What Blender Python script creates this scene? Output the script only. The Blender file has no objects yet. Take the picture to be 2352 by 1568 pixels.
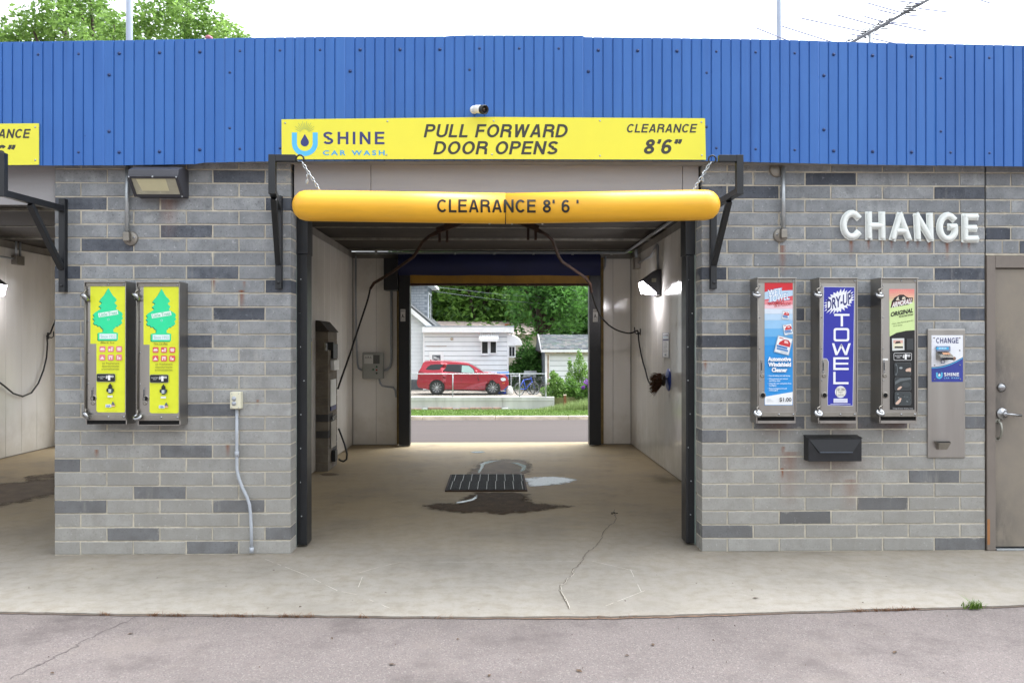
import bpy, bmesh, math, random
import numpy as np
from mathutils import Vector, Matrix
R = math.radians
random.seed(7); RNG = np.random.default_rng(7)
SC = bpy.context.scene
COL = SC.collection

# ---------------------------------------------------------------- camera, world, sun, exposure
F = 1898.0                      # focal length in units of a 2352 wide picture
EYE = Vector((0, 0, 1.63)); YAW = R(1.15); PITCH = math.atan(4/F)
cd = bpy.data.cameras.new('camera'); cam = bpy.data.objects.new('camera', cd); COL.objects.link(cam)
cd.sensor_width = 36; cd.lens = 36*F/2352; cd.clip_start = .05; cd.clip_end = 900
cam.location = EYE; cam.rotation_euler = (R(90)+PITCH, 0, -YAW); SC.camera = cam

SUN_EL, SUN_AZ = R(65), R(62)   # high veiled sun beyond the building
w = bpy.data.worlds.new('World'); SC.world = w; w.use_nodes = True
nt = w.node_tree; nt.nodes.clear()
sky = nt.nodes.new('ShaderNodeTexSky'); sky.sky_type = 'NISHITA'; sky.sun_disc = False
sky.sun_elevation = SUN_EL; sky.sun_rotation = SUN_AZ; sky.dust_density = 6; sky.air_density = 1.2; sky.ozone_density = 1
hs = nt.nodes.new('ShaderNodeHueSaturation'); hs.inputs['Saturation'].default_value = .10; hs.inputs['Value'].default_value = 1.0
bg = nt.nodes.new('ShaderNodeBackground'); bg.inputs['Strength'].default_value = .15
wo = nt.nodes.new('ShaderNodeOutputWorld')
cl = nt.nodes.new('ShaderNodeMix'); cl.data_type = 'RGBA'; cl.blend_type = 'MULTIPLY'; cl.inputs[0].default_value = 1; cl.inputs[7].default_value = (.955, 1.0, 1.05, 1)   # cool cloud light
nt.links.new(sky.outputs[0], hs.inputs['Color']); nt.links.new(hs.outputs[0], cl.inputs[6]); nt.links.new(cl.outputs[2], bg.inputs['Color']); nt.links.new(bg.outputs[0], wo.inputs[0])
sl = bpy.data.lights.new('sun', 'SUN'); sl.energy = 0.5; sl.angle = R(25); sl.color = (1, .98, .95)
so = bpy.data.objects.new('sun', sl); COL.objects.link(so); so.location = (0, -20, 30)
so.rotation_euler = (R(90)-SUN_EL, 0, R(180)-SUN_AZ+R(180))
sd = Vector((math.sin(SUN_AZ)*math.cos(SUN_EL), math.cos(SUN_AZ)*math.cos(SUN_EL), math.sin(SUN_EL)))
so.rotation_euler = sd.to_track_quat('Z', 'Y').to_euler()
SC.view_settings.view_transform = 'Standard'; SC.view_settings.look = 'None'
SC.view_settings.exposure = 2.0; SC.view_settings.gamma = 1; SC.view_settings.use_curve_mapping = False
SC.cycles.max_bounces = 12; SC.cycles.diffuse_bounces = 9; SC.cycles.use_denoising = True
SC.cycles.sample_clamp_indirect = 12

# ---------------------------------------------------------------- measuring: where a sight line meets a real plane
_f0 = Vector((math.sin(YAW), math.cos(YAW), 0)); _rt = Vector((math.cos(YAW), -math.sin(YAW), 0)); _up0 = Vector((0, 0, 1))
_fw = _f0*math.cos(PITCH)+_up0*math.sin(PITCH); _up = _up0*math.cos(PITCH)-_f0*math.sin(PITCH)
def ray(x, y): return _fw+_rt*((x-1176)/F)+_up*((784-y)/F)
def at(x, y, Y):
    d = ray(x, y); return EYE+d*(Y/d.y)
def gr(x, y, z=0):
    d = ray(x, y); return EYE+d*((z-EYE.z)/d.z)
def atx(x, y, X):
    d = ray(x, y); return EYE+d*((X-EYE.x)/d.x)
def PX(x, Y, y=788): return at(x, y, Y).x
def PZ(y, Y, x=1139): return at(x, y, Y).z
WY, FY = 6.43, 6.30             # brick face, fascia face

# ---------------------------------------------------------------- materials
def lin(h):
    h = h.lstrip('#'); o = []
    for i in (0, 2, 4):
        c = int(h[i:i+2], 16)/255; o.append(c/12.92 if c <= .04045 else ((c+.055)/1.055)**2.4)
    return tuple(o)
class NT:
    def __init__(s, name):
        s.m = bpy.data.materials.new(name); s.m.use_nodes = True; s.t = s.m.node_tree; s.t.nodes.clear()
        s.out = s.n('ShaderNodeOutputMaterial'); s.b = s.n('ShaderNodeBsdfPrincipled'); s.l(s.b.outputs[0], s.out.inputs[0])
    def n(s, t, **k):
        o = s.t.nodes.new(t)
        for a, v in k.items(): setattr(o, a, v)
        return o
    def l(s, a, b): s.t.links.new(a, b)
    def set(s, sock, v):
        if hasattr(v, 'node'): s.l(v, sock)
        else:
            if isinstance(v, tuple) and len(v) == 3 and sock.type == 'RGBA': v = (*v, 1)
            sock.default_value = v
    def math(s, op, a, b=0, c=None, clamp=False):
        o = s.n('ShaderNodeMath', operation=op, use_clamp=clamp); s.set(o.inputs[0], a); s.set(o.inputs[1], b)
        if c is not None: s.set(o.inputs[2], c)
        return o.outputs[0]
    def mix(s, f, a, b, mode='MIX'):
        o = s.n('ShaderNodeMix', data_type='RGBA', blend_type=mode); s.set(o.inputs[0], f); s.set(o.inputs[6], a); s.set(o.inputs[7], b)
        return o.outputs[2]
    def pos(s):
        if not hasattr(s, '_p'): s._p = s.n('ShaderNodeNewGeometry').outputs['Position']
        return s._p
    def xyz(s):
        if not hasattr(s, '_x'): s._x = s.n('ShaderNodeSeparateXYZ'); s.l(s.pos(), s._x.inputs[0])
        return s._x.outputs
    def noise(s, scale, detail=4, rough=.55, vec=None, stretch=None):
        o = s.n('ShaderNodeTexNoise'); o.inputs['Scale'].default_value = scale; o.inputs['Detail'].default_value = detail; o.inputs['Roughness'].default_value = rough
        v = vec if vec is not None else s.pos()
        if stretch:
            mp = s.n('ShaderNodeMapping'); mp.inputs['Scale'].default_value = stretch; s.l(v, mp.inputs[0]); v = mp.outputs[0]
        s.l(v, o.inputs['Vector']); return o.outputs[0]
    def ramp(s, v, a, b, lo=0., hi=1.):
        o = s.n('ShaderNodeMapRange', interpolation_type='SMOOTHSTEP'); s.set(o.inputs[0], v); s.set(o.inputs[1], a); s.set(o.inputs[2], b)
        o.inputs[3].default_value = lo; o.inputs[4].default_value = hi; return o.outputs[0]
    def bump(s, h, strength, dist=.01):
        o = s.n('ShaderNodeBump'); o.inputs['Strength'].default_value = strength; o.inputs['Distance'].default_value = dist
        s.l(h, o.inputs['Height']); s.l(o.outputs[0], s.b.inputs['Normal'])
    def fin(s, color=None, rough=None, metal=None, spec=None):
        if color is not None: s.set(s.b.inputs['Base Color'], color)
        if rough is not None: s.set(s.b.inputs['Roughness'], rough)
        if metal is not None: s.set(s.b.inputs['Metallic'], metal)
        if spec is not None: s.set(s.b.inputs['Specular IOR Level'], spec)
        return s.m
def scl(c, k): return tuple(min(1, v*k) for v in c)
_MC = {}
def mat(name, c, rough=.6, metal=0, var=.12, scale=6, bump=0, bscale=120, spec=.5, dirt=0, dcol=(.08, .06, .04), stretch=None):
    """plain procedural material: colour varied by noise, optional dirt blotches and fine relief"""
    if name in _MC: return _MC[name]
    if isinstance(c, str): c = lin(c)
    k = NT(name)
    n1 = k.noise(scale, 5, .6, stretch=stretch)
    base = k.mix(k.ramp(n1, .25, .75), scl(c, 1-var), scl(c, 1+var))
    if dirt:
        d = k.noise(scale*.45, 6, .7, stretch=stretch)
        base = k.mix(k.ramp(d, .5, .75, 0, dirt), base, dcol)
    if bump: k.bump(k.noise(bscale, 3, .6), bump, .004)
    rg = k.math('MULTIPLY_ADD', n1, .2, rough-.1, clamp=True)
    _MC[name] = k.fin(base, rg, metal, spec); return _MC[name]
def ink(h):                      # flat print
    return mat('print_'+h.lstrip('#'), scl(lin(h), .85), .45, var=.03, scale=20)
def emit(name, c, s):
    if name in _MC: return _MC[name]
    k = NT(name); k.b.inputs['Emission Color'].default_value = (*c, 1); k.b.inputs['Emission Strength'].default_value = s
    _MC[name] = k.fin(c, .4); return _MC[name]

# ---------------------------------------------------------------- things, parts, mesh builder
LOC = {}
def tag(o, label=None, cat=None, group=None, kind=None):
    if label: o['label'] = label
    if cat: o['category'] = cat
    if group: o['group'] = group
    if kind: o['kind'] = kind
    return o
def thing(name, label, cat, loc, group=None):
    o = bpy.data.objects.new(name, None); COL.objects.link(o); o.location = loc; o.empty_display_size = .2
    LOC[o] = Vector(loc); return tag(o, label, cat, group)
def link(name, me, parent=None, loc=(0, 0, 0)):
    o = bpy.data.objects.new(name, me); COL.objects.link(o)
    if parent is not None: o.parent = parent
    o.location = loc; return o
class MB:
    def __init__(s): s.v = []; s.f = []; s.m = []; s.mats = []; s.sm = []
    def mi(s, m):
        if m not in s.mats: s.mats.append(m)
        return s.mats.index(m)
    def add(s, vs, fs, m, smooth=False):
        o = len(s.v); s.v += [tuple(p) for p in vs]; i = s.mi(m)
        for f in fs: s.f.append(tuple(o+k for k in f)); s.m.append(i); s.sm.append(smooth)
        return s
    def box(s, a, b, m):
        x0, y0, z0 = [min(p, q) for p, q in zip(a, b)]; x1, y1, z1 = [max(p, q) for p, q in zip(a, b)]
        return s.add([(x0,y0,z0),(x1,y0,z0),(x1,y1,z0),(x0,y1,z0),(x0,y0,z1),(x1,y0,z1),(x1,y1,z1),(x0,y1,z1)],
            [(0,3,2,1),(4,5,6,7),(0,1,5,4),(1,2,6,5),(2,3,7,6),(3,0,4,7)], m)
    def quad(s, ps, m): return s.add(ps, [tuple(range(len(ps)))], m)
    def beam(s, p, q, w_, h_, m, up=(0, 0, 1)):
        """square bar from p to q"""
        p, q = Vector(p), Vector(q); d = (q-p).normalized(); u = Vector(up)
        if abs(d.dot(u)) > .97: u = Vector((0, 1, 0))
        a = d.cross(u).normalized()*w_/2; b = a.cross(d).normalized()*h_/2
        vs = [p-a-b, p+a-b, p+a+b, p-a+b, q-a-b, q+a-b, q+a+b, q-a+b]
        return s.add(vs, [(0,3,2,1),(4,5,6,7),(0,1,5,4),(1,2,6,5),(2,3,7,6),(3,0,4,7)], m)
    def sweep(s, pts, ra, m, rb=None, n=8, axis=None, cap=True, closed=False, smooth=True):
        """tube through pts; ra (number or list) radius, rb radius along axis when given"""
        P = [Vector(p) for p in pts]; N = len(P); ras = ra if isinstance(ra, (list, tuple)) else [ra]*N
        vs = []; ref = None
        for i in range(N):
            if closed: t = (P[(i+1) % N]-P[i-1]).normalized()
            else: t = (P[min(i+1, N-1)]-P[max(i-1, 0)]).normalized()
            if axis is not None: u = Vector(axis)
            else:
                if ref is None: ref = Vector((0, 0, 1)) if abs(t.z) < .9 else Vector((0, 1, 0))
                u = ref
            a = t.cross(u)
            if a.length < 1e-6: a = t.orthogonal()
            a.normalize(); b = a.cross(t).normalized()
            if axis is None: ref = b
            k = 1.0
            if 0 < i < N-1 or closed:
                c = (P[(i+1) % N]-P[i]).normalized().dot((P[i]-P[i-1]).normalized()); k = min(1.4, 1/max(.5, math.sqrt(max(.05, (1+c)/2))))
            for j in range(n):
                th = 2*math.pi*j/n
                vs.append(P[i]+a*(math.cos(th)*ras[i]*k)+b*(math.sin(th)*(rb if rb else ras[i])))
        fs = []
        for i in range(N if closed else N-1):
            for j in range(n):
                i2 = (i+1) % N; fs.append((i*n+j, i*n+(j+1) % n, i2*n+(j+1) % n, i2*n+j))
        s.add(vs, fs, m, smooth)
        if cap and not closed:
            o = len(s.v)-len(vs); k = s.mi(m)
            s.f.append(tuple(o+j for j in reversed(range(n)))); s.m.append(k); s.sm.append(False)
            s.f.append(tuple(o+(N-1)*n+j for j in range(n))); s.m.append(k); s.sm.append(False)
        return s
    def cyl(s, p, q, r, m, n=14, smooth=True): return s.sweep([p, q], r, m, n=n, smooth=smooth)
    def lathe(s, base, axis, prof, m, n=20, smooth=True):
        """prof: (distance along axis, radius)"""
        A = Vector(axis).normalized(); u = A.orthogonal().normalized(); v = A.cross(u); B = Vector(base); vs = []; fs = []
        for h, r in prof:
            for j in range(n):
                th = 2*math.pi*j/n; vs.append(B+A*h+u*(r*math.cos(th))+v*(r*math.sin(th)))
        for i in range(len(prof)-1):
            for j in range(n): fs.append((i*n+j, i*n+(j+1) % n, (i+1)*n+(j+1) % n, (i+1)*n+j))
        return s.add(vs, fs, m, smooth)
    def prism(s, poly, d, m):
        """solid from a 3D polygon pushed by vector d"""
        n = len(poly); P = [Vector(p) for p in poly]; Q = [p+Vector(d) for p in P]
        s.add(P+Q, [tuple(range(n))[::-1], tuple(range(n, 2*n))]+[(i, (i+1) % n, n+(i+1) % n, n+i) for i in range(n)], m); return s
    def build(s, name, parent=None, bevel=0, kind=None, label=None, recalc=True, solid=0):
        me = bpy.data.meshes.new(name)
        if parent is None:
            A = np.array(s.v); o = Vector(((A[:, 0].min()+A[:, 0].max())/2, (A[:, 1].min()+A[:, 1].max())/2, A[:, 2].min()))
        else: o = LOC[parent]
        me.from_pydata([(p[0]-o.x, p[1]-o.y, p[2]-o.z) for p in s.v], [], s.f)
        for m in s.mats: me.materials.append(m)
        me.polygons.foreach_set('material_index', s.m); me.polygons.foreach_set('use_smooth', s.sm)
        if recalc:
            bm = bmesh.new(); bm.from_mesh(me); bmesh.ops.recalc_face_normals(bm, faces=bm.faces); bm.to_mesh(me); bm.free()
        ob = link(name, me, parent, (0, 0, 0) if parent is not None else o); LOC[ob] = o
        if bevel:
            b = ob.modifiers.new('bevel', 'BEVEL'); b.width = bevel; b.segments = 2; b.limit_method = 'ANGLE'; b.angle_limit = R(40)
        if kind: ob['kind'] = kind
        if label: ob['label'] = label
        return ob
def dup(root, delta, label=None):
    """copy of a thing with its parts and sub-parts, moved by delta"""
    def rec(o, par):
        c = o.copy(); COL.objects.link(c)
        if par is not None: c.parent = par
        for ch in list(o.children): rec(ch, c)
        return c
    c = rec(root, None); c.location = Vector(root.location)+Vector(delta)
    if label: c['label'] = label
    return c
_TC = {}
def glyphs(txt, bold=.0, shear=0., spacing=1.):
    key = (txt, bold, shear, spacing)
    if key in _TC: return _TC[key]
    cu = bpy.data.curves.new('tmp', 'FONT'); cu.body = txt; cu.size = 1; cu.shear = shear; cu.space_character = spacing
    cu.offset = bold; cu.resolution_u = 3; cu.fill_mode = 'FRONT'
    ob = bpy.data.objects.new('tmp', cu); COL.objects.link(ob); bpy.context.view_layer.update()
    me = bpy.data.meshes.new_from_object(ob.evaluated_get(bpy.context.evaluated_depsgraph_get()))
    V = np.array([v.co[:2] for v in me.vertices]); Fc = [tuple(p.vertices) for p in me.polygons]
    bpy.data.objects.remove(ob); bpy.data.curves.remove(cu); bpy.data.meshes.remove(me)
    mn, mx = V.min(0), V.max(0); V = (V-mn)/(mx-mn); _TC[key] = (V, Fc); return V, Fc
def grotesk(txt, t=.165, gap=.13):
    """plain sans capitals drawn as ribbons: unit box verts, faces, lift per vertex"""
    h = t/2; arc = lambda cx, cy, rx, ry, a, b, n=12: [(cx+rx*math.cos(R(a+(b-a)*i/n)), cy+ry*math.sin(R(a+(b-a)*i/n))) for i in range(n+1)]
    def G(c):
        v = lambda x: [(x, 0), (x, 1)]
        if c == 'P': return .68, [v(h), [(h, 1-h), (.40, 1-h)]+arc(.40, .71, .28-h, .29-h, 90, -90, 8)[1:]+[(h, .42+h)]]
        if c == 'R': return .74, [v(h), [(h, 1-h), (.42, 1-h)]+arc(.42, .72, .28-h, .28-h, 90, -90, 8)[1:]+[(h, .44+h)], [(.36, .5), (.52, .47), (.63, .38), (.645, .15), (.68, 0)]]
        if c == 'U': return .74, [[(h, 1), (h, .33)]+arc(.37, .33, .37-h, .33-h, 180, 360)[1:-1]+[(.74-h, .33), (.74-h, 1)]]
        if c == 'L': return .58, [v(h), [(h, h), (.58, h)]]
        if c == 'F': return .62, [v(h), [(h, 1-h), (.62, 1-h)], [(h, .5), (.56, .5)]]
        if c == 'E': return .66, [v(h), [(h, 1-h), (.65, 1-h)], [(h, .52), (.61, .52)], [(h, h), (.66, h)]]
        if c == 'O': return .82, [arc(.41, .5, .41-h, .5-h, 90, 450, 28)]
        if c == 'C': return .76, [arc(.40, .5, .40-h, .5-h, 42, 318, 22)]
        if c == 'G': return .80, [arc(.41, .5, .41-h, .5-h, 42, 322, 22)+[(.41+.36-h+.02, .46), (.44, .46)], [(.78-h, .5), (.78-h, 0)]]
        if c == 'D': return .76, [v(h), [(h, 1-h), (.30, 1-h)]+arc(.30, .5, .46-h, .5-h, 90, -90)[1:]+[(h, h)]]
        if c == 'N': return .74, [v(h), v(.74-h), [(h, 1-t*.3), (.74-h, t*.3)]]
        if c == 'H': return .74, [v(h), v(.74-h), [(h, .52), (.74-h, .52)]]
        if c == 'I': return t, [v(h)]
        if c == 'A': return .76, [[(h*1.05, 0), (.38-h*.25, 1)], [(.38+h*.25, 1), (.76-h*1.05, 0)], [(.17, .30), (.59, .30)]]
        if c == 'W': return 1.02, [[(h, 1), (.27, 0)], [(.26, 0), (.51, 1)], [(.51, 1), (.76, 0)], [(.75, 0), (1.02-h, 1)]]
        if c == 'S': return .70, [arc(.35, .735, .33-h, .265-h, 18, 262, 14)+arc(.35, .265, .35-h, .265-h, 84, -162, 14)]
        if c == '8': return .62, [arc(.31, .745, .27-h, .255-h, 90, 450, 20), arc(.31, .275, .31-h, .275-h, 90, 450, 20)]
        if c == '6': return .62, [arc(.31, .32, .31-h, .32-h, 0, 360, 20), arc(.34, .52, .34-h, .48-h, 48, 190, 12)]
        if c == '\u2019': return .16, [[(.09, 1), (.09, .84), (.03, .70)]]
        if c == '\u201d': return .40, [[(.09, 1), (.09, .84), (.03, .70)], [(.31, 1), (.31, .84), (.25, .70)]]
        if c == "'": return .14, [[(.07, 1), (.07, .70)]]
        return .26, []
    V, Fc, Z = [], [], []; x = 0; k = 0
    for c in txt:
        w_, S = G(c)
        for P in S:
            k += 1; n = len(P); o = len(V); cl = n > 5 and math.dist(P[0], P[-1]) < 1e-6
            for i in range(n):
                a = P[i-1] if i else (P[-2] if cl else None); b = P[i+1] if i < n-1 else (P[1] if cl else None); p = P[i]
                d0 = None if a is None else ((p[0]-a[0]), (p[1]-a[1])); d1 = None if b is None else ((b[0]-p[0]), (b[1]-p[1])); d0 = d0 or d1; d1 = d1 or d0
                l0, l1 = math.hypot(*d0), math.hypot(*d1); n0, n1 = (-d0[1]/l0, d0[0]/l0), (-d1[1]/l1, d1[0]/l1); m = (n0[0]+n1[0], n0[1]+n1[1]); q = max(.5, (m[0]*m[0]+m[1]*m[1])/2); m = (m[0]/q*h, m[1]/q*h)
                for s in (1, -1): V.append((x+p[0]+s*m[0], min(1, max(0, p[1]+s*m[1])))); Z.append(k)
            Fc += [(o+2*i, o+2*i+1, o+2*i+3, o+2*i+2) for i in range(n-1)]
        x += w_+gap
    V = np.array(V); mn, mx = V.min(0), V.max(0); V = (V-[mn[0], 0])/[mx[0]-mn[0], 1]; return V, Fc, Z
class Print:
    """flat print: each call lays one more sheet over the last one on a plane; place(x, y, k) gives the world point of layer k"""
    def __init__(s, place, step=.00025): s.b = MB(); s.pl = place; s.k = 0; s.step = step
    def poly(s, pts, h):
        s.k += 1; s.b.add([s.pl(x, y, s.k*s.step) for x, y in pts], [tuple(range(len(pts)))], ink(h)); return s
    def rect(s, x0, y0, x1, y1, h): return s.poly([(x0, y1), (x1, y1), (x1, y0), (x0, y0)], h)
    def rrect(s, x0, y0, x1, y1, r, h, n=4):
        pts = []
        for cx, cy, a0 in ((x1-r, y1-r, 0), (x0+r, y1-r, 90), (x0+r, y0+r, 180), (x1-r, y0+r, 270)):
            for i in range(n+1):
                a = R(a0+90*i/n); pts.append((cx+r*math.cos(a), cy+r*math.sin(a)))
        return s.poly(pts[::-1], h)
    def ell(s, cx, cy, rx, ry, h, n=18): return s.poly([(cx+rx*math.cos(2*math.pi*i/n), cy-ry*math.sin(2*math.pi*i/n)) for i in range(n)], h)
    def line(s, x0, y0, x1, y1, wd, h):
        dx, dy = x1-x0, y1-y0; L = math.hypot(dx, dy); a, b = -dy/L*wd/2, dx/L*wd/2
        return s.poly([(x0+a, y0+b), (x1+a, y1+b), (x1-a, y1-b), (x0-a, y0-b)], h)
    def caps(s, t, x0, y0, x1, y1, h, wt=.165, slant=0., gap=.13):
        V, Fc, Z = grotesk(t, wt, gap); s.k += 1; sl = slant*(y1-y0)
        s.b.add([s.pl(x0+(x1-x0-sl)*u+sl*v, y1-(y1-y0)*v, (s.k+z*.15)*s.step) for (u, v), z in zip(V, Z)], Fc, ink(h)); return s
    def text(s, t, x0, y0, x1, y1, h, bold=.02, shear=0., sp=1., rot=0., skew=0.):
        V, Fc = glyphs(t, bold, shear, sp); s.k += 1
        cx, cy = (x0+x1)/2, (y0+y1)/2; c, sn = math.cos(R(rot)), math.sin(R(rot)); pts = []
        for u, v in V:
            x = x0+(x1-x0)*u-cx; y = y1-(y1-y0)*v-cy-skew*(u-.5)
            pts.append((cx+x*c+y*sn, cy-x*sn+y*c))
        s.b.add([s.pl(x, y, s.k*s.step) for x, y in pts], Fc, ink(h)); return s
    def build(s, name, parent, label=None): return s.b.build(name, parent, recalc=False, label=label)
def plane_print(conv, Y):        # print on a wall that faces the camera side; conv turns drawing units into measuring units
    def pl(x, y, k):
        p = at(*conv(x, y), Y); return (p.x, p.y-k, p.z)
    return Print(pl)
def cv(ox, oy, s): return lambda x, y: ((ox+x/s)/1.30612, (oy+y/s)/1.30612)
ID = lambda x, y: (x, y)

# ---------------------------------------------------------------- materials of the place
def ground_mats():
    k = NT('concrete_slab'); x, y, z = k.xyz()
    n1 = k.noise(.7, 6, .62); n2 = k.noise(9, 5, .6); n3 = k.noise(140, 3, .7)
    c = k.mix(k.ramp(n1, .3, .72), lin('#9c9890'), lin('#a8a49c'))
    c = k.mix(k.ramp(n2, .38, .7, 0, .55), c, lin('#8c8475'))
    c = k.mix(k.ramp(k.noise(24, 5, .75), .5, .72, 0, .5), c, lin('#837b6e')); c = k.mix(k.ramp(n3, .45, .75, 0, .5), c, lin('#78716a'))
    vs_ = k.n('ShaderNodeTexVoronoi'); vs_.inputs['Scale'].default_value = 3.2; k.l(k.pos(), vs_.inputs['Vector']); c = k.mix(k.ramp(k.math('ADD', vs_.outputs['Distance'], k.math('MULTIPLY', n2, .05)), .06, .035, 0, .5), c, lin('#5c554c'))
    # tan dirt film carried through the bays by tyres
    dm = k.math('ADD', y, k.math('MULTIPLY', k.math('SUBTRACT', n1, .5), 1.6))
    c = k.mix(k.ramp(dm, 5.6, 8.8, 0, .9), c, lin('#b7a37c'))
    c = k.mix(k.math('MULTIPLY', k.ramp(k.noise(2.3, 6, .7), .52, .75), k.ramp(y, 6.6, 8.5, 0, .42)), c, lin('#6b5c48'))
    # darker tyre-dust band along the middle of the apron
    bx = k.math('ABSOLUTE', k.math('SUBTRACT', x, .25)); c = k.mix(k.math('MULTIPLY', k.ramp(k.noise(1.1, 5, .65), .42, .7), .36), c, lin('#74706a'))
    c = k.mix(k.ramp(k.noise(60, 2, .6), .68, .8, 0, .4), c, lin('#6c675f'))
    c = k.mix(k.ramp(k.noise(33, 2, .5), .7, .78, 0, .5), c, lin('#b9b5ac'))
    c = k.mix(1, c, (.71, .69, .672), 'MULTIPLY'); k.bump(n3, .25, .004); k.fin(c, k.math('MULTIPLY_ADD', n2, .25, .62)); M['slab'] = k.m
    k = NT('asphalt_aggregate')
    v = k.n('ShaderNodeTexVoronoi'); v.inputs['Scale'].default_value = 160; k.l(k.pos(), v.inputs['Vector'])
    n1 = k.noise(.55, 6, .6); n2 = k.noise(230, 2, .6); sp = k.n('ShaderNodeSeparateColor'); k.l(v.outputs['Color'], sp.inputs[0])
    c = k.mix(k.ramp(n1, .3, .7), lin('#a89f9d'), lin('#bab0ae'))
    c = k.mix(k.ramp(sp.outputs[0], .55, 1.0, 0, .45), c, lin('#c4b0ad')); c = k.mix(k.ramp(sp.outputs[1], .62, 1.0, 0, .5), c, lin('#7d7676'))
    c = k.mix(k.ramp(sp.outputs[2], .88, .98, 0, .5), c, lin('#e9e1dc'))
    c = k.mix(k.ramp(k.noise(1.7, 7, .75), .46, .72, 0, .75), c, lin('#857b7a')); c = k.mix(k.ramp(k.noise(.8, 6, .75), .5, .72, 0, .45), c, lin('#c6bab2'))
    c = k.mix(1, c, (.288, .281, .275), 'MULTIPLY'); k.bump(k.math('ADD', v.outputs['Distance'], k.math('MULTIPLY', n2, .6)), .25, .005); k.fin(c, .85, spec=.3); M['asphalt'] = k.m
    k = NT('road_asphalt'); n1 = k.noise(.5, 6, .6, stretch=(.4, 1.6, 1)); n2 = k.noise(40, 4, .7)
    c = k.mix(k.ramp(n1, .3, .7), lin('#a69b99'), lin('#b4a8a4')); c = k.mix(k.ramp(n2, .4, .8, 0, .4), c, lin('#8f8583')); c = k.mix(1, c, (.145, .13, .123), 'MULTIPLY'); k.bump(n2, .3, .01); M['road'] = k.fin(c, .85, spec=.3)
M = {}
ground_mats()
def streak_mask(k, L):
    x, y, z = k.xyz(); acc = None
    for px, y0, y1, wd, st in L:
        x0 = PX(px, WY); za, zb = PZ(y0, WY), PZ(y1, WY); wd = wd*1.7/295
        a = k.math('ABSOLUTE', k.math('SUBTRACT', x, x0)); a = k.math('MULTIPLY_ADD', a, -1/wd, 1, clamp=True)
        o = k.n('ShaderNodeMapRange'); k.set(o.inputs[0], z); o.inputs[1].default_value = zb; o.inputs[2].default_value = za; o.inputs[3].default_value = 0; o.inputs[4].default_value = st
        t = k.math('MULTIPLY', k.math('MULTIPLY', a, o.outputs[0]), k.math('LESS_THAN', z, za+.004)); acc = t if acc is None else k.math('MAXIMUM', acc, t)
    return acc
STREAKS = [(490,641,672,4,1), (555,668,716,5,1), (561,648,668,3,.6), (592,918,932,3,.8), (222,1031,1052,4,.8), (523,1021,1052,4,.8), (387,462,560,16,.5), (372,462,520,6,.4),
    (1797,563,640,6,.8), (1620,829,856,3.5,1), (1797,1078,1108,4,1.3), (1813,1040,1180,18,.5), (1953,1104,1186,16,.5), (1798,1028,1050,4,.9), (1912,1058,1140,60,.3), (1785,975,1010,30,.35), (1930,975,1010,34,.4), (2060,975,1005,34,.3),
    (1955,550,596,4,1), (1995,550,575,3,.9), (2026,550,572,3,.9), (2048,551,574,3,.8), (2085,551,572,3,1), (2108,552,570,3,.6), (2135,552,582,4,1), (2176,553,600,4,1), (2210,555,572,2.5,.6), (2226,555,576,3,.8)]
def brick_mat(name, c0, c1, smear, film=.42):
    k = NT(name); oi = k.n('ShaderNodeObjectInfo'); tc = k.n('ShaderNodeTexCoord'); x, y, z = k.xyz()
    c = k.mix(oi.outputs['Random'], c0, c1)
    n1 = k.noise(7, 6, .65); n2 = k.noise(70, 3, .7)
    c = k.mix(k.ramp(n1, .32, .7, 0, .75), c, scl(c0, .7)); c = k.mix(k.ramp(n2, .56, .7, 0, .7), c, scl(c0, .4))
    c = k.mix(k.ramp(k.noise(45, 2, .5), .66, .76, 0, .5), c, scl(c1, 1.35))
    c = k.mix(k.ramp(k.noise(1, 6, .7, stretch=(7, 7, .55)), .5, .72, 0, .4), c, scl(c0, .62)); c = k.mix(k.ramp(k.noise(1.3, 6, .7, stretch=(5, 5, .8)), .58, .75, 0, .3), c, lin('#b3b0a9'))
    # warm grey film of splashed dirt towards the pavement, cooler bare block above
    n0 = k.noise(1.3, 5, .65); h = k.math('ADD', z, k.math('MULTIPLY', k.math('SUBTRACT', n0, .5), 1.1))
    c = k.mix(k.ramp(h, 2.1, .2, 0, film*1.25), c, lin('#9d978b'))
    # mortar smeared over the edges of each block
    s = k.n('ShaderNodeSeparateXYZ'); k.l(tc.outputs['Generated'], s.inputs[0]); gx, gy, gz = s.outputs
    ex = k.math('ABSOLUTE', k.math('SUBTRACT', gx, .5)); ez = k.math('ABSOLUTE', k.math('SUBTRACT', gz, .5))
    e = k.math('MAXIMUM', k.math('MULTIPLY_ADD', ex, 4, -1.5), k.math('MULTIPLY', ez, 1.0))
    sm = k.ramp(k.math('ADD', e, k.math('MULTIPLY', k.math('SUBTRACT', k.noise(11, 5, .7), .5), 1.5)), .53, .66, 0, smear)
    c = k.mix(sm, c, lin('#a5a298'))
    rust = k.math('MULTIPLY', streak_mask(k, STREAKS), k.ramp(k.noise(28, 5, .7, stretch=(1, 1, .25)), .2, .5), clamp=True)
    c = k.mix(rust, c, lin('#7a4522'))
    k.bump(n2, .35, .004); k.fin(c, .9, spec=.25); return k.m
M['brick'] = brick_mat('concrete_brick', lin('#828588'), lin('#a1a3a4'), .6)
M['brick_dark'] = brick_mat('charcoal_brick', lin('#4c5058'), lin('#6d7178'), .4, .2)
M['mortar'] = mat('mortar', '#b8b0a0', .95, var=.2, scale=14, bump=.5, bscale=90)
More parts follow.
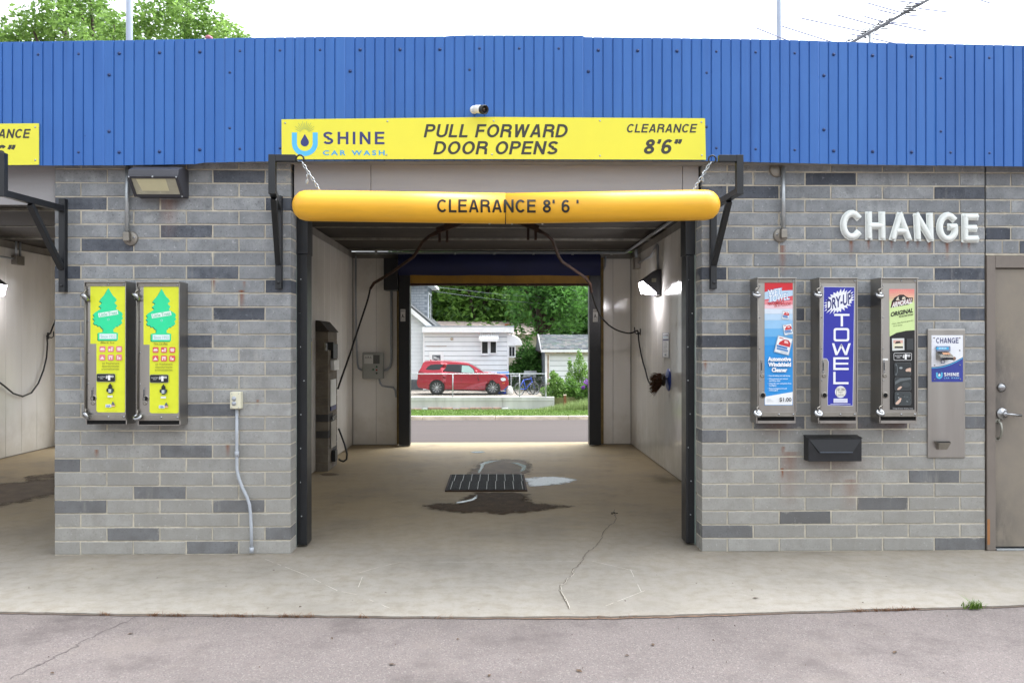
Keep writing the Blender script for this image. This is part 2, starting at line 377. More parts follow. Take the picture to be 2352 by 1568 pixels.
def fascia_mat():
    k = NT('blue_painted_steel'); n1 = k.noise(3, 4, .6, stretch=(3, 3, .25)); n2 = k.noise(1.2, 4, .6)
    c = k.mix(k.ramp(n1, .3, .7), lin('#285aa0'), lin('#3062a8')); c = k.mix(k.ramp(n2, .4, .8, 0, .45), c, lin('#3468ad')); oi = k.n('ShaderNodeObjectInfo'); c = k.mix(k.math('MULTIPLY', oi.outputs['Random'], .22), c, lin('#3d72b4')); c = k.mix(k.ramp(k.noise(1, 6, .7, stretch=(14, 14, .4)), .55, .75, 0, .3), c, lin('#274a85')); k.bump(k.noise(1.5, 2, .5, stretch=(2, 2, .6)), .12, .05)
    v = k.n('ShaderNodeTexVoronoi'); v.inputs['Scale'].default_value = 4.2; k.l(k.pos(), v.inputs['Vector']); sp = k.n('ShaderNodeSeparateColor'); k.l(v.outputs['Color'], sp.inputs[0])
    chip = k.math('MULTIPLY', k.math('LESS_THAN', v.outputs['Distance'], .03), k.math('GREATER_THAN', sp.outputs[0], .55))
    c = k.mix(chip, c, k.mix(k.math('GREATER_THAN', sp.outputs[1], .5), lin('#22407c'), lin('#dfe4ea')))
    k.fin(c, .42, spec=.4); return k.m
M['blue'] = fascia_mat()
def frp_mat():
    k = NT('white_wall_panel'); x, y, z = k.xyz()
    n = k.noise(2, 5, .65, stretch=(1, 1, .2)); c = k.mix(k.ramp(n, .3, .75), lin('#eae8e4'), lin('#e0ddd6'))
    d = k.math('ADD', z, k.math('MULTIPLY', k.math('SUBTRACT', k.noise(3, 5, .7), .5), .9)); c = k.mix(k.ramp(d, .75, -.1, 0, .5), c, lin('#a89c86'))
    c = k.mix(k.math('MULTIPLY', k.ramp(k.noise(1.1, 5, .7), .5, .75), k.ramp(z, 1.6, 2.9, 0, .35)), c, lin('#a29c8f'))
    k.bump(k.noise(2.2, 2, .5, stretch=(1, 1.6, .25)), .06, .03); k.fin(c, .12, spec=.5); return k.m
M['frp'] = frp_mat()
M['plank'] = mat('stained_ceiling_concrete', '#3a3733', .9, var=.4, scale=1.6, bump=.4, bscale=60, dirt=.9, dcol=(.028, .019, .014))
M['block'] = mat('grey_block', '#8f8c86', .9, var=.15, scale=4, bump=.3)
M['black'] = mat('black_painted_steel', '#16181c', .38, var=.2, scale=12)
M['rubber'] = mat('black_rubber', '#0e0e0f', .55, var=.2, scale=20)
M['steel'] = mat('brushed_stainless', '#a39f9a', .36, metal=1, var=.07, scale=9, stretch=(1, 1, .08))
M['steel_dull'] = mat('dull_stainless', '#8d8880', .5, metal=.8, var=.1, scale=12)
M['galv'] = mat('galvanised_steel', '#a9adaf', .42, metal=.7, var=.15, scale=25)
M['chrome'] = mat('chrome', '#9c9d9f', .26, metal=1, var=.04)
M['grey_pipe'] = mat('grey_conduit', '#a4a9b0', .5, var=.08, scale=10)
M['void'] = mat('dark_opening', '#060606', .9, var=0)
M['bronze'] = mat('bronze_wall_pack', '#37373d', .5, var=.15, scale=9)
M['rusty'] = mat('rusty_steel', '#3f2a1f', .8, var=.45, scale=14, bump=.3, dirt=.7, dcol=(.03, .022, .02))
M['white_plastic'] = mat('white_plastic', '#e2e2de', .35, var=.04)
M['hood'] = mat('navy_fabric', '#131b45', .75, var=.2, scale=2.2, stretch=(1, 1, 3))
M['yellow_door'] = mat('yellow_door', '#9a7216', .5, var=.2, scale=6, dirt=.4)

# ---------------------------------------------------------------- ground, road and kerb
YB = 13.5                       # back face of the car wash
RZ0, RZ1, KY = -.03, -1.52, 34.0     # street falls away from the building to the far kerb
edge_px = [(-2600, 1398), (0, 1403), (300, 1408), (700, 1411.5), (1080, 1415), (1400, 1414), (1800, 1404), (2100, 1395), (2352, 1388), (5200, 1340)]
EDGE = [gr(x, y) for x, y in edge_px]
m = MB()
G = 260
for a, b, z0, z1 in ((-G, 13.4, -.06, -.06), (13.4, 34.1, -.12, -1.66), (34.1, 42.3, -1.75, -1.95), (42.3, 420, -1.95, -1.95)):
    m.quad([(-G, a, z0), (G, a, z0), (G, b, z1), (-G, b, z1)], mat('bare_earth', '#7d7460', .95, var=.25, scale=.6))
m.build('ground', kind='structure')
m = MB(); m.quad([(-40, -40, -.014), (40, -40, -.014), (40, 6.2, -.014), (-40, 6.2, -.014)], M['asphalt']); m.build('asphalt_lot', kind='structure')
# slab: front edge follows the worn joint, small irregularities every few centimetres
m = MB(); pts = []
for p, q in zip(EDGE, EDGE[1:]):
    n = max(2, int((q-p).length/.07)) if abs(p.x) < 8 else 2
    for i in range(n):
        c = p.lerp(q, i/n); pts.append((c.x, c.y+(random.uniform(-.007, .007) if abs(c.x) < 6 else 0)))
pts.append((EDGE[-1].x, EDGE[-1].y))
for (xa, ya), (xb, yb) in zip(pts, pts[1:]):
    m.quad([(xa, ya, 0), (xb, yb, 0), (xb, 6.4, 0), (xa, 6.4, 0)], M['slab']); m.quad([(xa, ya, -.05), (xb, yb, -.05), (xb, yb, 0), (xa, ya, 0)], M['slab'])
x0, x1 = pts[0][0], pts[-1][0]; m.quad([(x0, 6.4, 0), (x1, 6.4, 0), (x1, YB+.12, 0), (x0, YB+.12, 0)], M['slab']); m.quad([(x0, YB+.12, 0), (x1, YB+.12, 0), (x1, YB+.12, -.12), (x0, YB+.12, -.12)], M['slab'])
m.build('concrete_slab', kind='structure')
# dirty open joint between the two pavings
m = MB(); jm = mat('dirt_joint', '#6a5546', .95, var=.4, scale=30)
for (xa, ya), (xb, yb) in zip(pts, pts[1:]):
    if abs(xa) < 6:
        wd = .006+.022*max(0, math.sin(xa*1.3+.6))**2*random.uniform(.4, 1)
        m.quad([(xa, ya-wd, -.0095), (xb, yb-wd, -.0095), (xb, yb+.001, -.0095), (xa, ya+.001, -.0095)], jm)
m.build('paving_joint', kind='structure')
m = MB(); m.quad([(-60, YB+.12, RZ0), (60, YB+.12, RZ0), (60, KY, RZ1), (-60, KY, RZ1)], M['road']); m.build('street', kind='structure')
m = MB(); km = mat('worn_kerb_concrete', '#cbbda9', .9, var=.25, scale=3, bump=.5, bscale=30, dirt=.35, dcol=(.2, .14, .1))
xs = -30
while xs < 30:
    ln = 3.0; j = random.uniform(-.01, .01)
    m.box((xs+.006, KY+j, RZ1-.1), (xs+ln-.006, KY+.19, RZ1+.16+j), km); xs += ln
m.build('kerb', bevel=.03, kind='structure')
GZ0, GZ1, RWY = RZ1+.13, -1.90, 42.3
m = MB(); nx, ny = 60, 8; vs = []
for j in range(ny+1):
    for i in range(nx+1):
        t = j/ny; vs.append((-30+60*i/nx, KY+.18+(RWY+2-KY)*t, GZ0+(GZ1-GZ0)*t+.03*math.sin(i*1.7+j)))
m.add(vs, [(j*(nx+1)+i, j*(nx+1)+i+1, (j+1)*(nx+1)+i+1, (j+1)*(nx+1)+i) for j in range(ny) for i in range(nx)], mat('lawn_soil', '#5d6b33', .95, var=.3, scale=2))
m.build('verge', kind='structure')
DZ = -1.135                     # driveway level across the street
XW1 = PX(1262, RWY)
m = MB(); m.box((-30, RWY+.25, DZ-.3), (XW1+.2, 60, DZ-.004), mat('driveway_concrete', '#8d857b', .9, var=.12, scale=1.5, bump=.2, dirt=.3, dcol=(.3, .25, .2))); m.build('driveway', kind='structure')
m = MB(); m.box((XW1+.2, RWY+.6, DZ-.6), (30, 120, DZ-.05), mat('garden_soil', '#6a6b45', .95, var=.3, scale=2)); m.build('garden', kind='structure')

# ---------------------------------------------------------------- the car wash building
XL0, XL1, XR0, XR1 = PX(124, WY), PX(669, WY), PX(1611, WY), PX(2264, WY)
BXL, BXR = -2.30, 2.20          # inside faces of the middle bay
LXL, LXR = -6.98, -2.52         # inside faces of the next bay
CH = .1061; NC = 29; WT = .19
bld = thing('car_wash_building', 'single storey grey block car wash with a blue ribbed steel fascia', 'building', (0, 10, 0))
HT = NC*CH
core = [(XL0, XL1, 0, HT), (XR0, XR1, 0, HT), (XR1, XR1+.92, 2.32, HT), (XR1+.92, 10, 0, HT), (-10, XL0-3.2, 0, HT)]
fw = None
for a, b, z0, z1 in core:
    m = MB(); m.box((a+.007, WY+.0055, z0), (b-.007, WY+WT-.006, z1-.002), M['mortar']); q = m.build('front_wall', bld); fw = fw or q
def brick_mesh(L, mt, v, D=WT):
    """block lying along x, origin in its middle, front towards -y, edges chamfered and a little uneven"""
    hx, hz, c = L/2-.0055, CH/2-.0055, .0035; rr = random.Random(v*31+int(L*1000)); j = lambda: rr.uniform(-.0016, .0016)
    y0, y1 = -D/2+rr.uniform(-.0015, .0015), D/2; V = []
    for (sx, sz) in ((-1, -1), (1, -1), (1, 1), (-1, 1)):
        a, b = sx*hx+j(), sz*hz+j(); V.append((a, y1, b)); 
    for i in range(4): V.append((V[i][0], y0+c, V[i][2]))
    for i in range(4): V.append((V[i][0]-math.copysign(c, V[i][0]), y0, V[i][2]-math.copysign(c, V[i][2])))
    fs = [(0, 1, 2, 3)]+[(i, 4+i, 4+(i+1) % 4, (i+1) % 4) for i in range(4)]+[(4+i, 8+i, 8+(i+1) % 4, 4+(i+1) % 4) for i in range(4)]+[(8, 11, 10, 9)]
    me = bpy.data.meshes.new('brick'); me.from_pydata(V, [], fs); me.materials.append(mt)
    bm = bmesh.new(); bm.from_mesh(me); bmesh.ops.recalc_face_normals(bm, faces=bm.faces); bm.to_mesh(me); bm.free(); return me
DARK_L = [(546,401),(184,470),(366,437),(640,462),(422,528),(241,562),(483,623),(150,627),(640,653),(541,717),(427,780),(483,940),(423,1034),(152,1063),(362,1128),(184,1158),(546,1158),(304,1221),(640,1222),(487,1252)]
DARK_R = [(1912,403),(1640,430),(1730,430),(2205,440),(2090,498),(1640,618),(2205,623),(1972,684),(1793,714),(2236,715),(1672,777),(2150,777),(2092,871),(2236,962),(1793,966),(2030,963),(1640,1000),(2150,1085),(2032,1150),(1857,1185),(1672,1215),(2205,1252)]
bricks = []; BM = {}
def lay(xa, xb, nh, dark):
    hu = (xb-xa)/nh; dk = set()
    for px, py in dark:
        z = PZ(py, WY, px); i = int(z/CH); dk.add((i, PX(px, WY, py)))
    for i in range(NC):
        u = 0
        while u < nh:
            ln = 1 if (i % 2 == 0 and u == 0) else min(2, nh-u)
            if i % 2 == 1 and nh-u == 1: ln = 1
            a, b = xa+u*hu, xa+(u+ln)*hu
            isd = any(k == i and a <= X <= b for k, X in dk)
            bricks.append((a, b, (i+.5)*CH, isd)); u += ln
lay(XL0, XL1, 9, DARK_L); lay(XR0, XR1, 11, DARK_R)
# over the door: full blocks, then a row of heads-up halves
for i in range(22, NC):
    u = XR1; first = True
    while u < XR1+.9:
        ln = .2032 if (i == 22 or (first and i % 2)) else .4064
        if i == 22: ln = .135
        bricks.append((u, min(u+ln, XR1+.92), (i+.5)*CH, (i == 23 and first) or (i == 22 and abs(u-XR1-.27) < .05))); u += ln; first = False
def in_view(b): return b[0] < 4.3
def hidden(b):                  # wholly behind a machine
    for x0, x1, y0, y1 in ((200, 420, 655, 965), (1745, 1822, 650, 960), (1885, 1962, 650, 960), (2020, 2100, 650, 960), (2134, 2215, 760, 1045)):
        if PX(x0, WY)-.03 < b[0] and b[1] < PX(x1, WY)+.03 and PZ(y1, WY) < b[2] < PZ(y0, WY): return True
    return False
bricks.sort(key=lambda b: (hidden(b), not in_view(b), -(b[1]-b[0])))
rest = MB()
for n, (a, b, zc, d) in enumerate(bricks):
    L = round(b-a, 3); v = random.randrange(5)
    if n < 296:
        key = (L, d, v)
        if key not in BM: BM[key] = brick_mesh(L, M['brick_dark'] if d else M['brick'], v)
        o = link('brick', BM[key], fw, Vector(((a+b)/2, WY+WT/2+random.uniform(-.0015, .0015), zc))-LOC[fw])
    else: rest.box((a+.005, WY+.001, zc-CH/2+.005), (b-.005, WY+WT-.002, zc+CH/2-.005), M['brick_dark'] if d else M['brick'])
for xa, xb in ((XR1+.925, 10), (-10, XL0-3.2)):
    for i in range(NC):
        u = xa+(0 if i % 2 else -.2)
        while u < xb:
            rest.box((max(u, xa)+.005, WY+.001, i*CH+.005), (min(u+.4064, xb)-.005, WY+WT-.002, (i+1)*CH-.005), M['brick']); u += .4064
rest.build('brick_remainder', fw, kind='stuff')

# partitions, outer walls, back wall with a doorway per bay
for a, b in ((-10, LXL), (LXR, BXL), (BXR, BXR+.2), (9.8, 10)): MB().box((a, WY+WT+.004, 0), (b, YB, 3.095), M['block']).build('partition_wall', bld)
DOORX = {0: (-1.56, 1.63), 1: (-6.3, -3.1)}
m = MB()
for xs in ((-10, DOORX[1][0]), (DOORX[1][1], DOORX[0][0]), (DOORX[0][1], 10)):
    m.box((xs[0], YB-.2, 0), (xs[1], YB+.02, 3.095), M['block'])
for k in (0, 1): m.box((DOORX[k][0]-.0, YB-.198, 2.66), (DOORX[k][1]+.0, YB+.018, 3.095), M['block'])
m.build('back_wall', bld)
pm = {}
def panel(axis, a, b, fixed, z0=.012, z1=2.99):
    """white tongue and groove wall panel, thin box with a rounded bead; axis x: lies along x"""
    mb = MB(); t = .014
    if axis == 'y+': mb.box((fixed, a+.002, z0), (fixed+t, b-.002, z1), M['frp'])
    elif axis == 'y-': mb.box((fixed-t, a+.002, z0), (fixed, b-.002, z1), M['frp'])
    else: mb.box((a+.002, fixed-t, z0), (b-.002, fixed, z1), M['frp'])
    mb.build('wall_panel', bld, bevel=.003)
y = WY+WT+.08
while y < YB-.25:
    e = min(y+.4, YB-.218)
    panel('y+', y, e, BXL); panel('y-', y, e, BXR); panel('y+', y, e, LXL); panel('y-', y, e, LXR); y += .4
for a, b in ((BXL+.02, DOORX[0][0]+.02), (DOORX[0][1]-.02, BXR-.02), (LXL+.02, DOORX[1][0]), (DOORX[1][1], LXR-.02)):
    n = max(1, round((b-a)/.37))
    for i in range(n): panel('x', a+(b-a)*i/n, a+(b-a)*(i+1)/n, YB-.2)
joints = [WY+.2, 8.0, 9.25, 10.5, 11.75, 13.0, YB-.02]
for xa, xb in ((LXL-.1, LXR+.09), (BXL-.1, BXR+.1)):
    for i, (a, b) in enumerate(zip(joints, joints[1:])):
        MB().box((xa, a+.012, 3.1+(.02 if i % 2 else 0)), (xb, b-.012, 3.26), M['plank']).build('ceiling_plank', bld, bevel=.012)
    for b in joints[1:-1]: MB().box((xa, b-.022, 3.092), (xb, b+.022, 3.13), mat('joint_grout', '#8a877f', .9, var=.35, scale=7)).build('joint_strip', bld)
MB().box((-10, WY+.05, 3.27), (10, YB+.05, 3.5), mat('roof_membrane', '#6d6d6d', .9)).build('roof', bld)
for x0, x1 in ((BXR+.25, 9.8), (-10, LXL-.1)): MB().box((x0, WY+WT, 3.1), (x1, YB-.22, 3.26), M['block']).build('ceiling_slab', bld)
# painted plywood over the openings
hm = mat('grey_painted_plywood', '#9d9b9c', .75, var=.07, scale=5, bump=.25, bscale=25, stretch=(.12, 1, 1), dirt=.3, dcol=(.22, .19, .17))
sx = PX(852, WY+.04)
for a, b in ((XL1+.012, sx-.002), (sx+.002, sx+2.44), (sx+2.444, XR0-.012), (XL0-3.2, XL0-1.2), (XL0-1.196, XL0-.01)):
    if b > a+.01: MB().box((a, WY+.035, 2.70), (b, WY+.055, 3.09), hm).build('header_panel', bld, bevel=.002)
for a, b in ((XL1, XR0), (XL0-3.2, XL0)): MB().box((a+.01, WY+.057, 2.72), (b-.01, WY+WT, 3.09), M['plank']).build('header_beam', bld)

# ribbed steel fascia, one sheet per part, tops a little out of line with each other
def interp(T, x):
    if x <= T[0][0]: return T[0][1]
    for (a, p), (b, q) in zip(T, T[1:]):
        if x <= b: return p+(q-p)*(x-a)/(b-a)
    return T[-1][1]
TOP = [(-400, 104), (0, 97.5), (288, 93), (575, 87.5), (784, 85), (1030, 84), (1032, 82), (1338, 82.5), (1340, 85.5), (1568, 88), (1790, 92), (2000, 98), (2352, 105.5), (2800, 118)]
BOT = [(-400, 384), (0, 381), (260, 380), (454, 377), (456, 374), (640, 371), (1176, 368.5), (1620, 370), (1800, 374.5), (2000, 378.5), (2352, 383), (2800, 392)]
PW = PX(1339, FY)-PX(1066, FY); xr = PX(1339, FY); NR = 12
def topx(X): # drawing x of a point on the fascia
    lo, hi = -3000, 5000
    for _ in range(40):
        mid = (lo+hi)/2
        if PX(mid, FY) < X: lo = mid
        else: hi = mid
    return lo
screw_me = None
for k in range(-9, 9):
    a = xr+k*PW
    mb = MB(); prof = []
    for r in range(NR):
        u = a+PW*r/NR; p = PW/NR
        prof += [(u, .009), (u+p*.06, .009), (u+p*.11, 0), (u+p*.94, 0)]
    prof.append((a+PW+.022, .016 if k % 2 else .0125)); ov = .005 if k % 2 else 0
    vs = []; n = len(prof)
    for X, dy in prof:
        dx = topx(X); zb, zt = PZ(interp(BOT, dx), FY, dx), PZ(interp(TOP, dx), FY, dx)
        if dx < -400 or dx > 2800: zb, zt = 2.99, 3.95
        vs += [(X, FY+dy-ov, zb), (X, FY+dy-ov, zt), (X, FY+dy+.045, zt)]
    fs = [(3*i, 3*i+3, 3*i+4, 3*i+1) for i in range(n-1)]+[(3*i+1, 3*i+4, 3*i+5, 3*i+2) for i in range(n-1)]
    mb.add(vs, fs, M['blue']); po = mb.build('fascia_panel', bld, recalc=False)
    sb = MB(); sm_ = mat('screw_head', '#1d3565', .5)
    def scr(X, dyt=None, dyb=None):
        dx = topx(X); yy = interp(TOP, dx)+dyt if dyt is not None else interp(BOT, dx)-dyb
        sb.lathe((X, FY-.001, PZ(yy, FY, dx)), (0, -1, 0), [(0, .013), (.003, .013), (.006, .007), (.009, .006), (.0095, 0)], sm_, n=8)
    for r in (1, 5, 9):
        scr(a+PW*(r+.55)/NR, dyt=30); scr(a+PW*(r+.55)/NR, dyb=30)
    scr(a+PW*.55/NR, dyt=79); scr(a+PW*.55/NR, dyb=78)
    sb.build('screw_row', po, kind='stuff')
m = MB(); m.box((-10, FY+.05, 3.02), (10, WY+.03, 3.7), M['block']); m.build('fascia_backing', bld)

# metal corner strips and white trim beside the doors
trim = mat('pale_green_strip', '#7f8d86', .6, var=.2, scale=9)
for x0, x1 in ((681, 683.5), (1593.5, 1596)):
    MB().box((PX(x0, 6.66), 6.632, .01), (PX(x1, 6.66), 6.70, 3.0), trim).build('weather_strip', bld)
# front roll-up door (rolled up behind the header): its guides
fd = thing('roll_up_door', 'black guide rails of the raised front roll up door at the near opening', 'door', (0, 6.66, 0), 'roll up doors')
for x0, x1 in ((683.5, 707), (1574, 1593.5)):
    mb = MB(); a, b = PX(x0, 6.66), PX(x1, 6.66); mb.box((a, 6.635, .02), (b, 6.80, 2.34), M['black']); s_ = .012
    mb.box((a-s_*.4, 6.628, 2.342), (b+s_*.4, 6.81, 3.06), M['black']); mb.box((a+.02, 6.629, .02), (a+.028, 6.634, 2.33), M['rubber'])
    g = mb.build('guide_rail', fd, bevel=.004)
    sb = MB()
    for i in range(9): sb.lathe(((a+b)/2+random.uniform(-.02, .02), 6.634, .25+i*.27), (0, -1, 0), [(0, .006), (.003, .006), (.004, 0)], M['galv'], n=6)
    sb.build('rivet_row', g, kind='stuff')
MB().box((PX(700, 6.66), 6.82, 2.78), (PX(1580, 6.66), 7.1, 3.05), M['hood']).build('rolled_curtain', fd, bevel=.08)

# back roll-up door
BY = YB-.32
bd = thing('roll_up_door', 'raised yellow back roll up door under a navy fabric hood', 'door', (0, BY, 0), 'roll up doors')
hp = [(PX(917, BY), PX(1376, BY))]
a, b = hp[0]; zt, zb = PZ(584, BY), PZ(634, BY)
mb = MB(); nx = 40; vs = []
for i in range(nx+1):
    X = a+(b-a)*i/nx
    for j in range(7):
        t = j/6; vs.append((X, BY-.12-.07*math.sin(math.pi*min(1, t*1.15))+.006*math.sin(i*.9+3*t)*t, zt+(zb-zt)*t+.004*math.sin(i*.5)))
fs = [(i*7+j, (i+1)*7+j, (i+1)*7+j+1, i*7+j+1) for i in range(nx) for j in range(6)]
mb.add(vs, fs, M['hood'], True); mb.box((a, BY-.12, zt-.01), (b, BY+.1, zt), M['hood']); mb.build('hood', bd)
a1, b1 = PX(940, BY), PX(1354, BY)
mb = MB(); n = 8
for i in range(n): # curtain edge
    pass
mb.box((a1, BY-.05, PZ(651, BY)), (b1, BY-.02, zb+.02), M['yellow_door']); mb.box((a1, BY-.058, PZ(645.5, BY)), (b1, BY-.051, PZ(643, BY)), M['yellow_door']); mb.build('curtain', bd)
mb = MB(); mb.box((a1, BY-.055, PZ(657, BY)), (b1, BY-.015, PZ(651.3, BY)), M['rusty']); mb.build('bottom_bar', bd, bevel=.006)
for x0, x1, t in ((917.5, 943, 'left'), (1352, 1378.5, 'right')):
    mb = MB(); a, b = PX(x0, BY), PX(x1, BY); mb.box((a, BY-.1, .02), (b, BY+.10, zb-.01), M['black']); mb.box((a, BY-.09, zb-.01), (b, BY+.1, zt-.02), M['black'])
    g = mb.build('guide_rail', bd, bevel=.005)
    x_, y0, y1 = (925, 710, 738) if t == 'left' else (1367, 710, 739)
    P = plane_print(ID, BY-.101); P.rect(x_-5, y0, x_+6, y1, '#d8d8d4')
    for q in range(3): P.rect(x_-4+q*3, y0+2, x_-2+q*3, y0+6, '#8d8d8d')
    P.text('A', x_-3, y0+11, x_+3, y0+20, '#1a1a1a', .03); P.rect(x_+3.6, y0+17.5, x_+4.6, y0+20, '#1a1a1a')
    for q in range(3): P.rect(x_-3.5, y0+22+q*2, x_+4.5, y0+22.8+q*2, '#a5a5a5')
    P.build('sticker', g, 'white sticker with a black letter A')
mb = MB(); mb.box((PX(885, BY), BY-.2, PZ(668, BY)), (PX(917, BY), BY+.1, PZ(596, BY)), M['black']); mb.build('end_bracket', bd, bevel=.006)
mb = MB(); wm = mat('weathered_wood_trim', '#76633a', .8, var=.3, scale=8)
for x0, x1 in ((911, 917), (1379, 1387)): mb = MB().box((PX(x0, BY), BY+.03, .02), (PX(x1, BY), YB-.217, 3.0), wm); mb.build('door_jamb', bd)

# ---------------------------------------------------------------- yellow fascia signs
SY = FY-.012
M['yellow'] = mat('yellow_sign_face', '#dcd63a', .4, var=.02, scale=3)
def fastener(mb, p, r=.006, mt=None): mb.lathe(p, (0, -1, 0), [(0, r), (.002, r), (.004, r*.5), (.0045, 0)], mt or M['galv'], n=8)
def sign_board(root, corners):
    P = [at(x, y, SY) for x, y in corners]; mb = MB(); mb.prism([(p.x, p.y, p.z) for p in P], (0, -.006, 0), M['yellow']); return mb.build('board', root)
def drop(P, f, cx, y0, y1, rw, h):
    pts = [(cx, y0)]; cy = y1-rw
    for i in range(13):
        a = R(-35+250*i/12); pts.append((cx+rw*math.cos(a), cy+rw*math.sin(a)))
    P.poly([f(*p) for p in pts], h)
def u_logo(P, f, x0, x1, xi0, xi1, yt, yb, h):
    ro, ri = (x1-x0)/2, (xi1-xi0)/2; cx = (x0+x1)/2; cy = yb-ro; pts = [(x0, yt)]
    pts += [(cx-ro*math.cos(R(a)), cy+ro*math.sin(R(a))) for a in range(0, 181, 12)]+[(x1, yt), (xi1, yt)]
    pts += [(cx+ri*math.cos(R(a)), cy+ri*math.sin(R(a))) for a in range(0, 181, 12)]+[(xi0, yt)]
    n = len(pts)//2
    for i in range(n-1): P.poly([f(*pts[i]), f(*pts[i+1]), f(*pts[-2-i]), f(*pts[-1-i])], h); P.k -= 1
    P.k += 1
def main_sign():
    p0 = at(1133, 366, SY); t = thing('opening_sign', 'long yellow sign with lettering and water drop logo over the middle bay', 'sign', (p0.x, SY, p0.z), 'yellow bay signs')
    sign_board(t, [(647.5, 366.5), (1133, 366), (1621, 367.5), (1619, 272.5), (1133, 269.5), (647, 275)])
    SP = lambda: plane_print(ID, SY-.0065)
    f4 = cv(840, 320, 3.675)
    P = SP(); u_logo(P, f4, 131, 416, 187, 361, 286, 546, '#57c1f2'); drop(P, f4, 273, 303, 440, 46, '#2c3578')
    for i in range(13):
        a = R(205+130*i/12); c, s_ = math.cos(a), math.sin(a); o = 130 if i % 2 else 112
        q0, q1 = f4(273+48*c, 300+48*s_*1.0), f4(273+o*c*1.0, 300+o*s_*1.08); P.line(*q0, *q1, .8, '#8fb06f')
    P.build('logo', t)
    P = SP(); P.caps('SHINE', *f4(478, 278), *f4(1152, 416), '#2f3573', .175, gap=.3); P.build('lettering', t, 'dark blue word')
    P = SP(); P.text('CAR WASH', *f4(472, 482), *f4(1155, 538), '#4aa8d8', .035, sp=1.45); P.build('lettering', t, 'small light blue words')
    for s_, bx in (('PULL FORWARD', (973, 285.5, 1307, 316)), ('DOOR OPENS', (995, 324.5, 1285, 355)), ('CLEARANCE', (1438, 285, 1602, 305)), ('8\u20196\u201d', (1477, 320, 1567, 354))):
        P = SP(); P.caps(s_, *bx, '#34332d', .178 if s_[0] != '8' else .19, .21, .13); P.build('lettering', t)
    mb = MB()
    for x, y in ((655, 283), (890, 279), (1134, 278), (1378, 278), (1611, 281), (888, 356), (1130, 355), (1378, 358), (1612, 357)): fastener(mb, at(x, y, SY-.006), .007)
    mb.build('screw_row', t, kind='stuff')
main_sign()
def next_sign():
    p0 = at(-400, 382, SY); t = thing('opening_sign', 'yellow clearance sign cut off by the edge over the next bay', 'sign', (p0.x, SY, p0.z), 'yellow bay signs')
    sign_board(t, [(-880, 390), (90, 379), (90, 284), (-880, 292)])
    for s_, bx, b in (('CLEARANCE', (-95, 296.5, 71, 317.5), .03), ('8\u20196\u201d', (-54, 333, 36, 367), .038)):
        P = plane_print(ID, SY-.0065); P.caps(s_, *bx, '#34332d', .178 if s_[0] != '8' else .19, .21, .13); P.build('lettering', t)
    mb = MB()
    for x, y in ((81, 292), (81, 368)): fastener(mb, at(x, y, SY-.006), .007)
    mb.build('screw_row', t, kind='stuff')
next_sign()
# ---------------------------------------------------------------- security camera on the fascia
p = at(1089, 253, FY); t = thing('security_camera', 'small white bullet security camera above the long yellow sign', 'camera', p)
mb = MB().lathe((p.x, FY+.002, p.z), (0, -1, 0), [(0, .032), (.012, .032), (.024, .024), (.03, .012)], M['white_plastic']); mb.build('mount', t)
q = Vector((p.x, FY-.03, p.z)); ax = Vector((.62, -.75, -.25)).normalized()
MB().sweep([q, q+ax*.03], .012, M['white_plastic']).build('arm', t)
c0 = q+ax*.012; MB().lathe(c0, ax, [(0, .01), (.004, .026), (.02, .031), (.09, .033)], M['white_plastic']).build('body', t)
MB().lathe(c0+ax*.09, ax, [(0, .034), (.035, .035), (.036, .029), (.02, .026)], M['black']).lathe(c0+ax*.111, ax, [(0, .026), (.001, 0)], M['void']).build('lens_hood', t)
MB().lathe(c0+ax*.112, ax, [(0, .014), (.004, .01), (.006, 0)], mat('brown_lens', '#3a2b22', .1), n=12).build('lens', t)

# ---------------------------------------------------------------- clearance bar, its brackets and chains
AY = 5.74
pl, pm_, pr = at(672, 472, AY), at(1161, 479, AY), at(1653, 470.5, AY); BR = at(1161, 444, AY).z-pm_.z
t = thing('clearance_bar', 'yellow plastic clearance tube hanging in front of the middle bay', 'clearance bar', pm_)
ym = mat('yellow_tube', '#e6ac26', .42, var=.06, scale=6, dirt=.35, dcol=(.42, .26, .06), stretch=(.35, 1, 2.5))
def half(a, b):
    d = (b-a).normalized(); mb = MB(); L = (b-a).length
    mb.lathe(a, d, [(0, .001), (.006, BR*.36), (.02, BR*.62), (.05, BR*.88), (.085, BR*.98), (.12, BR), (L*.5, BR), (L-.002, BR), (L-.002, BR*.9)], ym, n=40); return mb
half(pl, pm_).build('tube_half', t); half(pr, pm_).build('tube_half', t)
def bar_text(s_, x0, y0, x1, y1):
    V, Fc, Z = grotesk(s_, .165, .14); bm = bmesh.new(); lay = bm.verts.layers.float.new('lift')
    A, B = at(x0, y1, AY-BR), at(x1, y0, AY-BR); vs = [bm.verts.new((A.x+(B.x-A.x)*u, 0, A.z+(B.z-A.z)*v)) for u, v in V]
    for q_, z_ in zip(vs, Z): q_[lay] = z_
    for f in Fc:
        try: bm.faces.new([vs[i] for i in f])
        except ValueError: pass
    for i in range(1, 9):
        z = A.z+(B.z-A.z)*i/9; bmesh.ops.bisect_plane(bm, geom=bm.verts[:]+bm.edges[:]+bm.faces[:], plane_co=(0, 0, z), plane_no=(0, 0, 1))
    zc = pm_.z+.004
    for v in bm.verts:
        dz = max(-BR*.95, min(BR*.95, v.co.z-zc)); v.co.y = AY-math.sqrt(BR*BR-dz*dz)-.0022-.00004*v[lay]
    me = bpy.data.meshes.new('lettering'); 
    for v in bm.verts: v.co -= LOC[t]
    bm.to_mesh(me); bm.free(); me.materials.append(mat('black_vinyl_letters', '#1a1712', .45)); link('lettering', me, t)
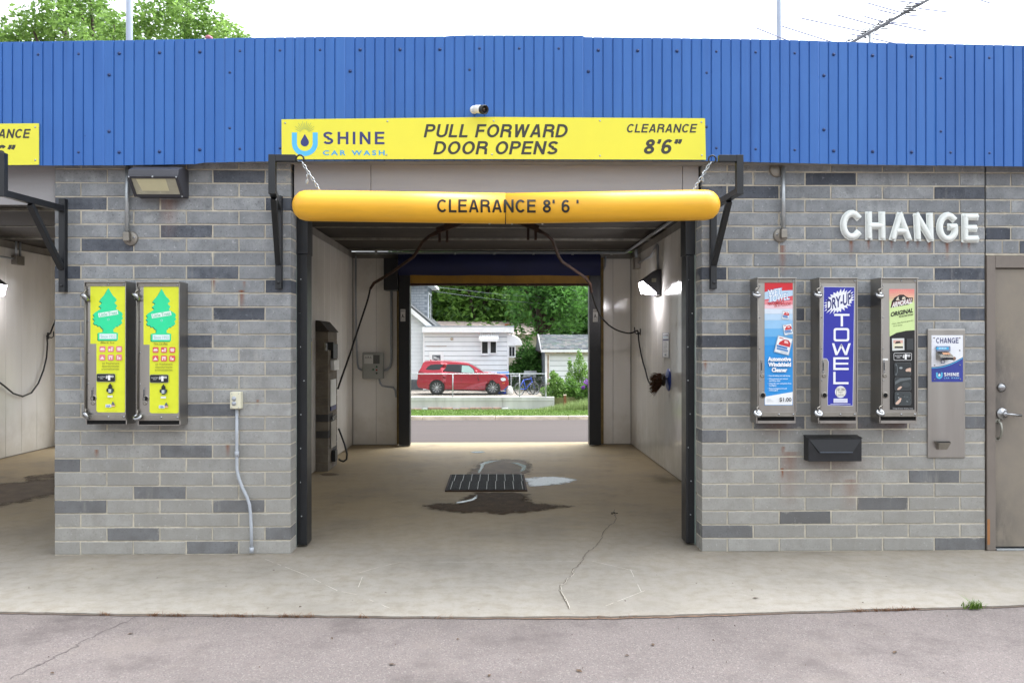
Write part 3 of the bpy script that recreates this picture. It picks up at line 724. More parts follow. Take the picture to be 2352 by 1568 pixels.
bar_text("CLEARANCE 8' 6 '", 1004, 458.5, 1329, 487.5)
mb = MB()
for x in (1124, 1176, 1246): p = at(x, 514, AY); mb.lathe((p.x, AY, pm_.z-BR+.002), (0, 0, -1), [(0, .007), (.006, .007), (.008, 0)], M['galv'], n=8)
mb.build('bolt_row', t, kind='stuff')

def bracket(label, post_x, strap_x, post_top, post_bot, arm_x, eye, strap_y, skew_y, brace, Y=AY):
    p0 = at(strap_x, strap_y[1], WY-.03); t = thing('bar_bracket', label, 'bracket', p0, 'black steel clearance bar brackets'); W = .048
    zt = at(post_x, post_top, Y).z-W/2; zb = at(post_x, post_bot, Y).z; xp = at(post_x, post_bot, Y).x
    a = at(strap_x, strap_y[0], WY-W/2-.002); b = at(strap_x, strap_y[1], WY-W/2-.002); xs = (a.x+b.x)/2
    MB().beam((xs, WY-W/2-.002, b.z), (xs, WY-W/2-.002, a.z), W, W, M['black']).build('strap', t, bevel=.003)
    zarm = zb+W/2
    MB().beam((xs, WY-W-.004, zarm), (xp, Y, zarm), W*.98, W*.98, M['black']).build('arm', t, bevel=.003)
    MB().beam((xp, Y, zarm-W/2-.002), (xp, Y, zt+W/2), W, W, M['black']).build('upright', t, bevel=.003)
    xe = at(arm_x, eye[1], Y).x; s = 1 if xe > xp else -1
    MB().beam((xp+s*W*.505, Y, zt), (xe, Y, zt), W*.97, W*.97, M['black']).build('top_arm', t, bevel=.003)
    k = brace; q = Vector((xs, WY-W-.004, zarm)).lerp(Vector((xp, Y, zarm)), k)
    zl = at(strap_x, skew_y, WY-W).z
    MB().beam((xs, WY-W-.004, zl), (q.x, q.y, zarm-W/2-.003), W*.85, W*.85, M['black'], up=(1, 0, 0)).build('brace', t, bevel=.003)
    ec = at(eye[0], eye[1], Y); r = .026
    MB().sweep([(ec.x+r*math.cos(2*math.pi*i/16), Y, ec.z+r*math.sin(2*math.pi*i/16)) for i in range(16)], .006, M['black'], closed=True, n=6).build('eye_hook', t)
    mb = MB()
    for z in (a.z-.05, b.z+.05): mb.lathe((xs, WY-W-.002, z), (0, -1, 0), [(0, .012), (.006, .012), (.008, .004), (.008, 0)], M['black'], n=8)
    mb.build('bolt_row', t, kind='stuff'); return ec
e1 = bracket('black steel bracket holding the chain at the far left of the yellow tube', 626, 641, 356, 446, 680, (689, 365), (450, 664), 604, .8)
e2 = bracket('black steel bracket holding the chain above the door side end of the yellow tube', 1698, 1638, 357, 447, 1650, (1636, 366), (460, 664), 606, .62)
bracket('black steel bracket at the picture edge beside the next bay', 6, 145, 352, 452, -60, (-70, 362), (457, 671), 616, .56)
def chain(label, top, bot, n=9):
    t = thing('chain', label, 'chain', bot, 'chains holding the yellow tube'); d = (bot-top)/n; L = d.length*1.32; u = d.normalized()
    side = u.cross(Vector((0, 1, 0))).normalized(); oth = u.cross(side)
    def lk(c, u, s, L):
        mb = MB(); pts = []
        for i in range(12):
            a = 2*math.pi*i/12; pts.append(c+u*(math.copysign(abs(math.cos(a))**.7, math.cos(a))*L*.42)+s*(math.sin(a)*L*.24))
        mb.sweep(pts, .0042, M['galv'], closed=True, n=6); mb.build('link', t)
    for i in range(n): lk(top+d*(i+.5), u, side if i % 2 else (oth+side*.5).normalized(), L)
    z = Vector((0, 0, -1)); q = top+d*3.4+side*math.copysign(.012, -1)
    for i in range(2): lk(q+z*(.02+.034*i), z, side if i % 2 else oth, L*.9)
    MB().sweep([bot, bot+Vector((0, 0, -.02))], .005, M['galv'], n=6).build('eye_bolt', t)
b1, b2 = at(734, 437, AY), at(1593, 436, AY)
chain('thin galvanised chain at the logo end of the yellow tube', e1+Vector((.012, 0, -.022)), b1)
chain('thin galvanised chain by the clearance figures end of the yellow tube', e2+Vector((-.012, 0, -.022)), b2)

# ---------------------------------------------------------------- wall pack lamp and downpipes on the front
x0, x1, y0, y1 = PX(313, 6.2), PX(414, 6.2), PZ(391, 6.2), PZ(462, 6.2)
X0, X1 = PX(322, WY), PX(437, WY)-.01
t = thing('wall_lamp', 'unlit bronze wall pack lamp under the blue fascia', 'lamp', ((x0+x1)/2, WY, PZ(462, WY)))
zT, zB = PZ(398, WY)+.01, PZ(459, WY)
prof = [(WY-.002, zB), (WY-.002, zT), (WY-.12, zT+.004), (WY-.21, zT-.035), (WY-.225, zT-.085), (WY-.10, zB+.0)]
mb = MB(); mb.prism([(X0, a, b) for a, b in prof], (X1-X0, 0, 0), M['bronze']); mb.build('housing', t, bevel=.006)
def face_pt(u, v, o=0):          # on the sloping glass side
    a = Vector((0, WY-.225, zT-.085)); b = Vector((0, WY-.10, zB)); p = a.lerp(b, v); nrm = Vector((0, -(b.z-a.z), (b.y-a.y))); nrm = Vector((0, -abs(nrm.y), -abs(nrm.z))).normalized()
    p = p+nrm*o; return (X0+(X1-X0)*u, p.y, p.z)
glass = mat('frosted_lamp_lens', '#a9a592', .25, var=.1, scale=10); warm = mat('lamp_reflector', '#c9c3a0', .4, var=.05)
def ringface(mb, u0, v0, u1, v1, w_, o, m):
    for a in ((u0, v0, u1, v0+w_*1.8), (u0, v1-w_*1.8, u1, v1), (u0, v0+w_*1.8, u0+w_, v1-w_*1.8), (u1-w_, v0+w_*1.8, u1, v1-w_*1.8)):
        mb.prism([face_pt(a[0], a[1], .001), face_pt(a[2], a[1], .001), face_pt(a[2], a[3], .001), face_pt(a[0], a[3], .001)], Vector(face_pt(0, 0, o))-Vector(face_pt(0, 0, 0)), m)
mb = MB(); ringface(mb, .0, .0, 1, 1, .06, .008, M['bronze']); mb.build('lens_frame', t)
MB().quad([face_pt(.06, .1, .003), face_pt(.94, .1, .003), face_pt(.94, .9, .003), face_pt(.06, .9, .003)], glass).build('lens', t)
MB().quad([face_pt(.15, .14, .0045), face_pt(.74, .14, .0045), face_pt(.74, .72, .0045), face_pt(.2, .72, .0045)], warm).build('reflector', t)
mb = MB()
for u, v in ((.97, .03), (.97, .97), (.03, .03), (.5, .02)): fastener(mb, face_pt(u, v, .009), .007)
mb.build('screw_row', t, kind='stuff')
def downpipe(label, x, yt, yb, bx, by, s):
    p = at(x, yb, WY); t = thing('wall_conduit', label, 'conduit', at(bx, by+17, WY-.02), 'galvanised conduits under the fascia')
    X = PX(x, WY-.04); MB().cyl((X, WY-.035, PZ(by-12, WY)), (X, WY-.035, 3.0), .0165, M['galv']).build('pipe', t)
    B = at(bx, by, WY)
    MB().lathe((B.x, WY+.002, B.z), (0, -1, 0), [(0, .056), (.012, .056), (.018, .05), (.02, 0)], M['steel_dull']).build('box_cover', t)
    MB().box((X-.024, WY-.062, B.z-.028), (X+.024, WY-.02, B.z+.045), M['steel_dull']).build('elbow', t, bevel=.008)
    mb = MB(); fastener(mb, (B.x+s*.03, WY-.018, B.z+.006), .009, M['chrome']); mb.build('screw', t)
    if yt: p = at(x-16, yt+6, WY); MB().lathe((p.x, WY+.002, p.z), (0, -1, 0), [(0, .06), (.012, .06), (.02, .05), (.02, 0)], M['steel_dull']).build('upper_cover', t)
downpipe('galvanised conduit dropping to a round cover beside the wall lamp', 291, 0, 560, 301, 548, 1)
downpipe('galvanised conduit dropping to a round cover near the white letters', 1800, 384, 557, 1792, 541, -1)

# ---------------------------------------------------------------- push button box with a bent grey conduit
cx = PX(542, WY-.06); t = thing('push_button_station', 'cream push button box on a bent grey conduit at the pillar', 'push button', (cx, WY-.04, 0))
cream = mat('cream_enamel', '#cfcbb4', .45, var=.06)
a, b = at(529, 938.5, WY-.06), at(553.5, 900, WY-.06)
MB().box((a.x, WY-.07, a.z), (b.x, WY-.004, b.z), cream).build('box', t, bevel=.005)
for y in (915, 926):
    q = at(537.5, y, WY-.07); MB().lathe((q.x, WY-.07, q.z), (0, -1, 0), [(0, .017), (.004, .017), (.005, .012), (.014, .012), (.015, 0)], M['grey_pipe'], n=14).build('button', t)
mb = MB()
for x, y in ((532.5, 903.5), (548, 903.5), (532.5, 935.5), (548, 935.5)): fastener(mb, at(x, y, WY-.0705), .004)
mb.build('screw_row', t, kind='stuff')
pp = [(544, 939), (544, 1000), (544, 1046), (544.5, 1078), (548, 1096), (557, 1120), (567, 1140), (573, 1158), (575.5, 1180), (577, 1211), (578, 1269)]
MB().sweep([(at(x, y, WY-.03).x, WY-.03, max(.0, at(x, y, WY-.03).z)) for x, y in pp], .0125, M['grey_pipe'], n=10).build('conduit', t)
for x, y in ((544, 1042), (578, 1262)): q = at(x, y, WY-.03); MB().cyl((q.x, WY-.03, q.z-.02), (q.x, WY-.03, q.z+.02), .0165, M['grey_pipe']).build('coupling', t)

# ---------------------------------------------------------------- vending machines
VY = 6.27
def vending(name, label, cat, x0, x1, yt, yb, slot, lockpts, c0, c1, group, coin, ret, rev=False, handle=None):
    """x0..x1 face in measuring units; slot = (y0, y1)"""
    A, B = at(x0, yb, VY), at(x1, yt, VY); t = thing(name, label, cat, ((A.x+B.x)/2, WY, A.z), group)
    zs0, zs1 = PZ(slot[1], VY), PZ(slot[0], VY); th = .008
    mb = MB(); mb.box((A.x, VY, zs1), (B.x, WY-.003, B.z), M['steel'])
    mb.box((A.x, VY+.01, A.z), (A.x+th, WY-.003, zs1-.0005), M['steel']); mb.box((B.x-th, VY+.01, A.z), (B.x, WY-.003, zs1-.0005), M['steel'])
    mb.box((A.x+th+.0005, VY+.004, A.z), (B.x-th-.0005, WY-.003, zs0), M['steel']); mb.box((A.x+th+.0005, VY+.09, zs0+.0005), (B.x-th-.0005, VY+.1, zs1-.0005), M['void']); mb.build('housing', t)
    mb = MB().box((A.x+th+.001, VY+.014, zs0+.001), (B.x-th-.001, VY+.017, zs1-.001), M['void']); mb.build('tray_slot', t)
    # face: raised flanges top and bottom, side folds, hinge rod
    def strip(n, xa, ya, xb, yb_, d, m=M['steel']): p, q = at(xa, yb_, VY), at(xb, ya, VY); return MB().box((p.x, VY-d, p.z), (q.x, VY-.0005, q.z), m).build(n, t, bevel=.0015)
    strip('top_flange', x0+3.5, yt+3, x1-2.2, yt+11.5, .006, M['steel_dull']); strip('bottom_flange', x0+2, slot[0]-11, x1-1, slot[0]-1, .012, M['steel_dull'])
    strip('top_lip', x0, yt, x1, yt+2.6, .02); strip('side_fold', x1-2.2, yt+3, x1, slot[0]-12, .009); strip('side_fold', x0, yt+3, x0+1.8, slot[0]-12, .02)
    q0, q1 = at(x0+3, slot[0]-14, VY), at(x0+3, yt+12, VY); MB().cyl((q0.x, VY-.012, q0.z), (q0.x, VY-.012, q1.z), .004, M['steel_dull'], n=8).build('hinge_rod', t)
    mb = MB()
    for x in ((x0+x1)/2+6, x1-6):
        fastener(mb, at(x, yt+7, VY-.006), .008, M['chrome']); fastener(mb, at(x, slot[0]-6, VY-.012), .008, M['chrome'])
    for i in range(4): fastener(mb, at(x0+7, yt+19+i*72, VY-.001), .006, M['chrome'])
    mb.build('screw_row', t, kind='stuff')
    # coin plate, coin return, label comes separately
    cx, cy = coin; p, q = at(cx-2.2, cy+15, VY), at(cx+2.2, cy-15, VY); mb = MB(); mb.box((p.x, VY-.004, p.z), (q.x, VY-.0005, q.z), M['chrome']); mb.build('coin_plate', t, bevel=.001)
    p, q = at(cx-.6, cy+9, VY), at(cx+.6, cy-9, VY); MB().box((p.x, VY-.006, p.z), (q.x, VY-.0045, q.z), M['void']).build('coin_slot', t)
    q = at(cx+2, cy+21, VY); MB().lathe((q.x, VY, q.z), (0, -1, 0), [(0, .017), (.005, .016), (.006, .01), (.003, .0)], M['steel_dull'], n=14).build('key_lock', t)
    q = at(*ret, VY); mb = MB(); mb.lathe((q.x, VY, q.z), (0, -1, 0), [(0, .025), (.004, .024), (.005, .017)], M['steel_dull'], n=18); mb.lathe((q.x, VY-.002, q.z), (0, -1, 0), [(0, .0185), (.0008, 0)], M['void'], n=16); mb.build('coin_return', t)
    for (lx, ly, tx, tz) in lockpts:     # disc padlocks hung on the hinge rod
        q = at(lx, ly, VY-.03); ax = Vector((tx, -.55, tz)).normalized()
        mb = MB().lathe(q-ax*.014, ax, [(0, .02), (.001, .03), (.005, .036), (.02, .036), (.025, .03), (.027, .018), (.0245, .016), (.026, .0)], M['chrome'], n=22)
        lk = mb.build('disc_lock', t); rp = Vector((q0.x, VY-.012, q.z+.04))
        MB().sweep([q+Vector((0, .0, .01)), q+Vector((-.004, .004, .04)), rp+Vector((0, -.006, .012)), rp+Vector((.003, .01, .0))], .005, M['steel_dull'], n=6).build('shackle', lk)
    return t
G1, G2 = 'air freshener dispensers', 'steel towel and sponge dispensers'
ytree = '#e3e92c'; gtree = '#27e19c'
def tree_label(root, f, dx, dy, icon, note):
    P = Print(lambda x, y, k: (lambda p: (p.x, p.y-k, p.z))(at(*f(x+dx, y+dy), VY-.001)))
    b0, b1, r = 1355, 84, 14
    if 1:
        pts = [(104, 670), (104, 100), (118, 86), (445, 86), (458, 100), (456, 1340), (442, 1356), (180, 1354), (164, 1340), (164, 670)]
        P.poly(pts[::-1], ytree)
    R_ = [(285, 112), (318, 170), (335, 195), (350, 205), (370, 236), (352, 252), (346, 262), (374, 290), (362, 310), (358, 318), (398, 345), (418, 356), (430, 378), (419, 396), (433, 416), (414, 436), (424, 462), (407, 478), (392, 480), (388, 494), (362, 496), (352, 512), (335, 520), (335, 552), (380, 562)]
    L_ = [(180, 562), (232, 552), (232, 520), (216, 512), (205, 494), (178, 494), (172, 480), (150, 478), (136, 462), (148, 436), (130, 418), (146, 396), (132, 378), (148, 358), (170, 345), (212, 318), (208, 308), (190, 292), (220, 264), (212, 252), (194, 244), (215, 212), (232, 196), (250, 172)]
    sh = [(x-7, y+7) for x, y in R_+[(380, 628), (372, 636), (190, 636), (180, 628)]+L_]
    P.poly(sh[::-1], '#0f7d54'); P.poly((R_+[(380, 628), (372, 636), (190, 636), (180, 628)]+L_)[::-1], gtree)
    def rquad(x0, y0, x1, y1, a, h):
        cx, cy = (x0+x1)/2, (y0+y1)/2; c, s = math.cos(R(a)), math.sin(R(a)); P.poly([(cx+(x-cx)*c+(y-cy)*s, cy-(x-cx)*s+(y-cy)*c) for x, y in ((x0, y1), (x1, y1), (x1, y0), (x0, y0))], h)
    rquad(184, 348, 382, 392, 9.5, '#e9f6ee'); P.text('Little Trees', 194, 352, 372, 388, '#7fcfae', .02, rot=9.5)
    P.ell(285, 427, 13, 13, '#7fe6c2'); P.text('R', 280, 421, 290, 433, '#1aa878')
    P.rect(196, 570, 366, 622, '#dff3f0'); P.text('Since 1952', 208, 582, 356, 612, '#9fc9c4', .012)
    P.text(note, 205, 648, 345, 668, '#6a6a30', 0, shear=.3)
    if icon == '#de5a5a': P.line(210, 676, 350, 673, 2.5, '#8a8a3a')
    for j in range(2):
        for i in range(3):
            x, y = 197+i*84, 694+j*84; P.rrect(x, y, x+58, y+58, 9, icon)
            if j == 0 and i == 0: P.poly([(x+8, y+36), (x+50, y+36), (x+50, y+28), (x+40, y+18), (x+16, y+18), (x+8, y+28)], '#f7e9e4'); P.rect(x+8, y+40, x+50, y+44, '#f7e9e4')
            if j == 0 and i == 1: P.rect(x+8, y+26, x+26, y+46, '#f7e9e4'); P.rect(x+32, y+12, x+50, y+28, '#f7e9e4'); P.rect(x+31, y+32, x+48, y+46, '#f7e9e4')
            if j == 0 and i == 2: P.poly([(x+6, y+28), (x+52, y+28), (x+44, y+14), (x+14, y+14)], '#f7e9e4'); P.rect(x+12, y+31, x+46, y+44, '#f7e9e4')
            if j == 1 and i == 0: P.poly([(x+6, y+46), (x+52, y+46), (x+29, y+14)], '#f7e9e4')
            if j == 1 and i == 1: P.rect(x+10, y+12, x+48, y+26, '#f7e9e4'); P.rect(x+10, y+30, x+24, y+46, '#f7e9e4'); P.rect(x+36, y+28, x+46, y+46, '#f7e9e4')
            if j == 1 and i == 2: P.rect(x+12, y+12, x+22, y+46, '#f7e9e4'); P.rect(x+26, y+26, x+44, y+46, '#f7e9e4')
    for i, s in enumerate(('air fresheners', 'd\u00e9sodorisants', 'aromatizantes')): P.text(s, 226-i*3, 852+i*29, 396, 874+i*29, '#7f8233', .0)
    P.rrect(170, 968, 358, 1050, 14, '#8c8f88'); P.rrect(174, 972, 354, 1046, 11, '#111315')
    P.text('QUARTERS', 184, 994, 254, 1006, '#d9dcda', .01); P.text('ONLY', 203, 1010, 240, 1022, '#d9dcda', .01)
    P.text('$', 262, 986, 284, 1018, '#e8e8e6', .03); P.text('1', 286, 984, 308, 1034, '#ffffff', .07); P.text('00', 308, 985, 342, 1008, '#e8e8e6', .03)
    k = .5
    q = lambda x, y: (308+(x-285)*.26, 1062+(y-112)*.235)
    P.poly([q(x, y) for x, y in R_+L_][::-1], '#16201a'); P.rect(286, 1118, 334, 1160, '#3d5560'); P.rect(291, 1124, 318, 1136, '#dfe8ea'); P.rect(291, 1142, 318, 1154, '#dfe8ea'); P.rect(282, 1186, 334, 1206, '#e8ece4')
    P.rect(262, 1274, 320, 1304, '#dfe7ee'); P.text('USA', 268, 1281, 312, 1301, '#3a64b0', .04); P.rect(322, 1272, 356, 1280, '#3d4f7c'); P.rect(322, 1281, 356, 1286, '#d06a5c'); P.rect(322, 1287, 356, 1292, '#e9e4dc'); P.rect(322, 1293, 356, 1298, '#d06a5c')
    P.poly([(322, 1270), (352, 1270), (337, 1242)], '#3d4f7c'); P.text('made in the usa', 250, 1337, 380, 1343, '#a9ab35', 0)
    P.build('label_panel', root)
fL = cv(240, 830, 3.335)
d1 = vending('air_freshener_dispenser', 'yellow fronted air freshener dispenser with faded pink icons, nearest the next bay', 'vending machine', 195.5, 290.5, 646, 975, (963, 972.5), [(194, 683, -.75, -.75), (197, 955, -.75, -.6)], 0, 0, G1, (212, 904), (215, 914))
d2 = vending('air_freshener_dispenser', 'yellow fronted air freshener dispenser with red icons, next to the push button box', 'vending machine', 315, 413.5, 647, 977, (964, 973.5), [(312, 682, -.7, -.75), (316, 957, -.15, .65)], 0, 0, G1, (331, 904), (335, 915))
tree_label(d1, fL, 0, 0, '#e8808a', 'Black Ice'); tree_label(d2, fL, 532, 9, '#de5a5a', 'New Car Blue')
fR = cv(2230, 810, 3.2)
def lk(*pts): return [(*fR(x, y), tx, tz) for x, y, tx, tz in pts]
def vr(label, fx0, fx1, lx):
    a, b = fR(fx0, 78), fR(fx1, 1470)
    return a[0], b[0], a[1], b[1], (fR(0, 1409)[1], fR(0, 1450)[1])
def right_machine(name, label, fx0, fx1, locks, coinx, dy):
    x0, x1, yt, yb, slot = vr(label, fx0, fx1, 0)
    return vending(name, label, 'vending machine', x0, x1, yt-1+dy, yb+dy, slot, lk(*locks), 0, 0, G2, (fR(coinx, 0)[0], fR(0, 925)[1]), fR(coinx+12, 1200))
m1 = right_machine('towel_dispenser', 'stainless dispenser with a red and sky blue wet wipe label', 128, 505, [(125, 232, .05, .72), (137, 1372, .15, .55)], 174, 0)
m2 = right_machine('towel_dispenser', 'stainless dispenser with a deep blue label reading TOWEL downwards', 722, 1094, [(715, 232, .05, .72), (720, 1372, .1, .55)], 766, 0)
m3 = right_machine('sponge_dispenser', 'stainless dispenser with a black, green and red sponge label', 1312, 1672, [(1307, 238, .05, .72), (1313, 1364, .1, .6)], 1350, 0)
def RP(): return Print(lambda x, y, k: (lambda p: (p.x, p.y-k, p.z))(at(*fR(x, y), VY-.001)))
P = RP()                        # wet wipe label
bands = [(122, '#d8232f'), (200, '#dd2b37'), (250, '#e5545d'), (290, '#ec8f97'), (330, '#f3ccd4'), (370, '#dbe6f3'), (420, '#bcd9f2'), (480, '#98c8ee'), (560, '#6cb4e8'), (640, '#3f9fe2'), (720, '#2494df'), (1295, '#1c8cdb')]
for (y0, c), (y1, _) in zip(bands, bands[1:]): P.rect(204, y0, 474, y1+1, c); P.k -= 1
P.k += 2
P.poly([(207, 1292), (470, 1292), (474, 1168), (205, 1214)], '#f3f5f7')
P.poly([(204, 212), (372, 166), (366, 198), (474, 192), (474, 246), (364, 268), (240, 316), (246, 276), (204, 284)], '#bcd7ee')
P.text('WET', 236, 178, 374, 246, '#2b76bd', .05, shear=.2, rot=9); P.text('TOWEL', 240, 226, 444, 300, '#2b76bd', .05, shear=.2, rot=8)
P.text('WET', 240, 182, 370, 242, '#f2f7fb', .02, shear=.2, rot=9); P.text('TOWEL', 244, 230, 440, 296, '#f2f7fb', .02, shear=.2, rot=8)
P.text('PERFORMANCE', 232, 300, 392, 332, '#c22a33', .015, shear=.25, rot=7); P.text("IN A POUCH!", 296, 316, 454, 348, '#c22a33', .015, shear=.25, rot=7)
def packet(cx, cy, w_, h_, a):
    c, s = math.cos(R(a)), math.sin(R(a)); T = lambda u, v: (cx+u*w_*c+v*h_*s, cy-u*w_*s+v*h_*c)
    Q = lambda u0, v0, u1, v1, h: P.poly([T(u0, v1), T(u1, v1), T(u1, v0), T(u0, v0)], h)
    Q(-.53, -.53, .53, .53, '#9fb4c6'); Q(-.48, -.48, .48, .48, '#eef2f5'); Q(-.4, -.42, -.1, -.36, '#c85a5a')
    P.poly([T(-.35, .02), T(.46, .02), T(.44, -.22), T(.25, -.38), T(-.05, -.36), T(-.32, -.14)], '#cc2f35'); P.poly([T(0, -.16), T(.3, -.16), T(.22, -.3), T(0, -.3)], '#f0c9c6')
    Q(-.44, .06, .3, .18, '#3b79bd'); Q(-.4, .21, .4, .33, '#5b90c8'); Q(-.1, .38, .4, .42, '#b8c2cc')
packet(406, 432, 66, 80, -8); packet(426, 570, 82, 98, 10); packet(382, 722, 140, 158, -14)
for i, s in enumerate(('Automotive', 'Windshield', 'Cleaner')):
    x0, x1 = ((232, 454), (234, 454), (268, 418))[i]; P.text(s, x0+3, 836+i*52, x1+3, 878+i*52, '#155a9a', .06); P.text(s, x0, 832+i*52, x1, 874+i*52, '#f6f9fb', .05)
for s, x0, x1, y in (('\u2022 Non-streaking and self-drying', 230, 445, 1006), ('\u2022 Wipe windows and mirrors', 230, 424, 1036), ('sparkling clean', 242, 350, 1054), ('\u2022 Clean film and road grime from', 230, 456, 1080), ('headlights', 242, 312, 1100), ('\u2022 Remove fingerprints and', 230, 412, 1128), ('reduce glare', 240, 328, 1146)): P.text(s, x0, y, x1, y+16, '#dbeefa', .035)
P.text('$1.00', 342, 1222, 456, 1266, '#15171c', .015)
for i in range(3): P.rect(220, 1238+i*10, 258+i*14, 1240.5+i*10, '#9aa0a8')
P.build('label_panel', m1)
P = RP(); B_ = '#2a2fa4'        # blue towel label
P.poly([(808, 1298), (1052, 1303), (1058, 960), (1070, 163), (770, 158), (761, 850), (800, 852), (816, 882), (806, 1150)], '#e4e6f3'); P.poly([(811, 1294), (1049, 1299), (1054, 960), (1066, 167), (774, 162), (765, 846), (802, 848), (820, 880), (810, 1150)], B_)
star = []; rr = random.Random(5); cx, cy = 918, 300
for i in range(52):
    a = 2*math.pi*i/52; k = 1.0 if i % 2 == 0 else .74+rr.uniform(-.04, .04); k *= 1+rr.uniform(-.07, .07)
    x, y = 152*k*math.cos(a), 112*k*math.sin(a); x, y = x-.0*y, y-.28*x; star.append((max(770, min(1066, cx+x)), cy+y))
P.poly(star[::-1], '#eef0f8'); P.text('DRY-UP', 800, 248, 1038, 356, '#23266f', .03, rot=0, skew=70)
wl = 15
def bar(*a): P.rect(*a, '#f3f4fa'); P.k -= 1
bar(872, 420, 1018, 440); bar(934, 440, 956, 540)
P.k += 1; P.rrect(866, 556, 1016, 684, 22, '#f3f4fa'); P.rrect(886, 576, 996, 664, 12, B_); P.k += 1
for q in ([(850, 702), (872, 702), (900, 786), (892, 815), (882, 815)], [(890, 815), (900, 786), (930, 718), (940, 708), (950, 718), (942, 740), (902, 815)], [(930, 718), (950, 718), (980, 786), (986, 815), (972, 815)], [(1008, 702), (1030, 702), (994, 815), (976, 815), (978, 786)]): P.poly(q, '#f3f4fa'); P.k -= 1
P.k += 1
bar(862, 836, 884, 958); bar(884, 836, 1010, 856); bar(884, 888, 1006, 906); bar(884, 938, 1010, 958); bar(862, 976, 884, 1094); bar(884, 1074, 1008, 1094)
P.k += 1; P.ell(932, 1168, 54, 57, '#eef0f4'); P.rect(890, 1126, 978, 1208, '#2b2b2b'); P.rect(893, 1129, 975, 1205, '#e9e6dc')
P.text('$1.00', 900, 1136, 970, 1160, '#3c3b33', .02); P.text('DEPOSIT', 910, 1166, 958, 1174, '#57564c', .02); P.text('4', 930, 1178, 936, 1187, '#57564c', .02); P.text('QUARTERS', 904, 1190, 964, 1199, '#57564c', .02)
P.rect(864, 1232, 998, 1272, '#e3e4f2')
for i in range(3): P.rect(872, 1248+i*8, 988-i*14, 1250+i*8, '#a9acd8')
P.rect(834, 1282, 1026, 1287, '#cfd2ef'); P.build('label_panel', m2)
P = RP()                        # sponge label
P.rect(1406, 560, 1644, 1340, '#0f0f11')
for i, c in enumerate(('#eb8f86', '#ee9c8e', '#efac98', '#ecbd9e', '#e4cda0', '#d9dd9c')): P.rect(1400, 182+i*22, 1642, 205+i*22, c); P.k -= 1
P.k += 1; P.poly([(1403, 638), (1470, 602), (1560, 582), (1645, 576), (1643, 314), (1400, 314)], '#d3e8a2')
for i in range(17):
    a = R(195+150*i/16); P.line(1520+40*math.cos(a), 300+40*math.sin(a), 1520+118*math.cos(a), 300+112*math.sin(a), 3, '#efb79b'); P.k -= 1
P.k += 1
P.poly([(1412, 362), (1426, 300), (1452, 262), (1480, 248), (1500, 236), (1540, 236), (1562, 254), (1590, 266), (1626, 262), (1624, 304), (1590, 330)], '#1d1416'); P.poly([(1420, 350), (1434, 312), (1480, 296), (1560, 286), (1618, 270), (1616, 298), (1580, 322)], '#7a2430')
P.poly([(1462, 292), (1478, 262), (1492, 254), (1488, 272), (1500, 288)], '#d9cdb8'); P.poly([(1520, 284), (1528, 258), (1548, 256), (1560, 276)], '#d9cdb8')
P.text('ARMORALL', 1424, 290, 1620, 340, '#f4f1ec', .04, shear=.25, skew=44)
P.text('ORIGINAL', 1414, 384, 1628, 428, '#141414', .035, shear=.2, skew=42); P.text('PROTECTANT SPONGE', 1492, 428, 1630, 446, '#3a3f2c', .02, shear=.2, skew=24)
P.text('\u2022 Cleans, shines & guards against dirt', 1420, 494, 1628, 508, '#5c6a3f', .01, skew=36); P.text('and UV damage', 1436, 526, 1524, 538, '#5c6a3f', .01, skew=14)
P.poly([(1428, 774), (1544, 768), (1542, 654), (1424, 656)], '#dcdedb'); P.rect(1438, 672, 1530, 752, '#e9e2c4'); P.rect(1438, 672, 1530, 700, '#e0b1a2'); P.poly([(1452, 706), (1510, 700), (1500, 682), (1466, 684)], '#3d2a2a'); P.rect(1450, 732, 1530, 748, '#25262a'); P.rect(1564, 656, 1628, 766, '#3a3d3f')
P.rrect(1440, 794, 1614, 866, 12, '#dcdcdc'); P.rrect(1444, 798, 1610, 862, 10, '#101012'); P.text('QUARTERS', 1450, 816, 1520, 828, '#dcdcdc', .02); P.text('ONLY', 1468, 832, 1504, 844, '#dcdcdc', .02); P.text('$', 1526, 812, 1544, 844, '#ececec', .03); P.text('1', 1546, 806, 1564, 856, '#ffffff', .06); P.text('00', 1564, 808, 1598, 830, '#ececec', .03); P.rect(1572, 834, 1592, 836, '#ececec')
for i, y in enumerate((888, 1028, 1168)):
    P.rrect(1448, y, 1606, y+126, 16, '#6f7476'); P.rrect(1450, y+2, 1604, y+124, 15, ('#2d3133', '#33383a', '#3c4244')[i])
    if i == 0: P.ell(1462, y+66, 14, 54, '#70797c', 16); P.ell(1460, y+66, 11, 46, '#24282a', 16); P.ell(1508, y+50, 16, 10, '#969da0'); hand = [(1550, y+74), (1562, y+58), (1590, y+50), (1603, y+52), (1603, y+88), (1580, y+84), (1560, y+86)]
    if i == 1: P.poly([(1452, y+70), (1500, y+40), (1602, y+20), (1602, y+4), (1500, y+10), (1452, y+40)], '#656c6e'); P.ell(1556, y+70, 40, 26, '#454b4d'); hand = [(1472, y+112), (1486, y+96), (1504, y+86), (1520, y+90), (1506, y+108), (1490, y+120), (1474, y+120)]
    if i == 2:
        for q in range(14): a = rr.uniform(0, 3.1); x, yy = rr.uniform(1466, 1590), y+rr.uniform(14, 108); P.line(x, yy, x+18*math.cos(a), yy+12*math.sin(a), rr.uniform(2, 7), rr.choice(['#9aa2a4', '#d5dadb', '#191c1d', '#737b7e'])); P.k -= 1
        P.k += 1; hand = [(1456, y+104), (1478, y+82), (1502, y+56), (1512, y+62), (1504, y+92), (1480, y+118), (1458, y+120)]
    P.poly(hand, '#d9b8a4')
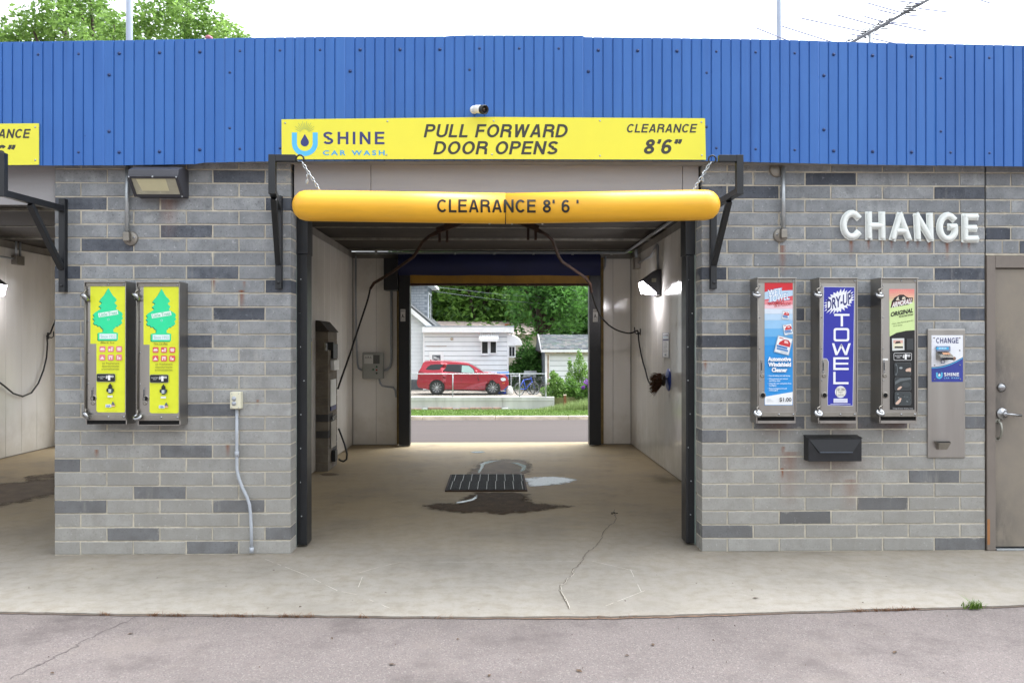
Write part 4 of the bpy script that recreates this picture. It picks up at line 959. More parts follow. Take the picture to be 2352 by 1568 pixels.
P.text('Change Drawer Emptied Daily', 1428, 1320, 1624, 1334, '#c5c5c5', .01); P.build('label_panel', m3)
q = at(*fR(1362, 857), VY-.001); MB().box((q.x-.022, VY-.002, q.z-.007), (q.x+.022, VY-.0005, q.z+.007), M['white_plastic']).build('name_strip', m3)

# ---------------------------------------------------------------- six white letters on the wall
fC = cv(2480, 600, 3.973); LY = WY-.026
lp = mat('yellowed_white_plastic', '#dfe3df', .3, var=.05, scale=14)
def arcp(cx, cy, rx, ry, a0, a1, n=14): return [(cx+rx*math.cos(R(a0+(a1-a0)*i/n)), cy-ry*math.sin(R(a0+(a1-a0)*i/n))) for i in range(n+1)]
LET = [('C', [arcp(292, 303, 98, 140, 44, 316)], 'curved open first letter C'),
 ('H', [[(493, 172), (497, 448)], [(651, 172), (655, 450)], [(495, 312), (653, 312)]], 'letter H'),
 ('A', [[(864, 185), (782, 458)], [(864, 185), (965, 458)], [(826, 374), (918, 374)]], 'pointed letter A'),
 ('N', [[(1065, 190), (1078, 462)], [(1065, 190), (1226, 464)], [(1218, 186), (1228, 464)]], 'letter N with a slanted stroke'),
 ('G', [arcp(1434, 328, 96, 140, 46, 330)+[(1520, 372), (1518, 325)], [(1516, 325), (1458, 325)]], 'curved letter G'),
 ('E', [[(1638, 200), (1640, 472)], [(1638, 204), (1768, 204)], [(1640, 342), (1752, 342)], [(1640, 468), (1770, 468)]], 'last letter E by the door')]
for ch, strokes, desc in LET:
    allp = [p for s in strokes for p in s]; cx = sum(p[0] for p in allp)/len(allp); yb = max(p[1] for p in allp)
    b = at(*fC(cx, yb+38), WY); t = thing('sign_letter', 'puffy white plastic '+desc+' on the wall', 'letter', (b.x, WY, b.z), 'white wall letters spelling CHANGE')
    face, flange = MB(), MB()
    for n_, s in enumerate(strokes):
        W3 = [at(*fC(x, y), WY) for x, y in s]; pts = []
        for a_, b_ in zip(W3, W3[1:]): pts.append(a_)
        pts.append(W3[-1])
        e0 = (pts[0]-pts[1]).normalized(); e1 = (pts[-1]-pts[-2]).normalized()
        r = .0215; fl = .0282
        ext = lambda d: [pts[0]+e0*d]+pts+[pts[-1]+e1*d]
        P3 = ext(.006); N = len(P3); ra = [r*.55]+[r]*(N-2)+[r*.55]
        inn = ext(.0); 
        P3 = [pts[0]+e0*.012, pts[0]+e0*.004]+pts+[pts[-1]+e1*.004, pts[-1]+e1*.012]
        ra = [r*.5, r*.92]+[r]*len(pts)+[r*.92, r*.5]
        yo = Vector((0, -.014-.0007*n_, 0))
        face.sweep([p+yo for p in P3], ra, lp, rb=.023, n=14, axis=(0, 1, 0))
        P4 = [pts[0]+e0*.020]+pts+[pts[-1]+e1*.020]; yo = Vector((0, -.0075-.0005*n_, 0))
        flange.sweep([p+yo for p in P4], fl, lp, rb=.006, n=8, axis=(0, 1, 0), smooth=False)
    fo = face.build('letter_face', t); flange.build('back_flange', t)
    mb = MB()
    for q in (strokes[0][0], strokes[0][-1]): 
        p3 = at(*fC(q[0], q[1]+(-18 if q[1] < 300 else 22)), WY); fastener(mb, (p3.x, WY-.013, p3.z), .006)
    mb.build('screw_row', t, kind='stuff')

# ---------------------------------------------------------------- change machine
f7 = cv(2740, 760, 2.45); f9 = cv(2780, 990, 9.227); CY = WY-.016
a, b = at(*f7(106, 1503), CY), at(*f7(383, 554), CY)
t = thing('change_machine', 'tall flush stainless change machine plate with a blue and white label', 'change machine', ((a.x+b.x)/2, WY, a.z))
MB().box((a.x, CY, a.z), (b.x, WY-.002, b.z), M['steel']).build('faceplate', t, bevel=.009)
def CP(y=CY): return Print(lambda x, y_, k: (lambda p: (p.x, p.y-k, p.z))(at(*f9(x, y_), y-.001)))
P = CP(); P.rect(132, 142, 1003, 1430, '#eef0f6')
def cvpt(x): u = (x-134)/870; return 1010-270*u*u-10*u
xs = [134+870*i/16 for i in range(17)]
P.poly([(134, 1430)]+[(1003, 1430)]+[(x, cvpt(x)+10) for x in xs[::-1]], '#262c74'); P.poly([(x, cvpt(x)+62-12*i/16) for i, x in enumerate(xs)]+[(x, cvpt(x)+30-4) for x in xs[::-1]], '#52b4e6')
P.poly([(134, 1430), (1003, 1430)]+[(x, cvpt(x)+48+22*((x-134)/870)) for x in xs[::-1]], '#34409b')
P.caps('CHANGE', 262, 212, 880, 360, '#363c72', .17, 0, .16)
I9 = lambda x, y: (x, y)
u_logo(P, I9, 256, 440, 305, 392, 1172, 1346, '#57c1ea'); drop(P, I9, 348, 1186, 1280, 32, '#f2f5fa')
for i in range(9): a_ = R(200+140*i/8); P.line(348+52*math.cos(a_), 1180+52*math.sin(a_), 348+98*math.cos(a_), 1180+98*math.sin(a_), 5, '#4f7fc4')
P.caps('SHINE', 470, 1174, 888, 1268, '#f4f6fb', .2, gap=.2); P.text('CAR WASH', 468, 1300, 888, 1342, '#8cc8ee', .03, sp=1.4)
P.rect(388, 832, 488, 916, '#4a5080'); P.ell(438, 870, 38, 34, '#e6e9f4'); P.text('insert bills face up', 340, 936, 536, 950, '#b0a8bc', 0); P.build('label_panel', t)
p, q = at(*f9(250, 588), CY), at(*f9(622, 440), CY); MB().box((p.x, CY-.02, p.z), (q.x, CY-.0012, q.z), mat('grey_bezel', '#7c86a0', .4)).build('bill_display', t, bevel=.002)
P = CP(CY-.02); P.rect(268, 470, 610, 540, '#41b7e8'); P.text('$1/5/10', 330, 482, 546, 528, '#e8f8ff', .03); P.build('display_print', t)
za, zb = at(*f9(250, 820), CY).z, at(*f9(250, 600), CY).z; xa, xb = p.x, q.x
mb = MB(); D = .075
mb.prism([(xa, CY-.001, zb), (xa, CY-D*.6, (za+zb)/2+.01), (xa, CY-D, (za+zb)/2-.012), (xa, CY-D*.7, za+.008), (xa, CY-.001, za)], (xb-xa, 0, 0), mat('tarnished_chrome', '#9b968c', .3, metal=.9, var=.25, scale=30)); bv = mb.build('bill_validator', t, bevel=.003)
MB().box((xa+.012, CY-D-.0015, (za+zb)/2-.03), (xb-.012, CY-D+.004, (za+zb)/2-.018), M['void']).build('bill_slot', bv)
MB().quad([(xa+.03, CY-D*.35-.006, (za+zb)/2+.026), (xb-.018, CY-D*.35-.006, (za+zb)/2+.026), (xb-.015, CY-D*.6-.003, (za+zb)/2+.0105), (xa+.035, CY-D*.6-.003, (za+zb)/2+.0105)], mat('faded_orange_sticker', '#b98764', .6)).build('sticker', bv)
q = at(*f9(752, 782), CY); MB().lathe((q.x, CY, q.z), (0, -1, 0), [(0, .0145), (.006, .014), (.008, .007), (.005, 0)], mat('bronze_lock', '#8f7464', .35, metal=.7), n=16).build('key_lock', t)
mb = MB()
for x, y in ((210, 214), (915, 214), (915, 560), (217, 972), (922, 965), (217, 1362), (928, 1355)): fastener(mb, at(*f9(x, y), CY-.002), .0055, M['steel_dull'])
mb.build('screw_row', t, kind='stuff')
p, q = at(*f7(153, 1378), CY), at(*f7(262, 1378), CY); z1 = p.z; z0 = at(*f7(205, 1438), CY).z; w_ = q.x-p.x
mb = MB(); mb.prism([(p.x, CY-.001, z1), (q.x, CY-.001, z1), (q.x-w_*.2, CY-.001, z0), (p.x+w_*.2, CY-.001, z0)], (0, -.004, 0), M['steel'])
mb.quad([(p.x, CY-.005, z1), (q.x, CY-.005, z1), (q.x-.012, CY-.055, z1-.006), (p.x+.012, CY-.055, z1-.006)], M['void'])
mb.quad([(p.x+.012, CY-.055, z1-.006), (q.x-.012, CY-.055, z1-.006), (q.x-w_*.22, CY-.02, z0), (p.x+w_*.22, CY-.02, z0)], M['steel']); mb.quad([(p.x, CY-.005, z1), (p.x+.012, CY-.055, z1-.006), (p.x+w_*.22, CY-.02, z0), (p.x+w_*.2, CY-.005, z0)], M['steel']); mb.quad([(q.x, CY-.005, z1), (q.x-.012, CY-.055, z1-.006), (q.x-w_*.22, CY-.02, z0), (q.x-w_*.2, CY-.005, z0)], M['steel'])
mb.build('coin_cup', t)

# ---------------------------------------------------------------- black letter box
fB = cv(2380, 1280, 9.8); BYY = WY-.10
p, q = at(*fB(445, 1015), BYY), at(*fB(2010, 345), BYY)
t = thing('letter_box', 'black steel letter box with a sloping lid on the block wall', 'letter box', ((p.x+q.x)/2, WY, p.z))
bx = mat('black_letter_box', '#17181c', .42, var=.2, scale=15)
x0, x1, z0, z1 = p.x, q.x, p.z, q.z; zw = z1+.012
mb = MB(); mb.prism([(x0, WY-.003, z0), (x0, BYY, z0), (x0, BYY, z1), (x0, WY-.003, zw)], (x1-x0, 0, 0), bx); mb.build('body', t, bevel=.002)
mb = MB(); mb.prism([(x0-.004, WY-.003, zw+.002), (x0-.004, BYY-.006, z1+.002), (x0-.004, BYY-.006, z1+.006), (x0-.004, WY-.003, zw+.008)], (x1-x0+.008, 0, 0), bx); mb.build('lid', t)
# front flap like an envelope, thicker towards its lower edge
zf = at(*fB(1200, 735), BYY).z; xl, xr_ = at(*fB(745, 735), BYY).x, at(*fB(1735, 735), BYY).x
mb = MB(); mb.add([(x0+.004, BYY-.001, z1-.004), (x1-.004, BYY-.001, z1-.004), (xr_, BYY-.014, zf), (xl, BYY-.014, zf), (xr_, BYY-.001, zf-.006), (xl, BYY-.001, zf-.006)], [(0, 1, 2, 3), (3, 2, 4, 5), (0, 3, 5), (1, 4, 2)], bx); mb.build('flap', t)
mb = MB(); mb.box((xl+.004, BYY-.02, zf-.0045), (xr_-.004, BYY-.0145, zf+.002), M['galv'] if 0 else mat('worn_edge', '#4d5560', .45)); mb.build('flap_edge', t)

# ---------------------------------------------------------------- brown steel door
brn = mat('taupe_painted_steel', '#746b63', .5, var=.06, scale=3, dirt=.5, dcol=(.06, .055, .05))
def door_mat():
    k = NT('taupe_door_leaf'); x, y, z = k.xyz(); n1 = k.noise(2.4, 6, .65); n2 = k.noise(9, 5, .7, stretch=(1, 1, .35))
    c = k.mix(k.ramp(n1, .3, .75), lin('#776f66'), lin('#847b6d'))
    hx = PX(2278, WY); g = k.math('MULTIPLY', k.ramp(x, hx+.28, hx, 0, 1), k.math('MULTIPLY', k.ramp(z, .75, 1.1), k.ramp(z, 1.95, 1.4)))
    g2 = k.math('MULTIPLY', k.ramp(x, hx+.3, hx+.05, 0, 1), k.ramp(z, .62, .1))
    g = k.math('ADD', k.math('MULTIPLY', g, .7), k.math('MULTIPLY', g2, .6)); c = k.mix(k.math('MULTIPLY', g, k.ramp(n2, .3, .62)), c, lin('#3f3c3b'))
    return k.fin(c, .48)
x0 = PX(2264, WY)+.004; t = thing('steel_door', 'taupe steel door with a lever handle at the right edge', 'door', (x0+.45, WY+.05, 0))
xi, xo, zT = PX(2278.5, WY+.04), x0+.915, 2.315; zt = PZ(616, WY+.04)
MB().box((x0, WY-.012, .003), (xi-.003, WY+.12, zT), brn).build('frame_jamb', t, bevel=.003); MB().box((xo-.05, WY-.012, .003), (xo, WY+.12, zT), brn).build('frame_jamb', t, bevel=.003)
MB().box((xi-.0025, WY-.012, zt+.006), (xo-.0505, WY+.12, zT), brn).build('frame_head', t, bevel=.003)
MB().box((xi+.003, WY+.012, .028), (xo-.056, WY+.056, zt), door_mat()).build('leaf', t, bevel=.002)
MB().box((xi, WY-.02, 0.001), (xo-.052, WY+.1, .016), M['galv']).build('threshold', t, bevel=.003)
MB().box((x0-.001, WY-.014, .05), (x0+.02, WY-.0125, .25), mat('orange_primer', '#9a6a40', .7)).build('bare_patch', t)
DF = WY+.012
def dp(X, Y): return at(*f7(X, Y), DF)
q = dp(645, 985); MB().lathe((q.x, DF, q.z), (0, -1, 0), [(0, .036), (.006, .036), (.012, .028), (.02, .025), (.024, .018), (.0245, 0)], M['chrome'], n=20).build('deadbolt', t)
q = dp(650, 1177); mb = MB().lathe((q.x, DF, q.z), (0, -1, 0), [(0, .047), (.006, .047), (.014, .04), (.02, .02), (.05, .018), (.055, .012), (.055, 0)], M['chrome'], n=22); e = dp(765, 1186)
mb.sweep([(q.x+.005, DF-.048, q.z), (q.x+.04, DF-.052, q.z-.002), (e.x, DF-.05, e.z)], .010, M['chrome'], n=8); mb.build('lever_handle', t)
a_, b_ = dp(618, 1228), dp(618, 1362); g = mat('worn_brass_pull', '#8d8c83', .4, metal=.6, var=.2, scale=20)
mb = MB().sweep([(a_.x, DF-.004, a_.z), (a_.x+.01, DF-.03, a_.z-.02), (a_.x+.014, DF-.036, (a_.z+b_.z)/2), (a_.x+.008, DF-.03, b_.z+.02), (a_.x, DF-.004, b_.z)], .009, g, n=8)
for z in (a_.z, b_.z): mb.box((a_.x-.022, DF-.006, z-.013), (a_.x+.018, DF-.0005, z+.013), g)
mb.build('pull_handle', t)

# ---------------------------------------------------------------- inside the middle bay
def pay_pillar():
    Y0, Y1, X0, X1 = 10.55, 11.15, BXL+.016, -2.125; Zt = at(757, 762, Y0).z
    t = thing('pay_pillar', 'grey brick pay pillar with a sloping top against the white wall', 'pay station', ((X0+X1)/2, (Y0+Y1)/2, 0))
    core = MB().box((X0, Y0+.006, 0), (X1-.006, Y1-.006, Zt), mat('brown_mortar', '#6d6456', .95, var=.2)).build('core', t)
    n = 17; h = Zt/n; pb = mat('brown_grey_brick', '#6e665a', .9, var=.3, scale=5, bump=.3); pd = mat('dark_pillar_brick', '#3f3d3b', .9, var=.2, scale=8)
    for i in range(n):
        ys = [Y0, Y0+.2, Y1-.2, Y1] if i % 2 else [Y0, Y0+.3, Y1]
        if i % 2: ys = [Y0, Y0+.15, Y0+.45, Y1]
        for a, b in zip(ys, ys[1:]):
            MB().box((X0+.002, a+.004, i*h+.005), (X1+random.uniform(-.002, .001), b-.004, (i+1)*h-.005), pd if (i in (6,) and a == Y0) or random.random() < .05 else pb).build('brick', t, bevel=.004)
    MB().prism([(X0, Y0-.015, Zt+.001), (X1+.02, Y0-.015, Zt+.001), (X0+.06, Y0-.015, Zt+.14), (X0, Y0-.015, Zt+.15)], (0, Y1-Y0+.03, 0), mat('stained_mortar_cap', '#3b352e', .9, var=.3, scale=8)).build('cap', t, bevel=.008)
    Xf = X1+.003
    def pl(y0, z0, y1, z1, d, m, n): return MB().box((Xf, y0, z0), (Xf+d, y1, z1), m).build(n, t, bevel=.003)
    pl(10.72, 1.43, 11.02, 1.62, .03, M['rubber'], 'selector_panel'); pl(10.68, 1.28, 11.0, 1.41, .05, M['white_plastic'], 'bill_acceptor')
    pl(10.66, .82, 11.0, 1.16, .012, M['white_plastic'], 'instruction_plate'); pl(10.66, .76, 11.0, .815, .014, mat('blue_plate', '#26306e', .4), 'instruction_plate')
    pl(10.66, .28, 11.0, .62, .014, M['steel_dull'], 'coin_box_door'); pl(10.7, .64, 10.95, .69, .03, M['chrome'], 'coin_box_lock'); pl(10.74, .1, 10.9, .24, .05, M['rubber'], 'hose_valve')
    a, b = at(745.5, 806, Y0-.03), at(757, 787, Y0-.03); MB().box((a.x, Y0-.05, a.z), (a.x+.035, Y0-.006, b.z), M['chrome']).build('receipt_slot', t, bevel=.004); MB().box((a.x+.04, Y0-.04, a.z+.01), (b.x+.05, Y0-.006, b.z+.01), M['rubber']).build('intercom', t, bevel=.004)
pay_pillar()
# boom arms and hoses
def boom(label, px, Ys, hang, hlabel, hpts, hw=.011):
    c = at(px[0][0], px[0][1]-14, Ys[0]); t = thing('hose_boom', label, 'boom', (c.x, c.y, 2.7), 'ceiling hose booms')
    pts = [at(x, y, Y) for (x, y), Y in zip(px, Ys)]; MB().sweep(pts, [.03]+[.02]*(len(pts)-2)+[.017], M['rusty'], n=8).build('arm', t)
    s = 1 if px[-1][0] > px[0][0] else -1; p0 = pts[0]
    MB().beam(p0+Vector((-s*.34, -.05, .13)), p0+Vector((s*.02, 0, .01)), .07, .07, M['rusty']).build('swivel_body', t)
    MB().cyl((p0.x-s*.1, p0.y, p0.z+.05), (p0.x-s*.1, p0.y, 3.099), .035, M['rusty']).build('ceiling_post', t)
    MB().box((p0.x-s*.1-.1, p0.y-.1, 3.085), (p0.x-s*.1+.1, p0.y+.1, 3.0985), M['rusty']).build('ceiling_plate', t)
    for k in (-.1, -.01): MB().beam(p0+Vector((s*k, 0, .02)), p0+Vector((s*k, 0, -.13)), .03, .03, M['rusty']).build('stop_lug', t)
    hp = [at(x, y, Y) for x, y, Y in hpts]; hp[0] = pts[-1]
    # smooth the hose
    def cr(P):
        out = []
        for i in range(len(P)-1):
            a, b, c_, d = P[max(i-1, 0)], P[i], P[i+1], P[min(i+2, len(P)-1)]
            for k in range(6):
                u = k/6; out.append(.5*((2*b)+(c_-a)*u+(2*a-5*b+4*c_-d)*u*u+(3*b-a-3*c_+d)*u**3))
        return out+[P[-1]]
    return t, cr(hp), hp
BXW = lambda x: (BXR-.03)  # hoses near the right wall
tl, hL, _ = boom('rusty hose boom swinging to the pay pillar side of the ceiling', [(1008, 532), (986, 543), (970, 556), (959, 576), (949, 590), (914, 615), (885, 635), (859, 650), (850, 664)], [10.0, 10.1, 10.2, 10.3, 10.4, 10.6, 10.8, 10.9, 10.9], 0, '', [(850, 664, 10.9), (844, 690, 10.9), (826, 745, 10.9), (803, 815, 10.85), (783, 872, 10.8), (776, 893, 10.8)])
mb = MB().sweep(hL, .0125, M['rubber'], n=8); tag(mb.build('hose'), 'black hose running from the rusty boom down to the pay pillar', 'hose', 'black wash hoses')
tr, hR, _ = boom('rusty hose boom reaching toward the lit lamp side wall', [(1232, 527), (1246, 534), (1258, 541), (1270, 553), (1277, 574), (1284, 590), (1291, 601), (1312, 615), (1345, 638), (1355, 652), (1359, 672)], [10.0, 10.05, 10.1, 10.2, 10.4, 10.6, 10.7, 11.0, 11.4, 11.6, 11.6], 0, '', [(1359, 672, 11.6), (1366, 697, 11.8), (1380, 727, 12.0), (1402, 749, 12.2), (1425, 761, 12.4), (1448, 765, 12.5), (1464, 759, 12.55), (1471, 764, 12.5), (1474, 790, 12.4), (1479, 830, 12.1), (1486, 865, 11.7), (1494, 883, 11.4), (1501, 882, 11.1), (1508, 871, 10.95), (1515, 871, 10.85)])
hR = [Vector((min(p.x, BXR-.035), p.y, p.z)) for p in hR]
mb = MB().sweep(hR, .0115, M['rubber'], n=8); tag(mb.build('hose'), 'black hose looping over a wall hook to the foam brush', 'hose', 'black wash hoses')
low = [(778, 984, 10.85), (784, 1000, 10.8), (792, 1022, 10.75), (797, 1042, 10.7), (796, 1054, 10.75), (789, 1059, 10.85), (782, 1057, 10.95), (779, 1054, 11.0)]
P_ = [at(*p) for p in low]; mb = MB().sweep([Vector((max(p.x, -2.09), p.y, max(p.z, .014))) for p in P_], .012, M['rubber'], n=8); tag(mb.build('hose'), 'short black hose drooping from the pay pillar to the floor', 'hose', 'black wash hoses')
def hook(label, p, s):           # p on wall, s = direction into the bay
    t = thing('hose_hook', label, 'hook', p, 'wall hose hooks')
    MB().box((p[0], p[1]-.025, p[2]-.05), (p[0]+s*.008, p[1]+.025, p[2]+.05), M['black']).build('back_plate', t)
    MB().sweep([(p[0]+s*.008, p[1], p[2]-.02), (p[0]+s*.06, p[1], p[2]-.03), (p[0]+s*.085, p[1], p[2]-.01), (p[0]+s*.09, p[1], p[2]+.07)], .009, M['black'], n=8).build('hook_arm', t)
q = atx(1471, 762, BXR-.016); hook('black hose hook on the white wall beside the lit lamp', (BXR-.016, q.y, q.z), -1)
# foam brush in its holder
q = atx(1530, 872, BXR-.05); t = thing('foam_brush', 'round brown bristle foam brush hanging on the white wall', 'brush', (BXR-.02, q.y, q.z-.2)); bc = Vector((BXR-.12, q.y+.03, q.z))
MB().lathe((BXR-.016, q.y, q.z), (-1, 0, 0), [(0, .14), (.012, .14), (.02, .12), (.02, 0)], mat('blue_holder_plate', '#26408f', .4), n=20).build('holder_plate', t)
MB().cyl((BXR-.018, q.y, q.z+.02), (BXR-.17, q.y, q.z+.02), .02, M['galv']).build('holder_peg', t)
MB().lathe(bc+Vector((.02, 0, .0)), (1, 0, 0), [(0, 0), (0, .07), (.03, .085), (.04, .06), (.04, 0)], mat('brush_block', '#2d2118', .7), n=18).build('brush_block', t)
mb = MB(); bm_ = mat('brown_bristle', '#4a2c17', .9, var=.4, scale=40)
for i in range(330):
    a = random.uniform(0, 2*math.pi); r = random.uniform(.02, .085); rt = r*1.25+random.uniform(.0, .05); o = Vector((0, math.cos(a)*r, math.sin(a)*r)); e = Vector((-.1-random.uniform(-.03, .03), math.cos(a)*rt, math.sin(a)*rt-random.uniform(.02, .10)))
    p, q2 = bc+o+Vector((.01, 0, 0)), bc+e; s = (q2-p).cross(Vector((random.uniform(-1, 1), random.uniform(-1, 1), .3))).normalized()*.004
    mb.add([p-s, p+s, q2+s*.5, q2-s*.5], [(0, 1, 2, 3)], bm_)
mb.build('bristles', t, kind='stuff', recalc=False)
# lit lamp on the wall with its conduit
lampglow = emit('lit_lamp_lens', (1, .96, 1), 17)
def bay_lamp(label, X, y, z, s, with_pipe=True):
    """X wall face, s direction into the bay (+1 towards +x)"""
    t = thing('bay_lamp', label, 'lamp', (X, y, z-.2), 'lit bay wall lamps'); d = .24; w_ = .17
    P = [(X+s*.002, z+.17), (X+s*.05, z+.17), (X+s*d, z+.03), (X+s*d, z+.01), (X+s*.06, z-.14), (X+s*.06, z-.17), (X+s*.002, z-.17)]
    MB().prism([(a, y-w_, b) for a, b in P], (0, 2*w_, 0), M['bronze']).build('housing', t, bevel=.006)
    a, b = Vector((X+s*(d+.001), 0, z+.012)), Vector((X+s*.068, 0, z-.14)); n = Vector((s*.15, 0, -.18)).normalized()*.004; m_ = (a+b)/2+n*22; a = a+n; b = b+n
    mb = MB(); A_ = [(a.x, y-w_+.01, a.z), (m_.x, y-w_+.015, m_.z), (b.x, y-w_+.01, b.z)]; B_ = [(a.x, y+w_-.01, a.z), (m_.x, y+w_-.015, m_.z), (b.x, y+w_-.01, b.z)]
    mb.add(A_+B_, [(0, 1, 4, 3), (1, 2, 5, 4), (0, 2, 1), (3, 4, 5)], lampglow); mb.build('lens', t)
    P2 = Print(lambda u, v, k: (X+s*(.06+.09*u), y-w_-.0065-k, z+.0+.09*v)); P2.rect(.1, 0, .75, .55, '#8f8b78'); P2.build('sticker', t)
    return t
q = atx(1513, 650, BXR-.016); bay_lamp('bright lit wall lamp on the white wall above the foam brush', BXR-.016, q.y, q.z, -1); ly, lz = q.y, q.z
t = thing('bay_conduit', 'grey conduit with a junction box feeding the lit wall lamp', 'conduit', (BXR-.06, 12.6, 2.5))
jb = atx(1464, 604, BXR-.05); j = Vector((BXR-.05, jb.y, jb.z))
MB().box((j.x-.055, j.y-.09, j.z-.09), (j.x+.033, j.y+.09, j.z+.07), M['steel_dull']).build('junction_box', t, bevel=.006)
MB().sweep([(j.x+.01, j.y-.09, j.z), (BXR-.03, ly+.5, j.z+.0), (BXR-.03, ly+.06, lz+.52), (BXR-.03, ly, lz+.5), (BXR-.03, ly, lz+.165)], .014, M['grey_pipe'], n=8).build('pipe', t)
for k in (-.045, .03): MB().cyl((j.x-.02, j.y+k, j.z+.07), (j.x-.02, j.y+k, 3.05), .016, M['grey_pipe']).build('pipe', t)
t = thing('ceiling_pipe', 'grey pipe along the ceiling corner and across the back', 'pipe', (0, 12.9, 3.0))
MB().sweep([(BXR-.14, 8.0, 3.06), (BXR-.14, 12.95, 3.06), (BXR-.16, 13.05, 3.06), (BXL+.1, 13.05, 3.05)], .02, M['grey_pipe'], n=8).build('pipe', t)
mb = MB()
for i in range(7): mb.cyl((-1.9+i*.62, 13.05, 3.05), (-1.86+i*.62, 13.05, 3.05), .025, M['galv'], n=8)
mb.build('coupling_row', t, kind='stuff')
# signs inside
def wall_sign(name, label, X, s, y0, y1, z0, z1, draw):
    t = thing(name, label, 'sign', (X, (y0+y1)/2, z0)); MB().box((X, y0, z0), (X+s*.004, y1, z1), M['white_plastic']).build('board', t)
    P = Print(lambda u, v, k: (X+s*(.0046+k), (y1-(y1-y0)*u) if s < 0 else (y0+(y1-y0)*u), z1-(z1-z0)*v)); draw(P); P.build('print', t)
a, b = atx(1522.6, 792, BXR-.016), atx(1537.6, 792, BXR-.016); z0, z1 = atx(1530, 821, BXR-.016).z, atx(1530, 764, BXR-.016).z
def dr(P):
    P.rect(0, 0, 1, 1, '#2c3570'); P.rect(.06, .015, .94, .985, '#eceef0'); P.rect(.08, .25, .92, .32, '#2c3570')
    P.text('U SHINE', .14, .07, .86, .14, '#2f3573', .03); P.text('CAR WASH', .14, .16, .86, .2, '#62b9dc', .02)
    for i in range(9): P.rect(.12, .36+i*.052, .6+.28*((i*7) % 5)/5, .372+i*.052, '#8a8d92')
    P.rect(.36, .86, .64, .92, '#7f8ba0')
wall_sign('notice_sign', 'narrow white notice with a navy border on the white wall', BXR-.016, -1, b.y, a.y, z0, z1, dr)
a, b = atx(703, 790, BXL+.016), atx(715.5, 790, BXL+.016)
def dr2(P):
    P.rect(0, 0, 1, 1, '#e8d21e'); P.rect(0, 0, 1, .16, '#23211a'); P.text('WARNING', .1, .03, .9, .13, '#e8d21e', .03)
    for i in range(11): P.rect(.1, .24+i*.062, .85-.2*((i*5) % 3)/3, .258+i*.062, '#4b4620')
    P.rect(0, .97, 1, 1, '#23211a')
wall_sign('warning_sign', 'yellow warning sign with a black heading on the white wall', BXL+.016, 1, a.y-.15, b.y, atx(710, 829, BXL).z, atx(710, 776, BXL).z, dr2)
# control box on the back wall
CBY = YB-.216; a, b = at(832, 870, CBY-.1), at(880, 809, CBY-.1); t = thing('control_box', 'grey door control box with coloured buttons on the back wall', 'control box', ((a.x+b.x)/2, CBY, a.z)); gb = mat('grey_enclosure', '#9b9d98', .5, var=.05)
MB().box((a.x, CBY-.1, a.z), (b.x, CBY, b.z), gb).build('enclosure', t, bevel=.012); MB().box((a.x+.02, CBY-.108, a.z+.02), (b.x-.02, CBY-.1005, b.z-.02), gb).build('cover', t, bevel=.004)
P = plane_print(ID, CBY-.109); P.rect(836.5, 815, 872, 835, '#8d8f8c'); P.rect(836.5, 815, 857, 835, '#d9dad6'); P.text('A.R.S.', 838, 818, 854, 823, '#6c6e70', .02); P.text('A', 841, 828, 846, 833, '#555', .02) if 0 else None
P.rect(857, 815, 872, 835, '#5c5e5c'); P.build('label', t)
for x, y, c in ((857, 848.5, '#0f6a4a'), (865, 842, '#14523a'), (865, 849.5, '#a03a3a'), (865, 857, '#26382f')):
    q = at(x, y, CBY-.11); MB().lathe((q.x, CBY-.1085, q.z), (0, -1, 0), [(0, .014), (.012, .013), (.014, 0)], mat('button_'+c[1:], c, .4), n=12).build('button', t)
def back_pipe(label, pts, r=.014):
    W3 = [at(x, y, CBY-.03) for x, y in pts]; tag(MB().sweep(W3, r, M['grey_pipe'], n=8).build('conduit'), label, 'conduit', 'grey conduits on the back wall')
back_pipe('grey conduit curving into the pillar side of the control box', [(817, 588), (817, 700), (818, 770), (820, 815), (821, 836), (824, 846), (832, 850)])
back_pipe('grey conduit dropping beside the back door to the control box', [(899, 665), (899, 760), (899, 830), (896, 842), (889, 849), (880, 851)], .02)
back_pipe('grey flexible conduit from the control box bottom to the door rail', [(871, 870), (873, 880), (878, 886), (890, 888), (903, 889), (908, 896), (910, 912)])
back_pipe('thin grey conduit beside the navy hood on the lamp side', [(1391, 588), (1390, 610), (1384, 625), (1381, 640), (1381, 700)])

# ---------------------------------------------------------------- next bay: hose, hook, lit lamp, conduit
q = atx(110, 771, LXL+.016); hook('black hose hook on the white wall of the next bay', (LXL+.016, q.y, q.z), 1)
hp = [atx(x, y, LXL+.06) for x, y in ((128, 735), (122, 748), (116, 765), (108, 771), (109, 790), (107, 820), (100, 850), (88, 880), (72, 902), (52, 910), (30, 903), (10, 886), (-15, 868), (-40, 862))]
tag(MB().sweep(hp, .012, M['rubber'], n=8).build('hose'), 'black hose drooping along the white wall of the next bay', 'hose', 'black wash hoses')
q = atx(-42, 655, LXL+.016); bay_lamp('lit wall lamp glowing at the picture edge in the next bay', LXL+.016, q.y, q.z, 1)
q = atx(40, 596, LXL+.05); t = thing('bay_conduit', 'grey conduit and junction box high in the next bay', 'conduit', (LXL+.05, q.y, q.z))
MB().box((LXL+.016, q.y-.1, q.z-.08), (LXL+.1, q.y+.1, q.z+.05), M['steel_dull']).build('junction_box', t, bevel=.006)
for k in (-.05, .05): MB().cyl((LXL+.06, q.y+k, q.z+.05), (LXL+.06, q.y+k, 3.098), .015, M['grey_pipe']).build('pipe', t)
MB().cyl((LXL+.05, q.y-.1, q.z), (LXL+.05, q.y-1.6, q.z), .014, M['grey_pipe']).build('pipe', t)

